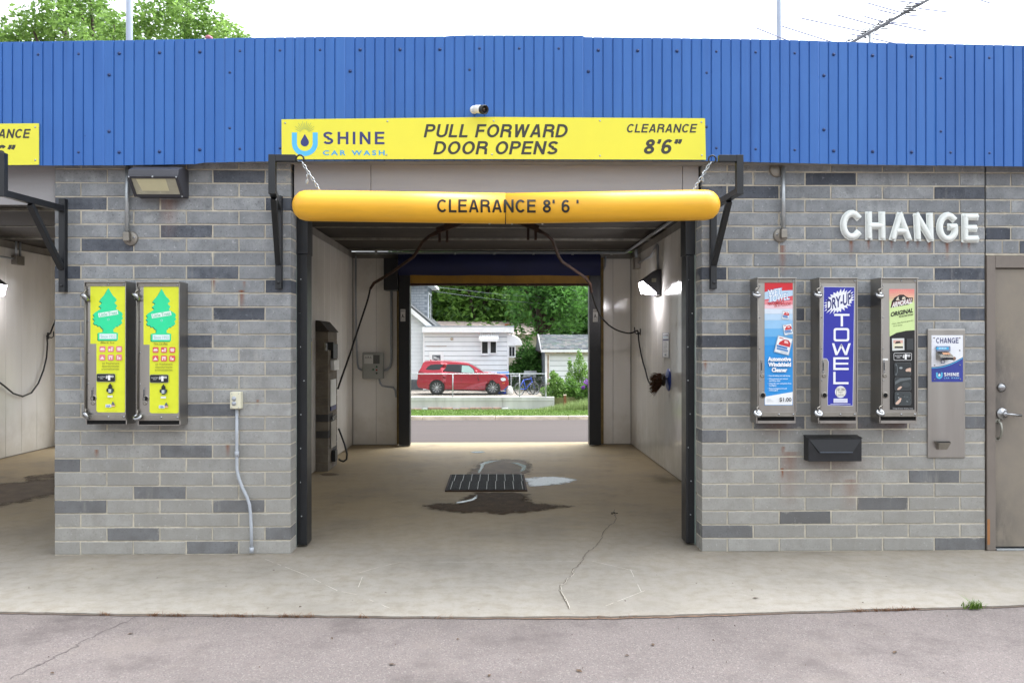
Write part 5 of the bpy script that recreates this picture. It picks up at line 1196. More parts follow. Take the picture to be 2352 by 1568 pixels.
# ---------------------------------------------------------------- floor: drain grate, wet patches, cracks, scraps
f8 = cv(1240, 1320, 2.903)
def fl(x, y, z=0): return gr(*f8(x, y), z)
def drain():
    A, B, C_, D = fl(325, 308), fl(968, 305), fl(988, 442), fl(270, 450); x0, x1, y0, y1 = (A.x+D.x)/2, (B.x+C_.x)/2, (C_.y+D.y)/2, (A.y+B.y)/2
    t = thing('drain_grate', 'dark steel floor drain grate in the middle of the bay', 'grate', ((x0+x1)/2, (y0+y1)/2, 0)); gm = mat('wet_dark_steel', '#201f1d', .5, metal=.5, var=.3, scale=20); gl = mat('worn_grate_rod', '#55534d', .4, metal=.8, var=.2)
    MB().box((x0, y0, .001), (x1, y1, .004), M['void']).build('pit', t)
    mb = MB(); w_ = .02
    for a, b, c, d in ((x0, y0, x1, y0+w_), (x0, y1-w_, x1, y1), (x0, y0+w_, x0+w_, y1-w_), (x1-w_, y0+w_, x1, y1-w_)): mb.box((a, b, .0005), (c, d, .014), M['rusty'])
    mb.build('frame', t); ym = (y0+y1)/2
    for i in range(24):
        y = y0+.03+(y1-y0-.06)*i/23; MB().box((x0+w_+.002, y-.004, .005), (x1-w_-.002, y+.004, .02), gm).build('bar', t)
    for h_, (ya, yb) in enumerate(((y0+.022, ym-.008), (ym+.008, y1-.022))):
        for i in range(9): x = x0+.06+(x1-x0-.11)*i/8+(.012 if h_ else 0); MB().box((x-.0028, ya, .0205), (x+.0028, yb, .0235), gl).build('cross_rod', t)
    return x0, x1, y0, y1
gx0, gx1, gy0, gy1 = drain()
def film_mat(name, c, rough, var=.3, scale=6, spec=.3, dcol=None, speck=None):
    """thin film on the floor: its thickness fades out in ragged edges"""
    k = NT(name); at_ = k.n('ShaderNodeAttribute'); at_.attribute_name = 'cover'; n = k.noise(scale, 6, .7); n2 = k.noise(scale*5, 4, .7); c = lin(c)
    col = k.mix(k.ramp(n, .3, .75), scl(c, 1-var), scl(c, 1+var))
    if dcol: col = k.mix(k.ramp(n2, .5, .7, 0, .8), col, dcol)
    if speck: col = k.mix(k.ramp(k.noise(70, 2, .5), .66, .72), col, speck)
    k.fin(col, rough, spec=spec); k.bump(n2, .3, .004); tr = k.n('ShaderNodeBsdfTransparent'); ms = k.n('ShaderNodeMixShader')
    a = k.ramp(k.math('ADD', at_.outputs['Fac'], k.math('MULTIPLY', k.math('SUBTRACT', k.noise(9, 7, .75), .5), 1.3)), .05, .5)
    k.l(a, ms.inputs[0]); k.l(tr.outputs[0], ms.inputs[1]); k.l(k.b.outputs[0], ms.inputs[2]); k.l(ms.outputs[0], k.out.inputs[0]); return k.m
def patch(name, label, pts, m, z, jit=.0, kind='structure', f=None, soft=.16):
    """film lying on the floor inside an outline given in measuring units"""
    w3 = np.array([(f or fl)(x, y)[:2] for x, y in pts]); A, B = w3, np.roll(w3, -1, 0); mn, mx = w3.min(0)-.01, w3.max(0)+.01; c = (mn+mx)/2
    nx, ny = max(12, min(90, int((mx[0]-mn[0])/.022))), max(12, min(90, int((mx[1]-mn[1])/.022))); X, Y = np.meshgrid(np.linspace(mn[0], mx[0], nx+1), np.linspace(mn[1], mx[1], ny+1)); P = np.stack([X.ravel(), Y.ravel()], 1)
    D = np.full(len(P), 9.); ins = np.zeros(len(P), bool)
    for a, b in zip(A, B):
        ab = b-a; t = np.clip(((P-a)@ab)/max(1e-9, ab@ab), 0, 1); D = np.minimum(D, np.linalg.norm(P-(a+t[:, None]*ab), axis=1))
        cr = ((a[1] > P[:, 1]) != (b[1] > P[:, 1])); xs = (b[0]-a[0])*(P[:, 1]-a[1])/((b[1]-a[1]) if abs(b[1]-a[1]) > 1e-9 else 1e-9)+a[0]; ins ^= cr & (P[:, 0] < xs)
    cov = np.clip(np.where(ins, D, -D)/soft, -1, 1)*.5+.25
    fs = [(j*(nx+1)+i, j*(nx+1)+i+1, (j+1)*(nx+1)+i+1, (j+1)*(nx+1)+i) for j in range(ny) for i in range(nx)]; fs = [q for q in fs if max(cov[list(q)]) > 0]
    us = sorted({i for q in fs for i in q}); ix = {u: i for i, u in enumerate(us)}
    me = bpy.data.meshes.new(name); me.from_pydata([(P[u, 0]-c[0], P[u, 1]-c[1], 0) for u in us], [], [tuple(ix[i] for i in q) for q in fs]); at_ = me.attributes.new('cover', 'FLOAT', 'POINT'); at_.data.foreach_set('value', cov[us].astype(np.float32)); me.materials.append(m)
    o = link(name, me, None, (c[0], c[1], z)); o['kind'] = kind; return o
wetc = film_mat('wet_concrete', '#64543f', .7, .3, 5, .25, (.09, .065, .045)); mudm = film_mat('wet_silt', '#4a3926', .8, .35, 9, .15, (.045, .03, .018), (.25, .17, .09)); water = film_mat('sky_tinted_water', '#868e94', .2, .15, 9)  # water: pale grey-blue colour stands in for sky reflected in the puddles
foam = film_mat('soapy_sky_film', '#c3cad0', .35, .25, 40, .4, (.33, .33, .32))  # foam on water; its whiteness also paints in the reflected sky
patch('wet_patch', '', [(470, 300), (520, 262), (560, 215), (640, 180), (800, 165), (960, 175), (1030, 215), (1010, 260), (975, 298)], wetc, .004, 4)
patch('silt_patch', '', [(82, 573), (240, 553), (380, 555), (450, 505), (540, 458), (700, 455), (880, 456), (1000, 478), (985, 520), (1070, 552), (1240, 565), (1400, 575), (1240, 590), (1040, 620), (900, 632), (760, 650), (640, 628), (420, 632), (230, 610)], mudm, .004, 3)
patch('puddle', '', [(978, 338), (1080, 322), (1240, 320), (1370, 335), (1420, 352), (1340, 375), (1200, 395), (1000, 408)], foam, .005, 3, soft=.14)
patch('puddle', '', [(495, 104), (540, 96), (600, 97), (625, 104), (590, 113), (525, 113)], water, .004, 1, soft=.03)
patch('puddle', '', [(370, 545), (420, 533), (500, 520), (560, 478), (548, 512), (520, 527), (440, 546), (380, 552)], water, .006, 2, soft=.02)
patch('puddle', '', [(560, 285), (590, 225), (575, 212), (640, 186), (760, 176), (700, 190), (620, 214), (610, 240), (580, 288)], water, .006, 2, soft=.02)
patch('puddle', '', [(930, 280), (950, 235), (880, 205), (830, 196), (900, 196), (985, 222), (975, 262)], water, .006, 2, soft=.02)
def strip_line(mb, P, wd, m, z=.0045):
    for i, (a, b) in enumerate(zip(P, P[1:])):
        d = (b-a); s = Vector((-d.y, d.x, 0)).normalized()*wd/2*random.uniform(.6, 1.3); mb.quad([(a.x-s.x, a.y-s.y, z), (b.x-s.x, b.y-s.y, z), (b.x+s.x, b.y+s.y, z), (a.x+s.x, a.y+s.y, z)], m)
def wiggle(P, amp, n=9):
    out = []
    for a, b in zip(P, P[1:]):
        for i in range(n): out.append(a.lerp(b, i/n)+Vector((random.uniform(-amp, amp), random.uniform(-amp, amp), 0)))
    return out+[P[-1]]
crk = [fl(x, y) for x, y in ((1748, 605), (1752, 650), (1772, 682), (1745, 720), (1700, 750), (1655, 805), (1640, 860), (1590, 930), (1520, 970), (1490, 1010), (1465, 1060), (1430, 1105), (1382, 1130), (1390, 1170), (1340, 1215), (1290, 1265), (1268, 1310), (1310, 1370), (1335, 1420), (1350, 1470))]
mb = MB(); wg = wiggle(crk, .008, 5); strip_line(mb, wg, .0055, mat('crack_shadow', '#5a5146', .95)); mb.build('floor_crack', kind='structure')
mb = MB(); strip_line(mb, [p+Vector((.006, .002, 0)) for p in wg[60:]], .004, mat('broken_crack_edge', '#b5afa3', .9), .0055); mb.build('floor_crack', kind='structure')
p = fl(1752, 640); mb = MB()
for i in range(5): mb.lathe((p.x+random.uniform(-.03, .03), p.y+random.uniform(-.05, .05), .004), (0, 0, 1), [(0, .013), (.003, .01), (.005, 0)], mat('dark_grit', '#2c2620', .95), n=7)
mb.build('spalled_hole', kind='structure')
mb = MB(); sc_ = mat('joint_sealant', '#b9b5aa', .8)
for L in ([(600, 1281), (700, 1320), (775, 1357), (820, 1366), (895, 1397)], [(823, 1349), (837, 1313)], [(824, 1316), (870, 1303), (920, 1291), (1176, 1291), (1290, 1289), (1361, 1289), (1463, 1313)], [(1448, 1308), (1473, 1360)], [(1481, 1357), (1391, 1392)]):
    P = []
    for a, b in zip(L, L[1:]):
        n = max(3, int(abs(a[0]-b[0])/9)); P += [gr(a[0]+(b[0]-a[0])*i/n, a[1]+(b[1]-a[1])*i/n) for i in range(n)]
    P.append(gr(*L[-1]))
    for a, b in zip(P, P[1:]):
        if random.random() < .8: strip_line(mb, [a, b], .0032, sc_)
mb.build('sealant_line', kind='structure')
mb = MB(); dm = mat('dry_leaf_scraps', '#4a3a2c', .9, var=.5, scale=60)
sc = [(885, 1361), (690, 1394), (762, 1461), (628, 1310), (1052, 1463), (1124, 1545), (1600, 1340), (1627, 1885), (1735, 1374), (2055, 1492), (1500, 1475), (1330, 1535), (900, 1520), (1440, 1500), (300, 1450), (120, 1540)]
for i in range(60): sc.append((random.uniform(50, 2300), random.uniform(1300, 1550)))
for x, y in [f8(random.gauss(820, 170), random.gauss(185, 28)) for _ in range(34)]: sc.append((x, y))
for i, (x, y) in enumerate(sc):
    p = gr(x, y); s = random.uniform(.012, .026) if i < 16 else random.uniform(.003, .008); a = random.uniform(0, 6.3)
    z = .002 if p.y > EDGE[3].y+.03 else -.012
    mb.add([(p.x+s*math.cos(a), p.y+s*math.sin(a), z+.002), (p.x+s*.5*math.cos(a+1.7), p.y+s*.5*math.sin(a+1.7), z+.007), (p.x-s*math.cos(a), p.y-s*math.sin(a), z+.003), (p.x+s*.5*math.cos(a-1.6), p.y+s*.5*math.sin(a-1.6), z+.004)], [(0, 1, 2, 3)], dm)
mb.build('floor_scraps', kind='stuff', recalc=False)
0 and patch('oil_stain', '', [(1395, 1545), (1370, 1538), (1440, 1530), (1480, 1536), (1440, 1550)], wetc, -.010, 2, f=lambda x, y: gr(x*.73, y*.945, -.014))
mb = MB(); strip_line(mb, wiggle([gr(x, y, -.012) for x, y in ((20, 1560), (90, 1525), (160, 1490), (230, 1452), (320, 1413))], .02, 8), .006, mat('asphalt_crack_shadow', '#4a4342', .95), -.0125); mb.build('asphalt_crack', kind='structure')
patch('damp_ring', '', [(228, 1458), (280, 1447), (350, 1450), (400, 1462), (340, 1472), (260, 1470)], wetc, .003, 1, soft=.03, f=lambda x, y: gr((880+x/2.903)/1.30612, (920+y/2.903)/1.30612))

# ---------------------------------------------------------------- leaves and grass
def leaf_mat(name, c0, c1, trans=.35):
    k = NT(name); at_ = k.n('ShaderNodeAttribute'); at_.attribute_name = 'shade'
    n = k.noise(.9, 3, .6); f = k.math('ADD', k.math('MULTIPLY', at_.outputs['Fac'], .7), k.math('MULTIPLY', n, .4)); c = k.mix(k.ramp(f, .15, .95), c0, c1)
    k.fin(c, .55, spec=.3); tb = k.n('ShaderNodeBsdfTranslucent'); k.l(k.mix(.5, c, scl(c1, 1.5)), tb.inputs['Color']); ms = k.n('ShaderNodeMixShader'); ms.inputs[0].default_value = trans
    k.l(k.b.outputs[0], ms.inputs[1]); k.l(tb.outputs[0], ms.inputs[2]); k.l(ms.outputs[0], k.out.inputs[0]); return k.m
def quads_mesh(name, P4, mt, origin, shade=None, parent=None, kind=None):
    n = len(P4); V = (P4-np.array(origin)).reshape(-1, 3)
    me = bpy.data.meshes.new(name); me.vertices.add(n*4); me.vertices.foreach_set('co', V.ravel().astype(np.float32)); me.loops.add(n*4); me.loops.foreach_set('vertex_index', np.arange(n*4, dtype=np.int32))
    me.polygons.add(n); me.polygons.foreach_set('loop_start', np.arange(0, n*4, 4, dtype=np.int32)); me.polygons.foreach_set('loop_total', np.full(n, 4, np.int32)); me.update(calc_edges=True)
    a = me.attributes.new('shade', 'FLOAT', 'FACE'); a.data.foreach_set('value', (shade if shade is not None else RNG.random(n)).astype(np.float32)); me.materials.append(mt)
    o = link(name, me, parent, (0, 0, 0) if parent is not None else origin); LOC[o] = Vector(origin)
    if kind: o['kind'] = kind
    return o
def leaf_quads(C, size, flat=.5):
    n = len(C); a = RNG.normal(size=(n, 3)); a[:, 2] *= flat; a /= np.linalg.norm(a, axis=1)[:, None]; b = np.cross(a, RNG.normal(size=(n, 3))); b /= np.linalg.norm(b, axis=1)[:, None]
    s = size*(RNG.uniform(.6, 1.3, n))[:, None]; return np.stack([C-a*s, C+b*s*.45-a*s*.1, C+a*s, C-b*s*.45-a*s*.1], 1)
def blob_points(blobs, n):
    W = np.array([b[6] if len(b) > 6 else b[3]*b[4]*b[5] for b in blobs], float)**.67; W /= W.sum(); out = []
    for b, k in zip(blobs, RNG.multinomial(n, W)):
        d = RNG.normal(size=(k, 3)); d /= np.linalg.norm(d, axis=1)[:, None]; r = RNG.random(k)**.28
        wob = 1+.18*np.sin(d[:, 0]*5+b[0])*np.sin(d[:, 1]*4+b[1])+.12*np.sin(d[:, 2]*7+b[2]); out.append(np.array(b[:3])+d*(r*wob)[:, None]*np.array(b[3:6]))
    return np.concatenate(out)
bark = mat('bark', '#4b4038', .95, var=.3, scale=12, bump=.6, bscale=30)
def tree(label, base, blobs, n, size, mt, trunk_r, group, fork=6):
    t = thing('tree', label, 'tree', base, group); B = Vector(base); top = max(b[2] for b in blobs); cx = np.mean([b[0] for b in blobs]); cy = np.mean([b[1] for b in blobs]); h = top-B.z
    mb = MB(); mid = Vector((B.x*.6+cx*.4, B.y*.6+cy*.4, B.z+h*.38)); mb.sweep([B-Vector((0, 0, .05)), B+Vector((0, 0, .25)), B.lerp(mid, .5)+Vector((.1, 0, 0)), mid, Vector((cx, cy, B.z+h*.75))], [trunk_r*1.5, trunk_r*1.1, trunk_r, trunk_r*.75, trunk_r*.25], bark, n=10)
    for b in blobs[:fork]: e = Vector(b[:3]); s = B.lerp(mid, .75); mb.sweep([s, s.lerp(e, .45)+Vector((0, 0, h*.05)), e], [trunk_r*.55, trunk_r*.35, trunk_r*.1], bark, n=7)
    mb.build('trunk', t); quads_mesh('crown', leaf_quads(blob_points(blobs, n), size), mt, base, parent=t); return t
def blades(name, P, h, wd, mt, lean=.35, parent=None, origin=None, kind='stuff', label=None):
    n = len(P); a = RNG.uniform(0, 2*np.pi, n); s = np.stack([np.cos(a), np.sin(a), np.zeros(n)], 1)*wd; l = RNG.normal(size=(n, 3))*lean; l[:, 2] = 1; H = (h*RNG.uniform(.5, 1.2, n))[:, None]; m_ = P+l*np.array([.35, .35, 1])*H*.55; t_ = P+l*H
    Q = np.stack([P-s, P+s, m_+s*.8, m_-s*.8], 1); Q2 = np.stack([m_-s*.8, m_+s*.8, t_+s*.1, t_-s*.1], 1); sh = RNG.random(n)
    return quads_mesh(name, np.concatenate([Q, Q2]), mt, origin if origin is not None else tuple(P.mean(0)), np.concatenate([sh, sh]), parent, kind)
LG = leaf_mat('maple_leaves', lin('#2c4c22'), lin('#749c46')); LD = leaf_mat('shade_tree_leaves', lin('#223f20'), lin('#689a4a')); LA = leaf_mat('ash_leaves', lin('#3f5c2c'), lin('#86a656'), .45); LB = leaf_mat('garden_leaves', lin('#4a6a35'), lin('#8aab5a')); GR = leaf_mat('grass_blades', lin('#405a22'), lin('#6d8a3c'), .2); GY = leaf_mat('tall_grass_blades', lin('#587038'), lin('#94a468'), .2); DRY = leaf_mat('dry_weed', lin('#5c4434'), lin('#8a6a52'), .2)

# weeds in the paving joint
def joint_y(X): 
    for p, q in zip(EDGE, EDGE[1:]):
        if p.x <= X <= q.x: return p.y+(q.y-p.y)*(X-p.x)/(q.x-p.x)
wp = []
for x, sp, n in ((244, 14, 26), (358, 16, 30), (398, 22, 44), (425, 14, 16), (508, 12, 20), (560, 26, 46), (660, 18, 44), (688, 20, 34), (712, 18, 20), (836, 16, 18), (1985, 20, 30), (2022, 12, 20), (2050, 20, 30), (2080, 30, 60), (2110, 18, 26), (1400, 60, 12), (1010, 60, 10)):
    for _ in range(n): X = gr(x+random.gauss(0, sp*.5), 1410, -.01).x; wp.append((X, joint_y(X)-random.uniform(.0, .012), -.012))
blades('dry_weeds', np.array(wp), .022, .0022, DRY, .9)
X = gr(2228, 1389).x; t = thing('weed_tuft', 'small green weed tuft in the joint of the paving', 'weed', (X, joint_y(X)-.01, -.012)); o = np.array(t.location)
blades('leaves', o+RNG.normal(size=(70, 3))*np.array([.025, .008, 0]), .055, .004, GR, .75, parent=t, origin=tuple(o))

# ---------------------------------------------------------------- across the street: verge, retaining wall, fence
V = RNG.random((26000, 2)); gx = -9.5+19*V[:, 0]; gy = KY+.22+(RWY-KY-.3)*V[:, 1]**1.15; gz = GZ0+(GZ1-GZ0)*(gy-KY-.18)/(RWY+2-KY)
blades('grass', np.stack([gx, gy, gz], 1), .085, .011, GR, .5)
n = 4200; gx = np.abs(RNG.normal(size=n))*2.6; gx = PX(1352, 42)+1.0-gx*1.05; gy = RNG.uniform(40.4, 42.2, n); gz = GZ0+(GZ1-GZ0)*(gy-KY-.18)/(RWY+2-KY); hgt = np.clip((gx-1.5)/3, .15, 1)
blades('tall_grass', np.stack([gx, gy, gz], 1), .58*hgt, .009, GY, .28)
rt = thing('retaining_wall', 'low grey concrete retaining wall with mossy stains below the chain link fence', 'wall', (-4, RWY, GZ1)); cw = mat('stained_wall_concrete', '#b9b9b5', .9, var=.16, scale=.9, bump=.3, bscale=20, dirt=.6, dcol=(.2, .19, .165), stretch=(1.6, 1, .25))
for i, (a, b) in enumerate(((-30, -9), (-8.99, -4.6), (-4.59, XW1-2.4), (XW1-2.39, XW1+.25))): MB().box((a, RWY, GZ1-.3), (b, RWY+.25, DZ+.012), cw).build('wall_section', rt, bevel=.015)
MB().box((-30, RWY-.012, DZ-.21), (XW1+.2, RWY-.0005, DZ-.19), mat('form_line', '#8f8d80', .9)).build('form_seam', rt)
stm = mat('pink_rubble', '#9c8274', .95, var=.35, scale=4, bump=.4); xs = -9.6
while xs < XW1-2.2:
    L = random.uniform(.25, .7); h = random.uniform(.10, .17); MB().box((xs, RWY-.16-random.uniform(0, .05), GZ1-.02), (xs+L-.03, RWY-.013, GZ1+.10+h), stm if random.random() < .7 else cw).build('stone', rt, bevel=.03); xs += L
FYY = RWY+.12; ft = thing('chain_link_fence', 'galvanised chain link fence standing on the retaining wall before the red car', 'fence', (-3, FYY, DZ))
zr = PZ(858.3, FYY)
xsP = [PX(x, FYY) for x in (872, 1040, 1193.5, 1253.5)]
for x in xsP: MB().cyl((x, FYY, DZ), (x, FYY, zr+(.02 if x != xsP[-1] else .06)), .03 if x != xsP[-1] else .045, M['galv'], n=10).build('post', ft)
MB().cyl((-12, FYY, zr), (xsP[-1], FYY, zr), .024, M['galv'], n=8).build('top_rail', ft)
mb = MB(); wm = mat('fence_wire', '#6d7173', .4, metal=.5); H = zr-DZ-.06; p_ = .085; x = -8.6; z0 = DZ+.04; wv = .0021
while x < xsP[-1]:
    for s in (1, -1):
        xa, xb = x, x+s*H
        for lo, hi in ((-8.6, xsP[-1]),):
            ta, tb = 0., 1.
            if s > 0 and xb > hi: tb = (hi-xa)/(xb-xa)
            if s < 0 and xb < lo: tb = (lo-xa)/(xb-xa)
            a = Vector((xa+(xb-xa)*ta, FYY+.03+.002*s, z0+H*ta)); b = Vector((xa+(xb-xa)*tb, FYY+.03+.002*s, z0+H*tb)); mb.beam(a, b, wv*2, wv*2, wm)
    x += p_
# the wires that start beyond the right end
x = xsP[-1]
while x < xsP[-1]+H:
    t0 = (x-xsP[-1])/H; mb.beam((xsP[-1], FYY+.028, z0+H*t0), (x-H, FYY+.028, z0+H), wv*2, wv*2, wm); x += p_
mb.build('wire_mesh', ft, kind='stuff')

# ---------------------------------------------------------------- red car
def car():
    k = .004236; NY = 44.15; x0 = PX((1220+122/4.2)/1.30612, NY); C_ = Vector((x0, NY+.97, DZ))
    t = thing('parked_car', 'red sport utility car parked behind the chain link fence', 'car', C_+Vector((2.45, 0, 0)))
    def L(x, y): return ((x-122)*k, (562-y)*k)
    red = mat('red_car_paint', '#96202f', .2, var=.05, scale=3); gl = mat('tinted_car_glass', '#15171a', .06, var=.1); lg = mat('clear_car_glass', '#8aa39d', .06, var=.08, scale=1.5); blk = mat('car_black_trim', '#141416', .5)
    arc = lambda cx, cy, r, a0, a1: [(cx+r*math.cos(R(a)), cy+r*math.sin(R(a))) for a in np.linspace(a0, a1, 13)]
    up = [(150, 470), (132, 440), (124, 405), (131, 380), (136, 345), (139, 300), (147, 268), (176, 222), (204, 178), (200, 158), (215, 146), (240, 141), (300, 137), (420, 139), (540, 145), (640, 152), (720, 160), (785, 170), (830, 187), (870, 212), (925, 246), (980, 282), (1060, 291), (1140, 302), (1205, 316), (1242, 329), (1260, 346), (1268, 380), (1277, 412), (1280, 436), (1268, 456), (1218, 500)]
    lo = [(1184, 506)]+arc(1085, 470, 100, 20, -200)+[(990, 514), (476, 503)]+arc(378, 466, 100, 20, -200)+[(270, 492)]
    ol = [L(*p) for p in up+lo]
    def wid(x, h):
        w_ = .95 if h < 1.12 else .95-.27*min(1, (h-1.12)/.62)**1.15
        if h < .45: w_ -= .10*(.45-h)/.25
        if .62 < h < .75: w_ += .012
        f = max(0, (x-4.15)/.75); w_ -= .26*f*f
        r = max(0, (.35-x)/.35); w_ -= .10*r*r
        return max(.4, w_)
    bm = bmesh.new(); vs = [bm.verts.new((x, 0, h)) for x, h in ol]; f = bm.faces.new(vs); bmesh.ops.triangulate(bm, faces=[f])
    for h in (.3, .4, .5, .6, .68, .76, .85, .95, 1.05, 1.12, 1.2, 1.3, 1.4, 1.5, 1.6, 1.7): bmesh.ops.bisect_plane(bm, geom=bm.verts[:]+bm.edges[:]+bm.faces[:], plane_co=(0, 0, h), plane_no=(0, 0, 1))
    for x in (.15, .35, 4.0, 4.2, 4.4, 4.6, 4.75): bmesh.ops.bisect_plane(bm, geom=bm.verts[:]+bm.edges[:]+bm.faces[:], plane_co=(x, 0, 0), plane_no=(1, 0, 0))
    bd = [e for e in bm.edges if len(e.link_faces) == 1]; V_ = [v.co.copy() for v in bm.verts]; F_ = [[v.index for v in f.verts] for f in bm.faces]; bm.verts.index_update(); F_ = [[v.index for v in f.verts] for f in bm.faces]; E_ = [(e.verts[0].index, e.verts[1].index) for e in bd]; bm.free()
    n = len(V_); mb = MB(); o = C_
    P = [(o.x+v.x, o.y-wid(v.x, v.z), o.z+v.z) for v in V_]+[(o.x+v.x, o.y+wid(v.x, v.z), o.z+v.z) for v in V_]
    inn = []
    mb.add(P, F_+[[n+i for i in f] for f in F_], red, True)
    for a, b in E_:
        xm, hm = (V_[a].x+V_[b].x)/2, (V_[a].z+V_[b].z)/2; m_ = red
        if 1.19 < hm < 1.66 and (785-122)*k < xm < (985-122)*k: m_ = gl
        if 1.25 < hm < 1.63 and xm < .36: m_ = gl
        if hm < .62 and .3 < xm < 4.6: m_ = blk
        # crown the roof and bonnet a little with an extra row in the middle
        pa, qa, pb, qb = P[a], P[n+a], P[b], P[n+b]; d = .03 if hm > 1 else 0
        ma = ((pa[0]+qa[0])/2+(.06 if xm > 4.3 else 0), (pa[1]+qa[1])/2, (pa[2]+qa[2])/2+d); mb_ = ((pb[0]+qb[0])/2+(.06 if xm > 4.3 else 0), (pb[1]+qb[1])/2, (pb[2]+qb[2])/2+d)
        mb.add([pa, pb, mb_, ma], [(0, 1, 2, 3)], m_); mb.add([ma, mb_, qb, qa], [(0, 1, 2, 3)], m_)
    mb.build('body', t)
    def side(name, pts, m, off=.004, both=True, label=None):
        mb = MB()
        for s in ((-1, 1) if both else (-1,)):
            Q = [L(*p) for p in pts]; c = (sum(q[0] for q in Q)/len(Q), sum(q[1] for q in Q)/len(Q))
            vs = [(o.x+x, o.y+s*(wid(x, h)+off), o.z+h) for x, h in Q]; vs.append((o.x+c[0], o.y+s*(wid(*c)+off), o.z+c[1])); N = len(Q)
            mb.add(vs, [(i, (i+1) % N, N) for i in range(N)], m)
        return mb.build(name, t, label=label)
    side('window_trim', [(452, 262), (508, 176), (668, 177), (790, 190), (848, 240), (862, 287), (680, 282)], blk, .003)
    side('window', [(238, 240), (262, 205), (300, 181), (380, 175), (458, 175), (440, 205), (412, 242), (330, 248)], gl, .006); side('window', [(465, 258), (488, 218), (512, 182), (590, 180), (662, 182), (680, 272), (570, 266)], gl, .007); side('window', [(690, 275), (694, 190), (780, 196), (830, 235), (850, 268), (848, 284), (760, 280)], lg, .007, label='clear front door glass')
    side('door_seam', [(456, 264), (459, 264), (470, 340), (492, 480), (489, 480), (467, 340)], blk, .004); side('door_seam', [(683, 280), (686, 280), (692, 400), (690, 500), (687, 500), (689, 400)], blk, .004); side('door_seam', [(880, 300), (883, 300), (905, 380), (960, 470), (957, 470), (902, 380)], blk, .004)
    side('side_moulding', [(545, 392), (885, 404), (885, 409), (545, 398)], mat('pale_red_crease', '#c4414f', .2), .006); side('sill', [(478, 488), (985, 500), (990, 513), (478, 503)], blk, .002)
    side('headlight', [(1182, 352), (1215, 342), (1246, 352), (1250, 380), (1205, 388), (1186, 375)], mat('headlight_glass', '#c9ced2', .1, var=.2, scale=30), .006)
    side('tail_light', [(140, 262), (165, 268), (215, 278), (205, 284), (146, 276)], mat('tail_light', '#4c0a10', .15), .006); side('lower_reflector', [(1205, 410), (1240, 405), (1236, 420), (1208, 424)], mat('amber_lens', '#b0602a', .2), .006)
    side('door_handle', [(600, 300), (650, 302), (650, 312), (600, 310)], red, .02); side('door_handle', [(800, 306), (850, 308), (850, 318), (800, 316)], red, .02) if 0 else None
    for s in (-1, 1):
        q = L(872, 272); MB().lathe((o.x+q[0], o.y+s*.93, o.z+q[1]), (0, s, 0), [(0, .04), (.06, .06), (.12, .10), (.2, .09), (.24, .03), (.24, 0)], red, n=12).build('mirror', t)
    q = L(296, 132); MB().prism([(o.x+q[0]-.08, o.y-.02, o.z+q[1]-.05), (o.x+q[0]+.1, o.y-.02, o.z+q[1]-.05), (o.x+q[0]-.04, o.y-.02, o.z+q[1]+.05), (o.x+q[0]-.08, o.y-.02, o.z+q[1]+.05)], (0, .04, 0), red).build('roof_fin', t)
    rim = mat('dark_alloy', '#4a4b4f', .35, metal=.6); sp = mat('bright_alloy', '#b9bbbf', .3, metal=.7); ty = mat('tyre', '#191919', .85, var=.2, scale=20)
    for cx in (378, 1085):
        for s in (-1, 1):
            c = Vector((o.x+L(cx, 0)[0], o.y+s*.93, o.z+.40)); ax = (0, s, 0)
            w = MB().lathe(c-Vector((0, s*.22, 0)), ax, [(0, .25), (0, .37), (.03, .398), (.19, .398), (.225, .375), (.232, .30), (.225, .275)], ty, n=32).build('wheel', t)
            MB().lathe(c, ax, [(-.03, .0), (-.03, .26), (.0, .278), (.008, .27), (-.02, .25)], rim, n=32).build('rim', w)
            mb = MB()
            for i in range(10):
                a = 2*math.pi*i/10+.1; d = Vector((math.cos(a), 0, math.sin(a))); mb.beam(c+d*.03+Vector((0, s*-.002, 0)), c+d*.262+Vector((0, s*-.008, 0)), .026, .02, sp, up=ax)
            mb.lathe(c, ax, [(-.01, .05), (.012, .045), (.014, 0)], sp, n=14); mb.build('spokes', w)
    # arch liners
    for cx in (378, 1085): c = L(cx, 466); MB().cyl((o.x+c[0], o.y-.80, o.z+c[1]), (o.x+c[0], o.y+.80, o.z+c[1]), .42, blk, n=24).build('wheel_arch', t)
car()

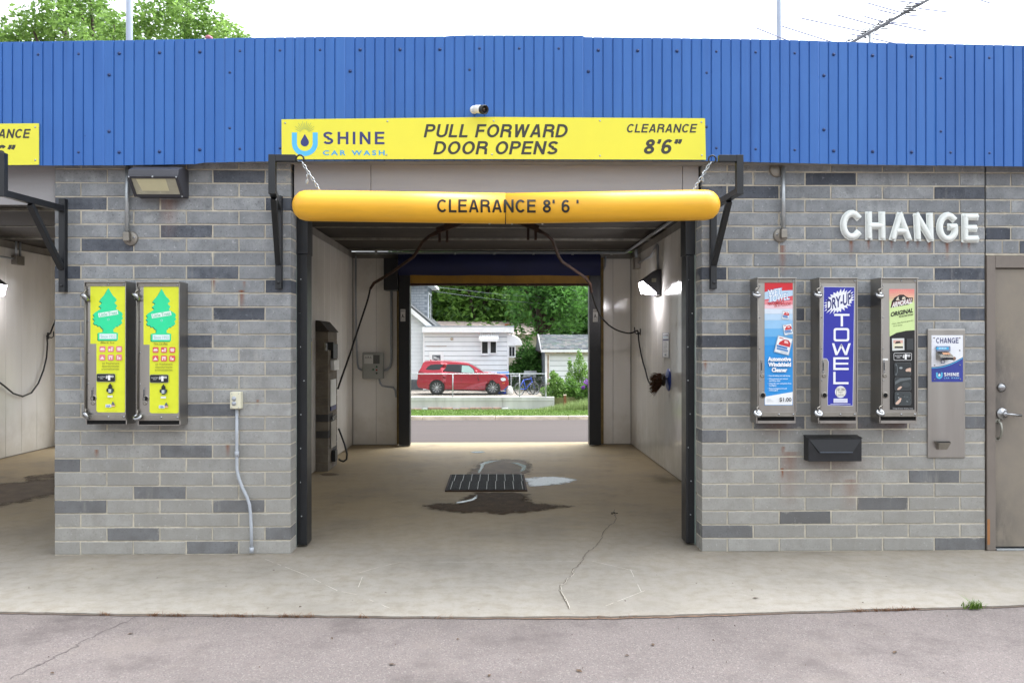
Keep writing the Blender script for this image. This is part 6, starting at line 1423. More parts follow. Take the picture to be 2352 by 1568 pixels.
# ---------------------------------------------------------------- bicycles
def bicycle(label, px, ground_y, colr, Y, ang, lean, r=.33):
    b = at(px, ground_y, Y); g = Vector((b.x, Y, DZ)); t = thing('bicycle', label, 'bicycle', g, 'bicycles leaning inside the fence'); m = mat('bike_paint_'+colr[1:], colr, .3, var=.1); d = Vector((math.cos(ang), math.sin(ang), 0)); up = (Vector((0, 0, 1))+Vector((-d.y, d.x, 0))*lean).normalized()
    P = lambda u, h: g+d*u+up*h
    A, Bc = P(-.52, r), P(.52, r); fm = MB(); bb, st, hd, hl = P(-.08, r-.03), P(-.2, .8), P(.34, .86), P(.38, .7)
    for a, b_ in ((bb, st), (st, hd), (bb, hl), (A, bb), (A, st)): fm.sweep([a, b_], .021, m, n=8)
    fm.build('frame', t); MB().sweep([hd+(hd-hl)*.6, hd, hl, Bc], .018, m, n=8).build('fork', t)
    n_ = d.cross(up).normalized()
    MB().sweep([hd+(hd-hl)*.6+n_*.28-d*.06, hd+(hd-hl)*.6+n_*.1, hd+(hd-hl)*.6-n_*.1, hd+(hd-hl)*.6-n_*.28-d*.06], .014, M['black'], n=6).build('handlebar', t)
    s2 = P(-.23, .93); MB().sweep([st, s2], .013, M['galv'], n=6).build('seat_post', t); MB().sweep([s2-d*.13, s2-d*.02, s2+d*.15], [.07, .055, .02], M['rubber'], rb=.025, n=8, axis=tuple(up)).build('saddle', t)
    for c in (A, Bc):
        pts = [c+d*(r*math.cos(2*math.pi*i/28))+up*(r*math.sin(2*math.pi*i/28)) for i in range(28)]; w = MB().sweep(pts, .022, M['rubber'], closed=True, n=6).build('wheel', t)
        pts = [c+(p-c)*.91 for p in pts]; MB().sweep(pts, .012, M['galv'], closed=True, n=5).build('rim', w)
        mb = MB()
        for i in range(0, 28, 2): mb.sweep([c, pts[i]], .0025, M['galv'], n=3, cap=False)
        mb.build('spokes', w, kind='stuff')
    MB().lathe(bb-n_*.03, n_, [(0, .09), (.006, .09), (.006, 0)], M['black'], n=16).build('crank', t); MB().beam(bb+n_*.04, bb+n_*.04-up*.16+d*.03, .02, .015, M['black']).build('pedal_arm', t)
bicycle('blue bicycle leaning inside the chain link fence', 1211.5, 907, '#2752c4', 44.4, R(35), .12); bicycle('dark bicycle with pale wheels beside the blue one at the end post', 1236, 906, '#3b3f3a', 44.2, R(-48), -.1)

# ---------------------------------------------------------------- white house with its flat roofed extension
HY = 49.0; white = mat('white_painted_siding', '#dee1e3', .6, var=.04, scale=2, dirt=.15, dcol=(.5, .48, .45)); gapm = mat('painted_gap_shade', '#7d838a', .9); wtrim = mat('white_trim', '#e4e5e6', .55, var=.04, dirt=.2, dcol=(.4, .38, .34)); dgl = mat('dark_window_glass', '#23262a', .08, var=.3, scale=2); shg = mat('grey_roof_shingle', '#4d4f51', .9, var=.3, scale=9, bump=.4)  # gapm: darker backing colour stands in for shade between boards and shingles
hs_ = thing('house', 'white sided house with a flat roofed extension behind the red car', 'house', (PX(1060, HY), HY+3, DZ))
xa, xb = PX(972.5, HY), PX(1167, HY); zt = PZ(763.5, HY)
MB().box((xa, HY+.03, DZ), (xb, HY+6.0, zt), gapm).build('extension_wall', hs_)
bh = 10.75/1898*HY; z = zt
while z > DZ:
    zb = max(DZ, z-bh); mb = MB(); j = random.uniform(-.004, .004); mb.add([(xa, HY+.028, z-.002), (xb, HY+.028, z-.002), (xb, HY+.004+j, zb+.026), (xa, HY+.004+j, zb+.026), (xb, HY+.028, zb+.026), (xa, HY+.028, zb+.026)], [(0, 1, 2, 3), (3, 2, 4, 5)], white); mb.build('siding_board', hs_); z -= bh
    mb = MB(); mb.add([(xb+.002, HY+.03, z+bh-.002), (xb+.002, HY+6, z+bh-.002), (xb+.028, HY+6, zb+.003), (xb+.028, HY+.03, zb+.003)], [(0, 1, 2, 3)], white); mb.build('siding_board', hs_)
MB().box((xb-.06, HY-.015, DZ), (xb+.03, HY+.0, zt), wtrim).build('corner_board', hs_); MB().box((xa-.02, HY-.015, DZ), (xa+.07, HY+.0, zt), wtrim).build('corner_board', hs_)
zr_ = PZ(748.5, HY); ro = MB().box((PX(971, HY), HY-.4, zt), (PX(1180, HY), HY+6.2, zr_-.06), wtrim).build('flat_roof', hs_); MB().box((PX(973, HY)+.1, HY-.42, zr_-.059), (PX(1180, HY)+.02, HY+6.2, zr_), mat('grey_drip_edge', '#8f9aa4', .6)).build('roof_edge', ro)
def win(par, x0, x1, y0, y1, Y, name='window', mullion=True, fw_=.07, glass_=None):
    a, b = at(x0, y1, Y), at(x1, y0, Y); mb = MB(); w_ = fw_
    for q in ((a.x, a.z, b.x, a.z+w_), (a.x, b.z-w_, b.x, b.z), (a.x, a.z+w_, a.x+w_, b.z-w_), (b.x-w_, a.z+w_, b.x, b.z-w_)): mb.box((q[0], Y-.05, q[1]), (q[2], Y, q[3]), wtrim)
    o_ = mb.build(name, par); MB().box((a.x+w_, Y-.02, a.z+w_), (b.x-w_, Y-.01, b.z-w_), glass_ or dgl).build('pane', o_); return o_
wx0, wx1 = 1104.5, 1142; win(hs_, wx0, 1123, 782, 814, HY); win(hs_, 1124, wx1, 782, 813, HY); MB().box((PX(1103, HY), HY-.12, PZ(815.5, HY)), (PX(1124, HY), HY+.0, PZ(814.2, HY)), wtrim).build('window_sill', hs_)
def awning(par, P0, P1, out, ztop, zbot, n, curve=0):
    """fluted awning along P0..P1 (xy), pushed along out"""
    mb = MB(); P0, P1, out = Vector(P0), Vector(P1), Vector(out); rows = 5; N = n*4
    for j in range(rows+1):
        for i in range(N+1):
            u, v = i/N, j/rows; p = P0.lerp(P1, u)+out*(v if not curve else math.sin(v*1.4)/math.sin(1.4)); z = ztop+(zbot-ztop)*(v if not curve else 1-math.cos(v*1.5)); bumpz = .05 if (i//2) % 2 else 0
            mb.v.append((p.x, p.y, z+bumpz))
    k = mb.mi(wtrim)
    for j in range(rows):
        for i in range(N): mb.f.append((j*(N+1)+i, j*(N+1)+i+1, (j+1)*(N+1)+i+1, (j+1)*(N+1)+i)); mb.m.append(k); mb.sm.append(False)
    mb.box((P0.x+out.x, P0.y+out.y, zbot-.12), (P1.x+out.x+.01, P1.y+out.y+.012, zbot+.01), wtrim) if curve == 0 else None
    return mb.build('awning', par, recalc=False)
awning(hs_, (PX(1100, HY), HY-.01, 0), (PX(1145, HY), HY-.01, 0), (0, -.55, 0), PZ(765.5, HY), PZ(779, HY-.5), 9)
# side window and its awning on the right face
sx = xb+.03; win_m = MB(); zz0, zz1 = PZ(821, HY+.5), PZ(794, HY+.5)
win_m.box((sx, HY+.25, zz0), (sx+.42, HY+1.5, zz1), wtrim); sw = win_m.build('bay_window', hs_, bevel=.01); MB().box((sx+.05, HY+.238, zz0+.09), (sx+.36, HY+.249, zz1-.06), dgl).build('pane', sw); MB().box((sx+.19, HY+.226, zz0+.09), (sx+.215, HY+.2375, zz1-.06), wtrim).build('glazing_bar', sw)
awning(hs_, (sx, HY+.15, 0), (sx, HY+1.9, 0), (.82, 0, 0), PZ(769, HY), PZ(794, HY+.2), 8, curve=1)
mb = MB(); zA, zB_ = PZ(769, HY), PZ(794, HY+.2)
prof = [(sx, HY+.15, zA)]+[(sx+.82*math.sin(v*1.4)/math.sin(1.4), HY+.15, zA+(zB_-zA)*(1-math.cos(v*1.5))) for v in np.linspace(0, 1, 8)]+[(sx, HY+.15, zB_)]
mb.prism(prof, (0, .012, 0), wtrim); mb.build('awning_cheek', hs_)
# door with an ornamental glass under the extension roof, lamp, board patch
a, b = at(986, 906, HY), at(1019, 807, HY); MB().box((a.x, HY-.045, DZ), (b.x, HY-.001, b.z), wtrim).build('door_surround', hs_)
a, b = at(990, 906, HY), at(1015, 811, HY); dr_ = MB().box((a.x, HY-.06, DZ), (b.x, HY-.046, b.z), wtrim).build('door', hs_)
a, b = at(993, 829, HY), at(1012, 815, HY); MB().box((a.x, HY-.066, a.z), (b.x, HY-.0605, b.z), mat('ornate_glass', '#5d6266', .15, var=.5, scale=14)).build('pane', dr_)
mb = MB()
for i in range(7):
    u = (i*.37) % 1; c_ = Vector((a.x+(b.x-a.x)*(.12+.76*u), HY-.069, a.z+(b.z-a.z)*(.25+.5*((i*.61) % 1)))); mb.sweep([c_+Vector((.05*math.cos(q), 0, .05*math.sin(q))) for q in np.linspace(0, 6.283, 9)[:-1]], .009, wtrim, closed=True, n=4)
mb.build('scrollwork', dr_, kind='stuff')
q = at(1038, 778, HY); MB().lathe((q.x, HY, q.z), (0, -1, 0), [(0, .09), (.03, .09), (.04, .05), (.12, .06), (.16, .03), (.16, 0)], mat('weathered_lamp', '#b6aa98', .6, var=.3, scale=20), n=12).build('wall_lamp', hs_)
MB().box((PX(979, HY), HY-.012, PZ(795.5, HY)), (PX(1026, HY), HY+.003, PZ(794, HY)), mat('bare_wood', '#8c7f74', .8)).build('loose_strip', hs_)
# main gabled part at the left
MY = HY+.35; xr2 = PX(985, MY); rid = PX(845, MY)
zE, zR = PZ(752, MY), PZ(752-(985-845)*.83, MY)
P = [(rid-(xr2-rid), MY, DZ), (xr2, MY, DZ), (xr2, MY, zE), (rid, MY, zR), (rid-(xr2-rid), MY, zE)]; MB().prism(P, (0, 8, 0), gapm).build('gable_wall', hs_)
mb = MB(); ch = 3.15/1898*MY; z = DZ+.6
while z < zR-.1:
    xe = xr2-.02 if z < zE else xr2-(z-zE)/(zR-zE)*(xr2-rid)-.02; mb.add([(rid-3, MY-.001, z+ch), (xe, MY-.001, z+ch), (xe, MY-.018, z+.012), (rid-3, MY-.018, z+.012), (xe, MY-.001, z+.012), (rid-3, MY-.001, z+.012)], [(0, 1, 2, 3), (3, 2, 4, 5)], white); z += ch
mb.build('clapboards', hs_, kind='stuff')
MB().box((rid-4, MY-.06, DZ-.1), (PX(972, MY), MY-.02, PZ(873, MY)), mat('dark_foundation', '#55585c', .9, var=.2)).build('foundation', hs_)
dv = Vector((xr2-rid, 0, zE-zR)).normalized(); nv = Vector((-dv.z, 0, dv.x)); 
if nv.z < 0: nv = -nv
A_, B2 = Vector((rid, MY-.45, zR)), Vector((xr2+.12, MY-.45, zE-.12))
MB().prism([A_, B2, B2+nv*.24, A_+nv*.24], (0, .05, 0), wtrim).build('rake_board', hs_)
MB().prism([A_+nv*.241, B2+nv*.241+dv*.1, B2+nv*.36+dv*.1, A_+nv*.36], (0, 8.6, 0), shg).build('roof', hs_)
# shingled tower
TY = 52.0; tx1 = PX(982, TY); tx0 = tx1-2.6; tz = PZ(657, TY); td = 3.6; tw = mat('pale_grey_shingle', '#9ba0a6', .85, var=.1, scale=5, bump=.2)
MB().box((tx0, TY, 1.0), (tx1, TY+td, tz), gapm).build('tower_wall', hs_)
rh, rwd = 6.1/1898*TY, 12.4/1898*TY; sme = {}
sbx = bpy.data.meshes.new('shingle'); q = rwd/2-.012; sbx.from_pydata([(-q, 0, 0), (q, 0, 0), (q, .012, rh-.03), (-q, .012, rh-.03), (-q, .014, 0), (q, .014, 0)], [], [(0, 1, 2, 3), (0, 4, 5, 1), (0, 3, 4), (1, 5, 2)]); sbx.materials.append(tw)
r_ = 0; z = PZ(742, TY)
while z < tz-rh*.9:
    x = tx1-rwd/2-.01-(rwd/2 if r_ % 2 else 0)
    while x > PX(938, TY): link('shingle', sbx, hs_, Vector((x, TY-.016+random.uniform(-.003, .003), z))-LOC[hs_]); x -= rwd
    z += rh; r_ += 1
for y0 in (.55, 1.75):
    w_ = MB().box((tx1+.001, TY+y0, tz-2.35), (tx1+.05, TY+y0+.95, tz-.35), wtrim).build('window', hs_); MB().box((tx1+.051, TY+y0+.12, tz-2.2), (tx1+.056, TY+y0+.83, tz-.5), dgl).build('pane', w_)
mb = MB(); mb.prism([(tx0-.5, TY-.5, tz+.04), (tx1+.45, TY-.5, tz-.02), (tx1+.45, TY-.5, tz+.16), (tx1+.1, TY-.5, tz+.24), (tx0-.5, TY-.5, tz+.34)], (0, td+1, 0), wtrim); mb.build('tower_roof', hs_)
# ---------------------------------------------------------------- garage
GYY = 46.5; gt = thing('garage', 'white sided garage with a grey shingle roof behind the garden shrubs', 'garage', (PX(1330, GYY), GYY+3, DZ)); gx0, gx1 = PX(1258, GYY), PX(1258, GYY)+6.5; zt = PZ(805, GYY)
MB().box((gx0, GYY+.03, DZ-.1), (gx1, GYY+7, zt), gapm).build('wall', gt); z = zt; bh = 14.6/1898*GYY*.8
while z > DZ:
    zb = max(DZ, z-bh); j = random.uniform(-.004, .004); mb = MB(); mb.add([(gx0, GYY+.028, z-.002), (gx1, GYY+.028, z-.002), (gx1, GYY+.002+j, zb+.024), (gx0, GYY+.002+j, zb+.024), (gx1, GYY+.028, zb+.024), (gx0, GYY+.028, zb+.024)], [(0, 1, 2, 3), (3, 2, 4, 5)], white); mb.build('siding_board', gt); z -= bh
MB().box((gx0-.15, GYY-.02, DZ), (gx0+.12, GYY+.0, zt), wtrim).build('corner_board', gt); MB().box((gx0-.02, GYY-.05, DZ+.4), (gx0+.06, GYY-.021, zt-.25), mat('rusty_downspout', '#a48f7d', .7, var=.4, scale=6)).build('downspout', gt)
ze, zrg, yr = PZ(802, GYY-.35), PZ(768.5, GYY+3.2), GYY+3.3; xl = PX(1243, GYY)
MB().prism([(xl, GYY-.35, ze), (xl, yr, zrg), (xl, GYY+7, ze), (xl, GYY+7, ze-.12), (xl, GYY-.35, ze-.12)], (gx1+.5-xl, 0, 0), shg).build('roof', gt)
mb = MB(); shs = [mat('shingle_tone_'+c[1:], c, .9, var=.25, scale=14) for c in ('#4c5053', '#5a5e62', '#414449', '#676663', '#485450')]; nr = 15
for i in range(nr):
    t0, t1 = i/nr, (i+1.15)/nr; x = xl+random.uniform(-.2, 0)
    while x < gx1+.4:
        wd = random.uniform(.16, .34); y0_, y1_ = GYY-.35+(yr-GYY+.35)*t0, GYY-.35+(yr-GYY+.35)*min(1, t1); z0_, z1_ = ze+(zrg-ze)*t0, ze+(zrg-ze)*min(1, t1); xa_ = max(x, xl)
        mb.add([(xa_, y0_, z0_+.028), (x+wd-.012, y0_, z0_+.028), (x+wd-.012, y1_, z1_+.008), (xa_, y1_, z1_+.008), (xa_, y0_, z0_), (x+wd-.012, y0_, z0_)], [(0, 1, 2, 3), (4, 5, 1, 0)], random.choice(shs)); x += wd
mb.build('shingles', gt, kind='stuff'); MB().box((xl, GYY-.39, ze-.16), (gx1+.5, GYY-.352, ze-.02), wtrim).build('eave_board', gt)
MB().box((xl+.2, GYY-.3, ze-.24), (gx1+.4, GYY-.02, ze-.165), mat('weathered_soffit', '#b3a595', .8, var=.4, scale=5)).build('soffit', gt)
MB().prism([(xl-.02, GYY-.36, ze-.02), (xl-.02, yr, zrg+.03), (xl-.02, yr, zrg-.13), (xl-.02, GYY-.36, ze-.18)], (.04, 0, 0), wtrim).build('rake_board', gt); MB().prism([(xl+.3, GYY+.03, zt), (xl+.3, yr, zrg-.1), (xl+.3, GYY+6.5, zt)], (.05, 0, 0), wtrim).build('gable_siding', gt)
# house beyond
b2 = thing('house', 'tan roofed house half hidden behind the trees', 'house', (PX(1080, 62), 66, DZ)); x0, x1 = PX(930, 62), PX(1250, 62); zt = PZ(766, 62)
MB().box((x0, 62, DZ-.5), (x1, 70, zt), mat('cream_siding', '#c9c3b2', .7)).build('wall', b2); MB().prism([(x0-.4, 61.6, zt-.05), (x0-.4, 66, PZ(738, 66)), (x0-.4, 70.4, zt-.05)], (x1-x0+.8, 0, 0), mat('tan_shingles', '#9a8b84', .9, var=.15, scale=4, bump=.4)).build('roof', b2); q = at(1167, 753, 64.5); MB().box((q.x-.25, 64.2, q.z-1), (q.x+.25, 64.8, q.z+.3), mat('red_brick', '#a0563c', .9, var=.2)).build('chimney', b2)

# ---------------------------------------------------------------- yard things
def cart(label, x0, x1, yt, Y, colr):
    a, b = PX(x0, Y), PX(x1, Y); zt = PZ(yt, Y); t = thing('wheeled_bin', label, 'bin', ((a+b)/2, Y, DZ), 'blue wheeled bins'); m = mat('bin_'+colr[1:], colr, .45, var=.1); c = (a+b)/2; w_ = (b-a)/2
    mb = MB(); k = .82; mb.add([(c-w_*k, Y-.28, DZ+.08), (c+w_*k, Y-.28, DZ+.08), (c+w_*k, Y+.28, DZ+.08), (c-w_*k, Y+.28, DZ+.08), (c-w_, Y-.36, zt-.08), (c+w_, Y-.36, zt-.08), (c+w_, Y+.36, zt-.08), (c-w_, Y+.36, zt-.08)], [(0, 3, 2, 1), (4, 5, 6, 7), (0, 1, 5, 4), (1, 2, 6, 5), (2, 3, 7, 6), (3, 0, 4, 7)], m); mb.build('body', t, bevel=.03)
    MB().box((c-w_*1.06, Y-.41, zt-.075), (c+w_*1.06, Y+.4, zt), m).build('lid', t, bevel=.03)
    for s in (-1, 1): MB().cyl((c+s*w_*.7-.03, Y+.3, DZ+.12), (c+s*w_*.7+.03, Y+.3, DZ+.12), .12, M['rubber']).build('wheel', t)
    MB().cyl((c-w_*.8, Y+.43, zt-.1), (c+w_*.8, Y+.43, zt-.1), .02, m).build('handle', t)
cart('blue wheeled bin with its lid shut beyond the bonnet of the red car', 1142, 1168, 854, 47.2, '#2f62b0'); cart('grey blue wheeled bin half hidden by the red bonnet', 1116, 1139, 854.5, 47.5, '#5f6f9d')
q = at(1170, 898, 44.8); t = thing('jug', 'white plastic jug on the driveway at the nose of the red car', 'jug', (q.x, 44.8, DZ)); MB().lathe((q.x, 44.8, DZ+.001), (0, 0, 1), [(0, .0), (0, .17), (.02, .19), (.28, .19), (.36, .12), (.42, .05), (.46, .05), (.46, 0)], M['white_plastic'], n=14).build('body', t); MB().sweep([(q.x+.14, 44.8, DZ+.28), (q.x+.2, 44.8, DZ+.36), (q.x+.06, 44.8, DZ+.42)], .02, M['white_plastic'], n=6).build('handle', t)
mb = MB(); X0, X1 = PX(1136, 45.2), PX(1176, 45.2); tm = mat('blue_tarp', '#2544a8', .5, var=.2, scale=4); nx = 14
for i in range(nx+1):
    for j in range(6): mb.v.append((X0+(X1-X0)*i/nx, 45.0+.9*j/5, DZ+.012+(0 if j in (0, 5) or i in (0, nx) else .08+.07*math.sin(i*1.9+j*2.3)+.05*math.sin(i*.7))))
k = mb.mi(tm)
for i in range(nx):
    for j in range(5): mb.f.append((i*6+j, (i+1)*6+j, (i+1)*6+j+1, i*6+j+1)); mb.m.append(k); mb.sm.append(True)
tag(mb.build('tarp', recalc=False), 'crumpled blue tarp on the driveway near the front wheel', 'tarp')
def grill():
    Y = 48.5; a, b = PX(1201, Y), PX(1230, Y); t = thing('grill', 'covered grey barbecue grill standing behind the bicycles', 'grill', ((a+b)/2, Y, DZ)); zt = PZ(851, Y); zm = PZ(866, Y); cvm = mat('grey_lid', '#7d8083', .4, metal=.4); c = (a+b)/2; w_ = (b-a)/2
    MB().prism([(a, Y-.28, zm), (a+.08, Y-.2, zt-.05), (a+.08, Y+.1, zt), (a, Y+.28, zm)], (b-a, 0, 0), cvm).build('lid', t, bevel=.02); MB().box((a+.03, Y-.26, zm-.2), (b-.03, Y+.26, zm-.005), M['black']).build('firebox', t); MB().cyl((a+.15, Y-.34, zm+.1), (b-.15, Y-.34, zm+.1), .02, M['chrome']).build('handle', t)
    MB().box((a-.4, Y-.22, zm-.04), (a-.005, Y+.22, zm-.01), M['black']).build('side_shelf', t)
    for s in (a+.06, b-.06):
        for y in (Y-.2, Y+.2): MB().box((s-.025, y-.025, DZ), (s+.025, y+.025, zm-.2), M['black']).build('leg', t)
grill()
def bench():
    Y = 50; a, b = PX(1172, Y), PX(1195, Y); zt = PZ(862, Y); t = thing('garden_table', 'pale garden table on the lawn between the house and garage', 'table', ((a+b)/2, Y, DZ)); MB().box((a, Y-.3, zt-.05), (b, Y+.3, zt), wtrim).build('tabletop', t, bevel=.01)
    for s in (a+.05, b-.05):
        for y in (Y-.25, Y+.25): MB().box((s-.03, y-.03, DZ), (s+.03, y+.03, zt-.051), wtrim).build('leg', t)
bench()
V = RNG.random((9000, 2)); blades('back_lawn', np.stack([PX(1165, 50)+V[:, 0]*3.2, 48.9+V[:, 1]*9, np.full(9000, DZ)], 1), .09, .012, GR, .5)
q = at(1297.5, 940, 41.4); zt = PZ(906, 41.4); t = thing('wooden_post', 'short rusty brown post with a pale cap in the tall grass', 'post', (q.x, 41.4, GZ1)); MB().box((q.x-.065, 41.33, GZ1-.1), (q.x+.065, 41.47, zt-.05), mat('brown_post_wood', '#7a5136', .9, var=.3, scale=8)).build('post', t, bevel=.01); MB().box((q.x-.075, 41.32, zt-.049), (q.x+.075, 41.48, zt), mat('pale_post_cap', '#c9b9a6', .8)).build('cap', t)
def shrub(label, cx, Y, zb, blobs, n, size, mt, flowers=None):
    t = thing('shrub', label, 'shrub', (cx, Y, zb), 'garden shrubs by the garage'); C = blob_points([(cx+b[0], Y+b[1], zb+b[2], b[3], b[4], b[5]) for b in blobs], n); quads_mesh('foliage', leaf_quads(C, size, .8), mt, (cx, Y, zb), parent=t)
    mb = MB()
    for b in blobs: mb.sweep([(cx+random.uniform(-.1, .1), Y, zb-.02), (cx+b[0]*.6, Y+b[1]*.6, zb+b[2]*.6), (cx+b[0], Y+b[1], zb+b[2]+b[5]*.7)], [.02, .014, .006], mat('green_stem', '#5d6b3a', .8), n=5)
    mb.build('stems', t, kind='stuff')
    if flowers is not None:
        fl_ = leaf_mat('purple_petals', lin('#7a3aa0'), lin('#b77ad6'), .2)
        for b in flowers: quads_mesh('flower_head', leaf_quads(blob_points([(cx+b[0], Y+b[1], zb+b[2], b[3], b[3], b[3])], 110), .05, 1), fl_, (cx, Y, zb), parent=t)
sh = lambda x: PX(x, 43.3)
shrub('leafy light green shrub at the end post of the fence', sh(1273), 43.2, -1.6, [(-.25, 0, .6, .45, .4, .5), (.1, 0, 1.15, .4, .35, .45), (.3, 0, .7, .45, .4, .5), (-.05, 0, 1.5, .22, .2, .3)], 2600, .075, LB)
shrub('low mid green shrub between the taller garden shrubs', sh(1303), 43.4, -1.6, [(-.2, 0, .55, .5, .4, .5), (.2, 0, .9, .45, .4, .5), (.35, 0, .5, .4, .4, .4)], 2200, .07, LG)
shrub('tall wispy green shrub against the garage siding', sh(1331), 44.0, -1.6, [(-.3, 0, 1.3, .4, .35, .6), (.1, 0, 1.9, .35, .3, .7), (.35, 0, 1.4, .4, .35, .6), (-.45, 0, 2.0, .12, .12, .5), (.05, 0, 2.55, .12, .12, .4), (.3, 0, .6, .6, .4, .5)], 3400, .065, LB)
shrub('green shrub with purple flower heads at the door rail side', sh(1349), 42.9, -1.6, [(-.25, 0, .6, .45, .4, .5), (.15, 0, 1.0, .45, .4, .5), (.5, 0, .8, .5, .4, .6)], 2400, .075, LG, [(-.12, -.35, 1.22, .15), (.1, -.36, 1.3, .17), (.22, -.36, 1.08, .16), (-.3, -.4, .95, .09), (.02, -.38, 1.05, .13), (.5, -.4, 1.2, .2)])
blm = MB()
for pts in ([(-260, 1128), (-100, 1118), (40, 1108), (130, 1098), (160, 1110), (150, 1130), (60, 1150), (-20, 1165), (-200, 1180)], [(60, 1095), (150, 1085), (160, 1092), (70, 1103)]): patch('wet_patch', '', pts, wetc, .004, soft=.3, f=lambda x, y: gr(x, y))
# trees behind the houses
def ttree(label, px, Y, h, r, n, size, mt, low=.18, tr=.3, seed=1):
    rr = random.Random(seed); cx = PX(px, Y); B = (cx, Y, DZ); bl = []
    for i in range(15):
        a = rr.uniform(0, 6.28); q = r*rr.uniform(.15, .78); zz = DZ+h*(low+(1-low)*rr.uniform(.12, .9)); k = 1-.45*abs((zz-DZ)/h-.5)*2; bl.append((cx+q*math.cos(a)*k, Y+q*math.sin(a)*k, zz, r*rr.uniform(.3, .5), r*rr.uniform(.3, .5), h*rr.uniform(.09, .16)))
    bl.append((cx, Y, DZ+h*.55, r*.6, r*.6, h*.36)); tree(label, B, bl, n, size, mt, tr, 'trees behind the houses')
ttree('spreading dark shade tree with a thick trunk beside the garage', 1243, 57, 13, 4.9, 20000, .2, LD, .30, .42, 3)
ttree('bright green tree beyond the flat roofed extension', 1100, 68, 12, 5, 15000, .24, LG, .12, .3, 5); ttree('mid green tree between the grey tower and extension', 1030, 72, 13, 5, 15000, .25, LG, .1, .3, 8)
ttree('green tree hidden behind the grey shingled tower', 975, 75, 14, 5.5, 13000, .26, LD, .1, .3, 11); ttree('dense dark tree behind the garage roof', 1330, 66, 13, 5.4, 16000, .23, LD, .06, .35, 14)
ttree('dark green tree furthest toward the lamp side', 1430, 70, 14, 6, 11000, .26, LG, .05, .35, 17); ttree('far dark tree filling the gap above the garden', 1190, 82, 15, 7, 15000, .28, LD, .03, .35, 21); ttree('far tree behind the tan roofed house', 1080, 92, 17, 8, 13000, .3, LD, .05, .35, 25)
shrub('dark overgrown bush between the house and garage', PX(1222, 53), 53, DZ, [(-.9, 0, .8, .9, .7, .9), (.2, 0, 1.1, 1.0, .8, 1.1), (1.0, 0, .9, .9, .7, 1.0), (-.3, 0, 1.9, .8, .7, .8)], 5200, .12, LD)
# tree that shows above the blue fascia
def roof_tree():
    Y = 38; rr = random.Random(4); bl = []
    for px, py, r in ((30, 78, 1.0), (70, 50, 1.2), (90, 85, 1.3), (135, 30, 1.4), (150, 70, 1.3), (185, 10, 1.5), (190, 60, 1.2), (225, 35, 1.3), (240, 75, 1.2), (262, 55, 1.0), (205, -30, 1.6), (130, -35, 1.5), (320, 75, 1.2), (345, 45, 1.2), (385, 20, 1.4), (400, 65, 1.3), (440, 35, 1.3), (460, 75, 1.2), (500, 60, 1.1), (525, 80, 1.0), (395, -25, 1.4), (455, -5, 1.2), (510, 92, 1.0), (335, 100, 1.4), (420, 110, 1.6), (230, 120, 1.6), (130, 120, 1.6), (40, 110, 1.4), (555, 100, .8), (10, 95, .9), (290, 95, 1.2)):
        p = at(px, py, Y+rr.uniform(-2.5, 2.5)); bl.append((p.x, p.y, p.z, r*.68, r*.9, r*.5))
    for i in range(16): bl.append((at(rr.uniform(60, 520), 200, Y).x, Y+rr.uniform(-3, 3), rr.uniform(7, 12), 1.8, 1.8, 1.3, .6))
    cx = at(250, 0, Y).x; tree('tall leafy tree rising above the blue fascia behind the white pole', (cx, Y, GZ1), bl, 19000, .13, LA, .4, 'trees above the roof', 12)
roof_tree()
# ---------------------------------------------------------------- poles, flag, aerial on the roof
wp_ = mat('white_pole_paint', '#aab4c6', .5, var=.04)
def pole(label, x, Y, r):
    p = at(x, 100, Y); t = thing('flag_pole', label, 'pole', (p.x, Y, 3.5), 'white roof poles'); MB().sweep([(p.x, Y, 3.5), (p.x, Y, 6), (p.x-.01, Y, 9)], [r, r*.97, r*.8], wp_, n=14).build('shaft', t); MB().lathe((p.x, Y, 3.5), (0, 0, 1), [(0, r*3), (.015, r*3), (.03, r*1.5), (.12, r*1.2)], M['galv'], n=16).build('base', t)
    MB().lathe((p.x-.01, Y, 9), (0, 0, 1), [(-.01, .03), (.03, .07), (.08, .08), (.13, .05), (.15, 0)], mat('gilt', '#b9973e', .3, metal=.8), n=12).build('finial', t); return p
p = pole('white pole on the roof rising in front of the leafy tree', 297, 10.5, .040); pole('white pole on the roof near the television aerial', 1789, 10.5, .031)
mb = MB(); fx = p.x-.05; nx, nz = 16, 10; fl_m = mat('faded_red_cloth', '#c65a66', .8, var=.15, scale=4); tip = at(262, 15, 10.5)
for i in range(nx+1):
    for j in range(nz+1):
        u, v = i/nx, j/nz; zb = tip.z+(1.5)*abs(u-.34)**.9*1.1; zt = 8.8-1.2*u; mb.v.append((fx-u*.62, 10.5+.06*math.sin(u*9+v*2), zb+(zt-zb)*(1-v)))
k = mb.mi(fl_m)
for i in range(nx):
    for j in range(nz): a = i*(nz+1)+j; mb.f.append((a, a+nz+1, a+nz+2, a+1)); mb.m.append(k); mb.sm.append(True)
tag(mb.build('flag', recalc=False), 'faded red flag corner drooping beside the white pole', 'flag')
q = at(479, 87.5, FY+.02); zq = PZ(interp(TOP, 479), FY, 479); mb = MB(); mb.lathe((q.x, FY+.02, zq-.002), (.3, .2, 1), [(0, .012), (.008, .028), (.02, .03), (.03, .02), (.036, 0)], mat('pink_rag', '#b87684', .9, var=.3, scale=60), n=9); tag(mb.build('rag'), 'small pink rag caught on the top edge of the blue fascia', 'rag')
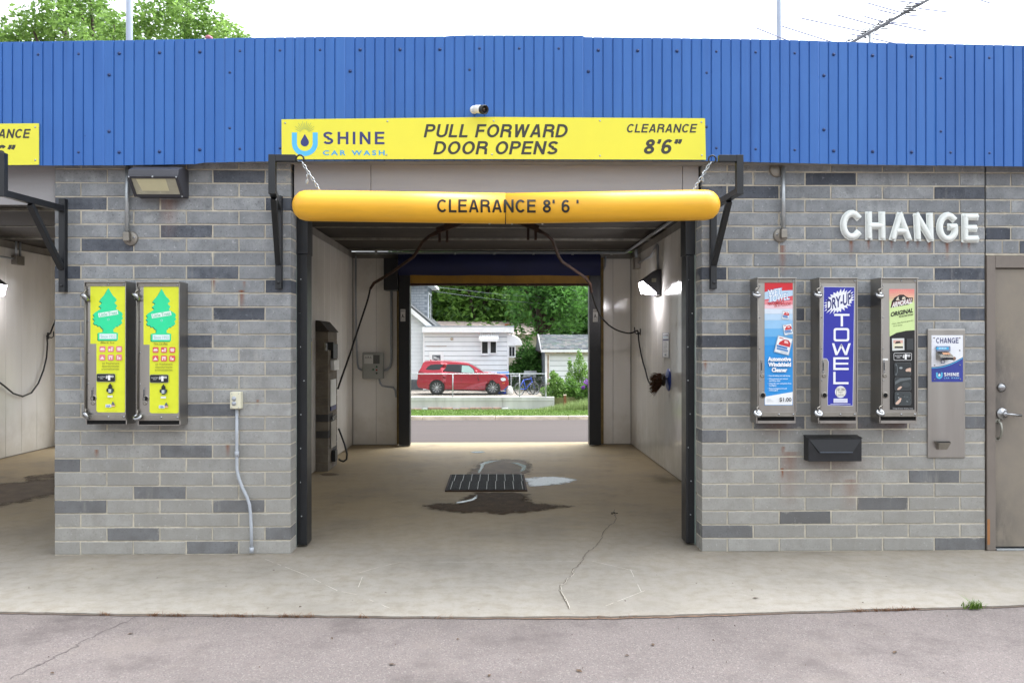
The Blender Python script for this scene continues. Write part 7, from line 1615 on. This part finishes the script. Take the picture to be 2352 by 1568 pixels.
def aerial():
    Y = 8.8; f = lambda x, y, dy=0: at((2250+x/2.861)/1.30612, y/3.737, Y+dy); base = f(1037, 372); t = thing('television_aerial', 'old television aerial with long thin rods on the roof', 'aerial', (base.x, Y, 3.5)); al = mat('aluminium_rod', '#4c5168', .6, metal=0)
    a, b = f(880, 362, -.3), f(1640, -62, .5); e = a+(a-b).normalized()*.4; MB().beam(e, b, .028, .028, mat('oxidised_boom', '#3a3b42', .6)).build('boom', t)
    top = f(1034, 245); MB().cyl((base.x, Y, 3.5), (base.x, Y, top.z), .022, M['galv']).build('mast', t)
    for q in ((440, 158, 960, 272), (745, 130, 1070, 218), (50, 240, 380, 372), (270, 225, 720, 368), (1010, 28, 1290, 108), (1095, 85, 1255, 123), (980, 142, 1140, 188), (1450, 75, 1720, 108), (1330, 130, 1460, 140), (1215, 195, 1360, 207), (1180, 198, 1515, 268), (1270, 10, 1450, 32), (1030, 328, 1260, 378), (1030, 288, 1110, 303), (855, 292, 960, 314), (1880, -30, 2065, 30)):
        p0, p1 = f(q[0], q[1]), f(q[2], q[3]); MB().cyl(p0, p1, .0065, mat('oxidised_rod', '#7c80a0', .7), n=6).build('rod', t)
    bk = mat('black_insulator', '#17161c', .5)
    for x, y, s in ((985, 290, .9), (1130, 200, .75), (1175, 222, .7), (1365, 78, 1.0), (1450, 28, .6), (850, 355, .6), (1050, 250, .6), (1205, 170, .5)):
        c = f(x, y, .02); mb = MB()
        for i in range(5): mb.beam(c+Vector((-.09*s+.03*s*i*.6, 0, .022*i*s-.045*s)), c+Vector((.09*s*(1 if i % 2 else .3), .02, -.035*s+.026*i*s)), .014*s, .012*s, bk)
        mb.build('insulator', t)
    for q in ((830, 358, 960, 300, 1080, 215, 1210, 160), (900, 372, 1010, 320, 1120, 240, 1230, 190)): MB().sweep([f(q[i], q[i+1], .03) for i in range(0, 8, 2)], .004, bk, n=5).build('feed_wire', t)
aerial()
# utility wires behind the trees' front
for y0, y1, n_ in ((668, 676, 'upper thin'), (680, 690, 'lower thin')):
    a, b = at(1080, y0, 55), at(1230, y1+6, 55); d = (b-a); tag(MB().sweep([a-d*1.2+Vector((0, 0, .1)), a, a.lerp(b, .5)-Vector((0, 0, .05)), b, b+d*1.2+Vector((0, 0, .1))], .012, mat('grey_cable', '#8f9498', .5), n=5).build('overhead_wire'), n_+' overhead wire crossing the trees', 'wire', 'overhead wires')
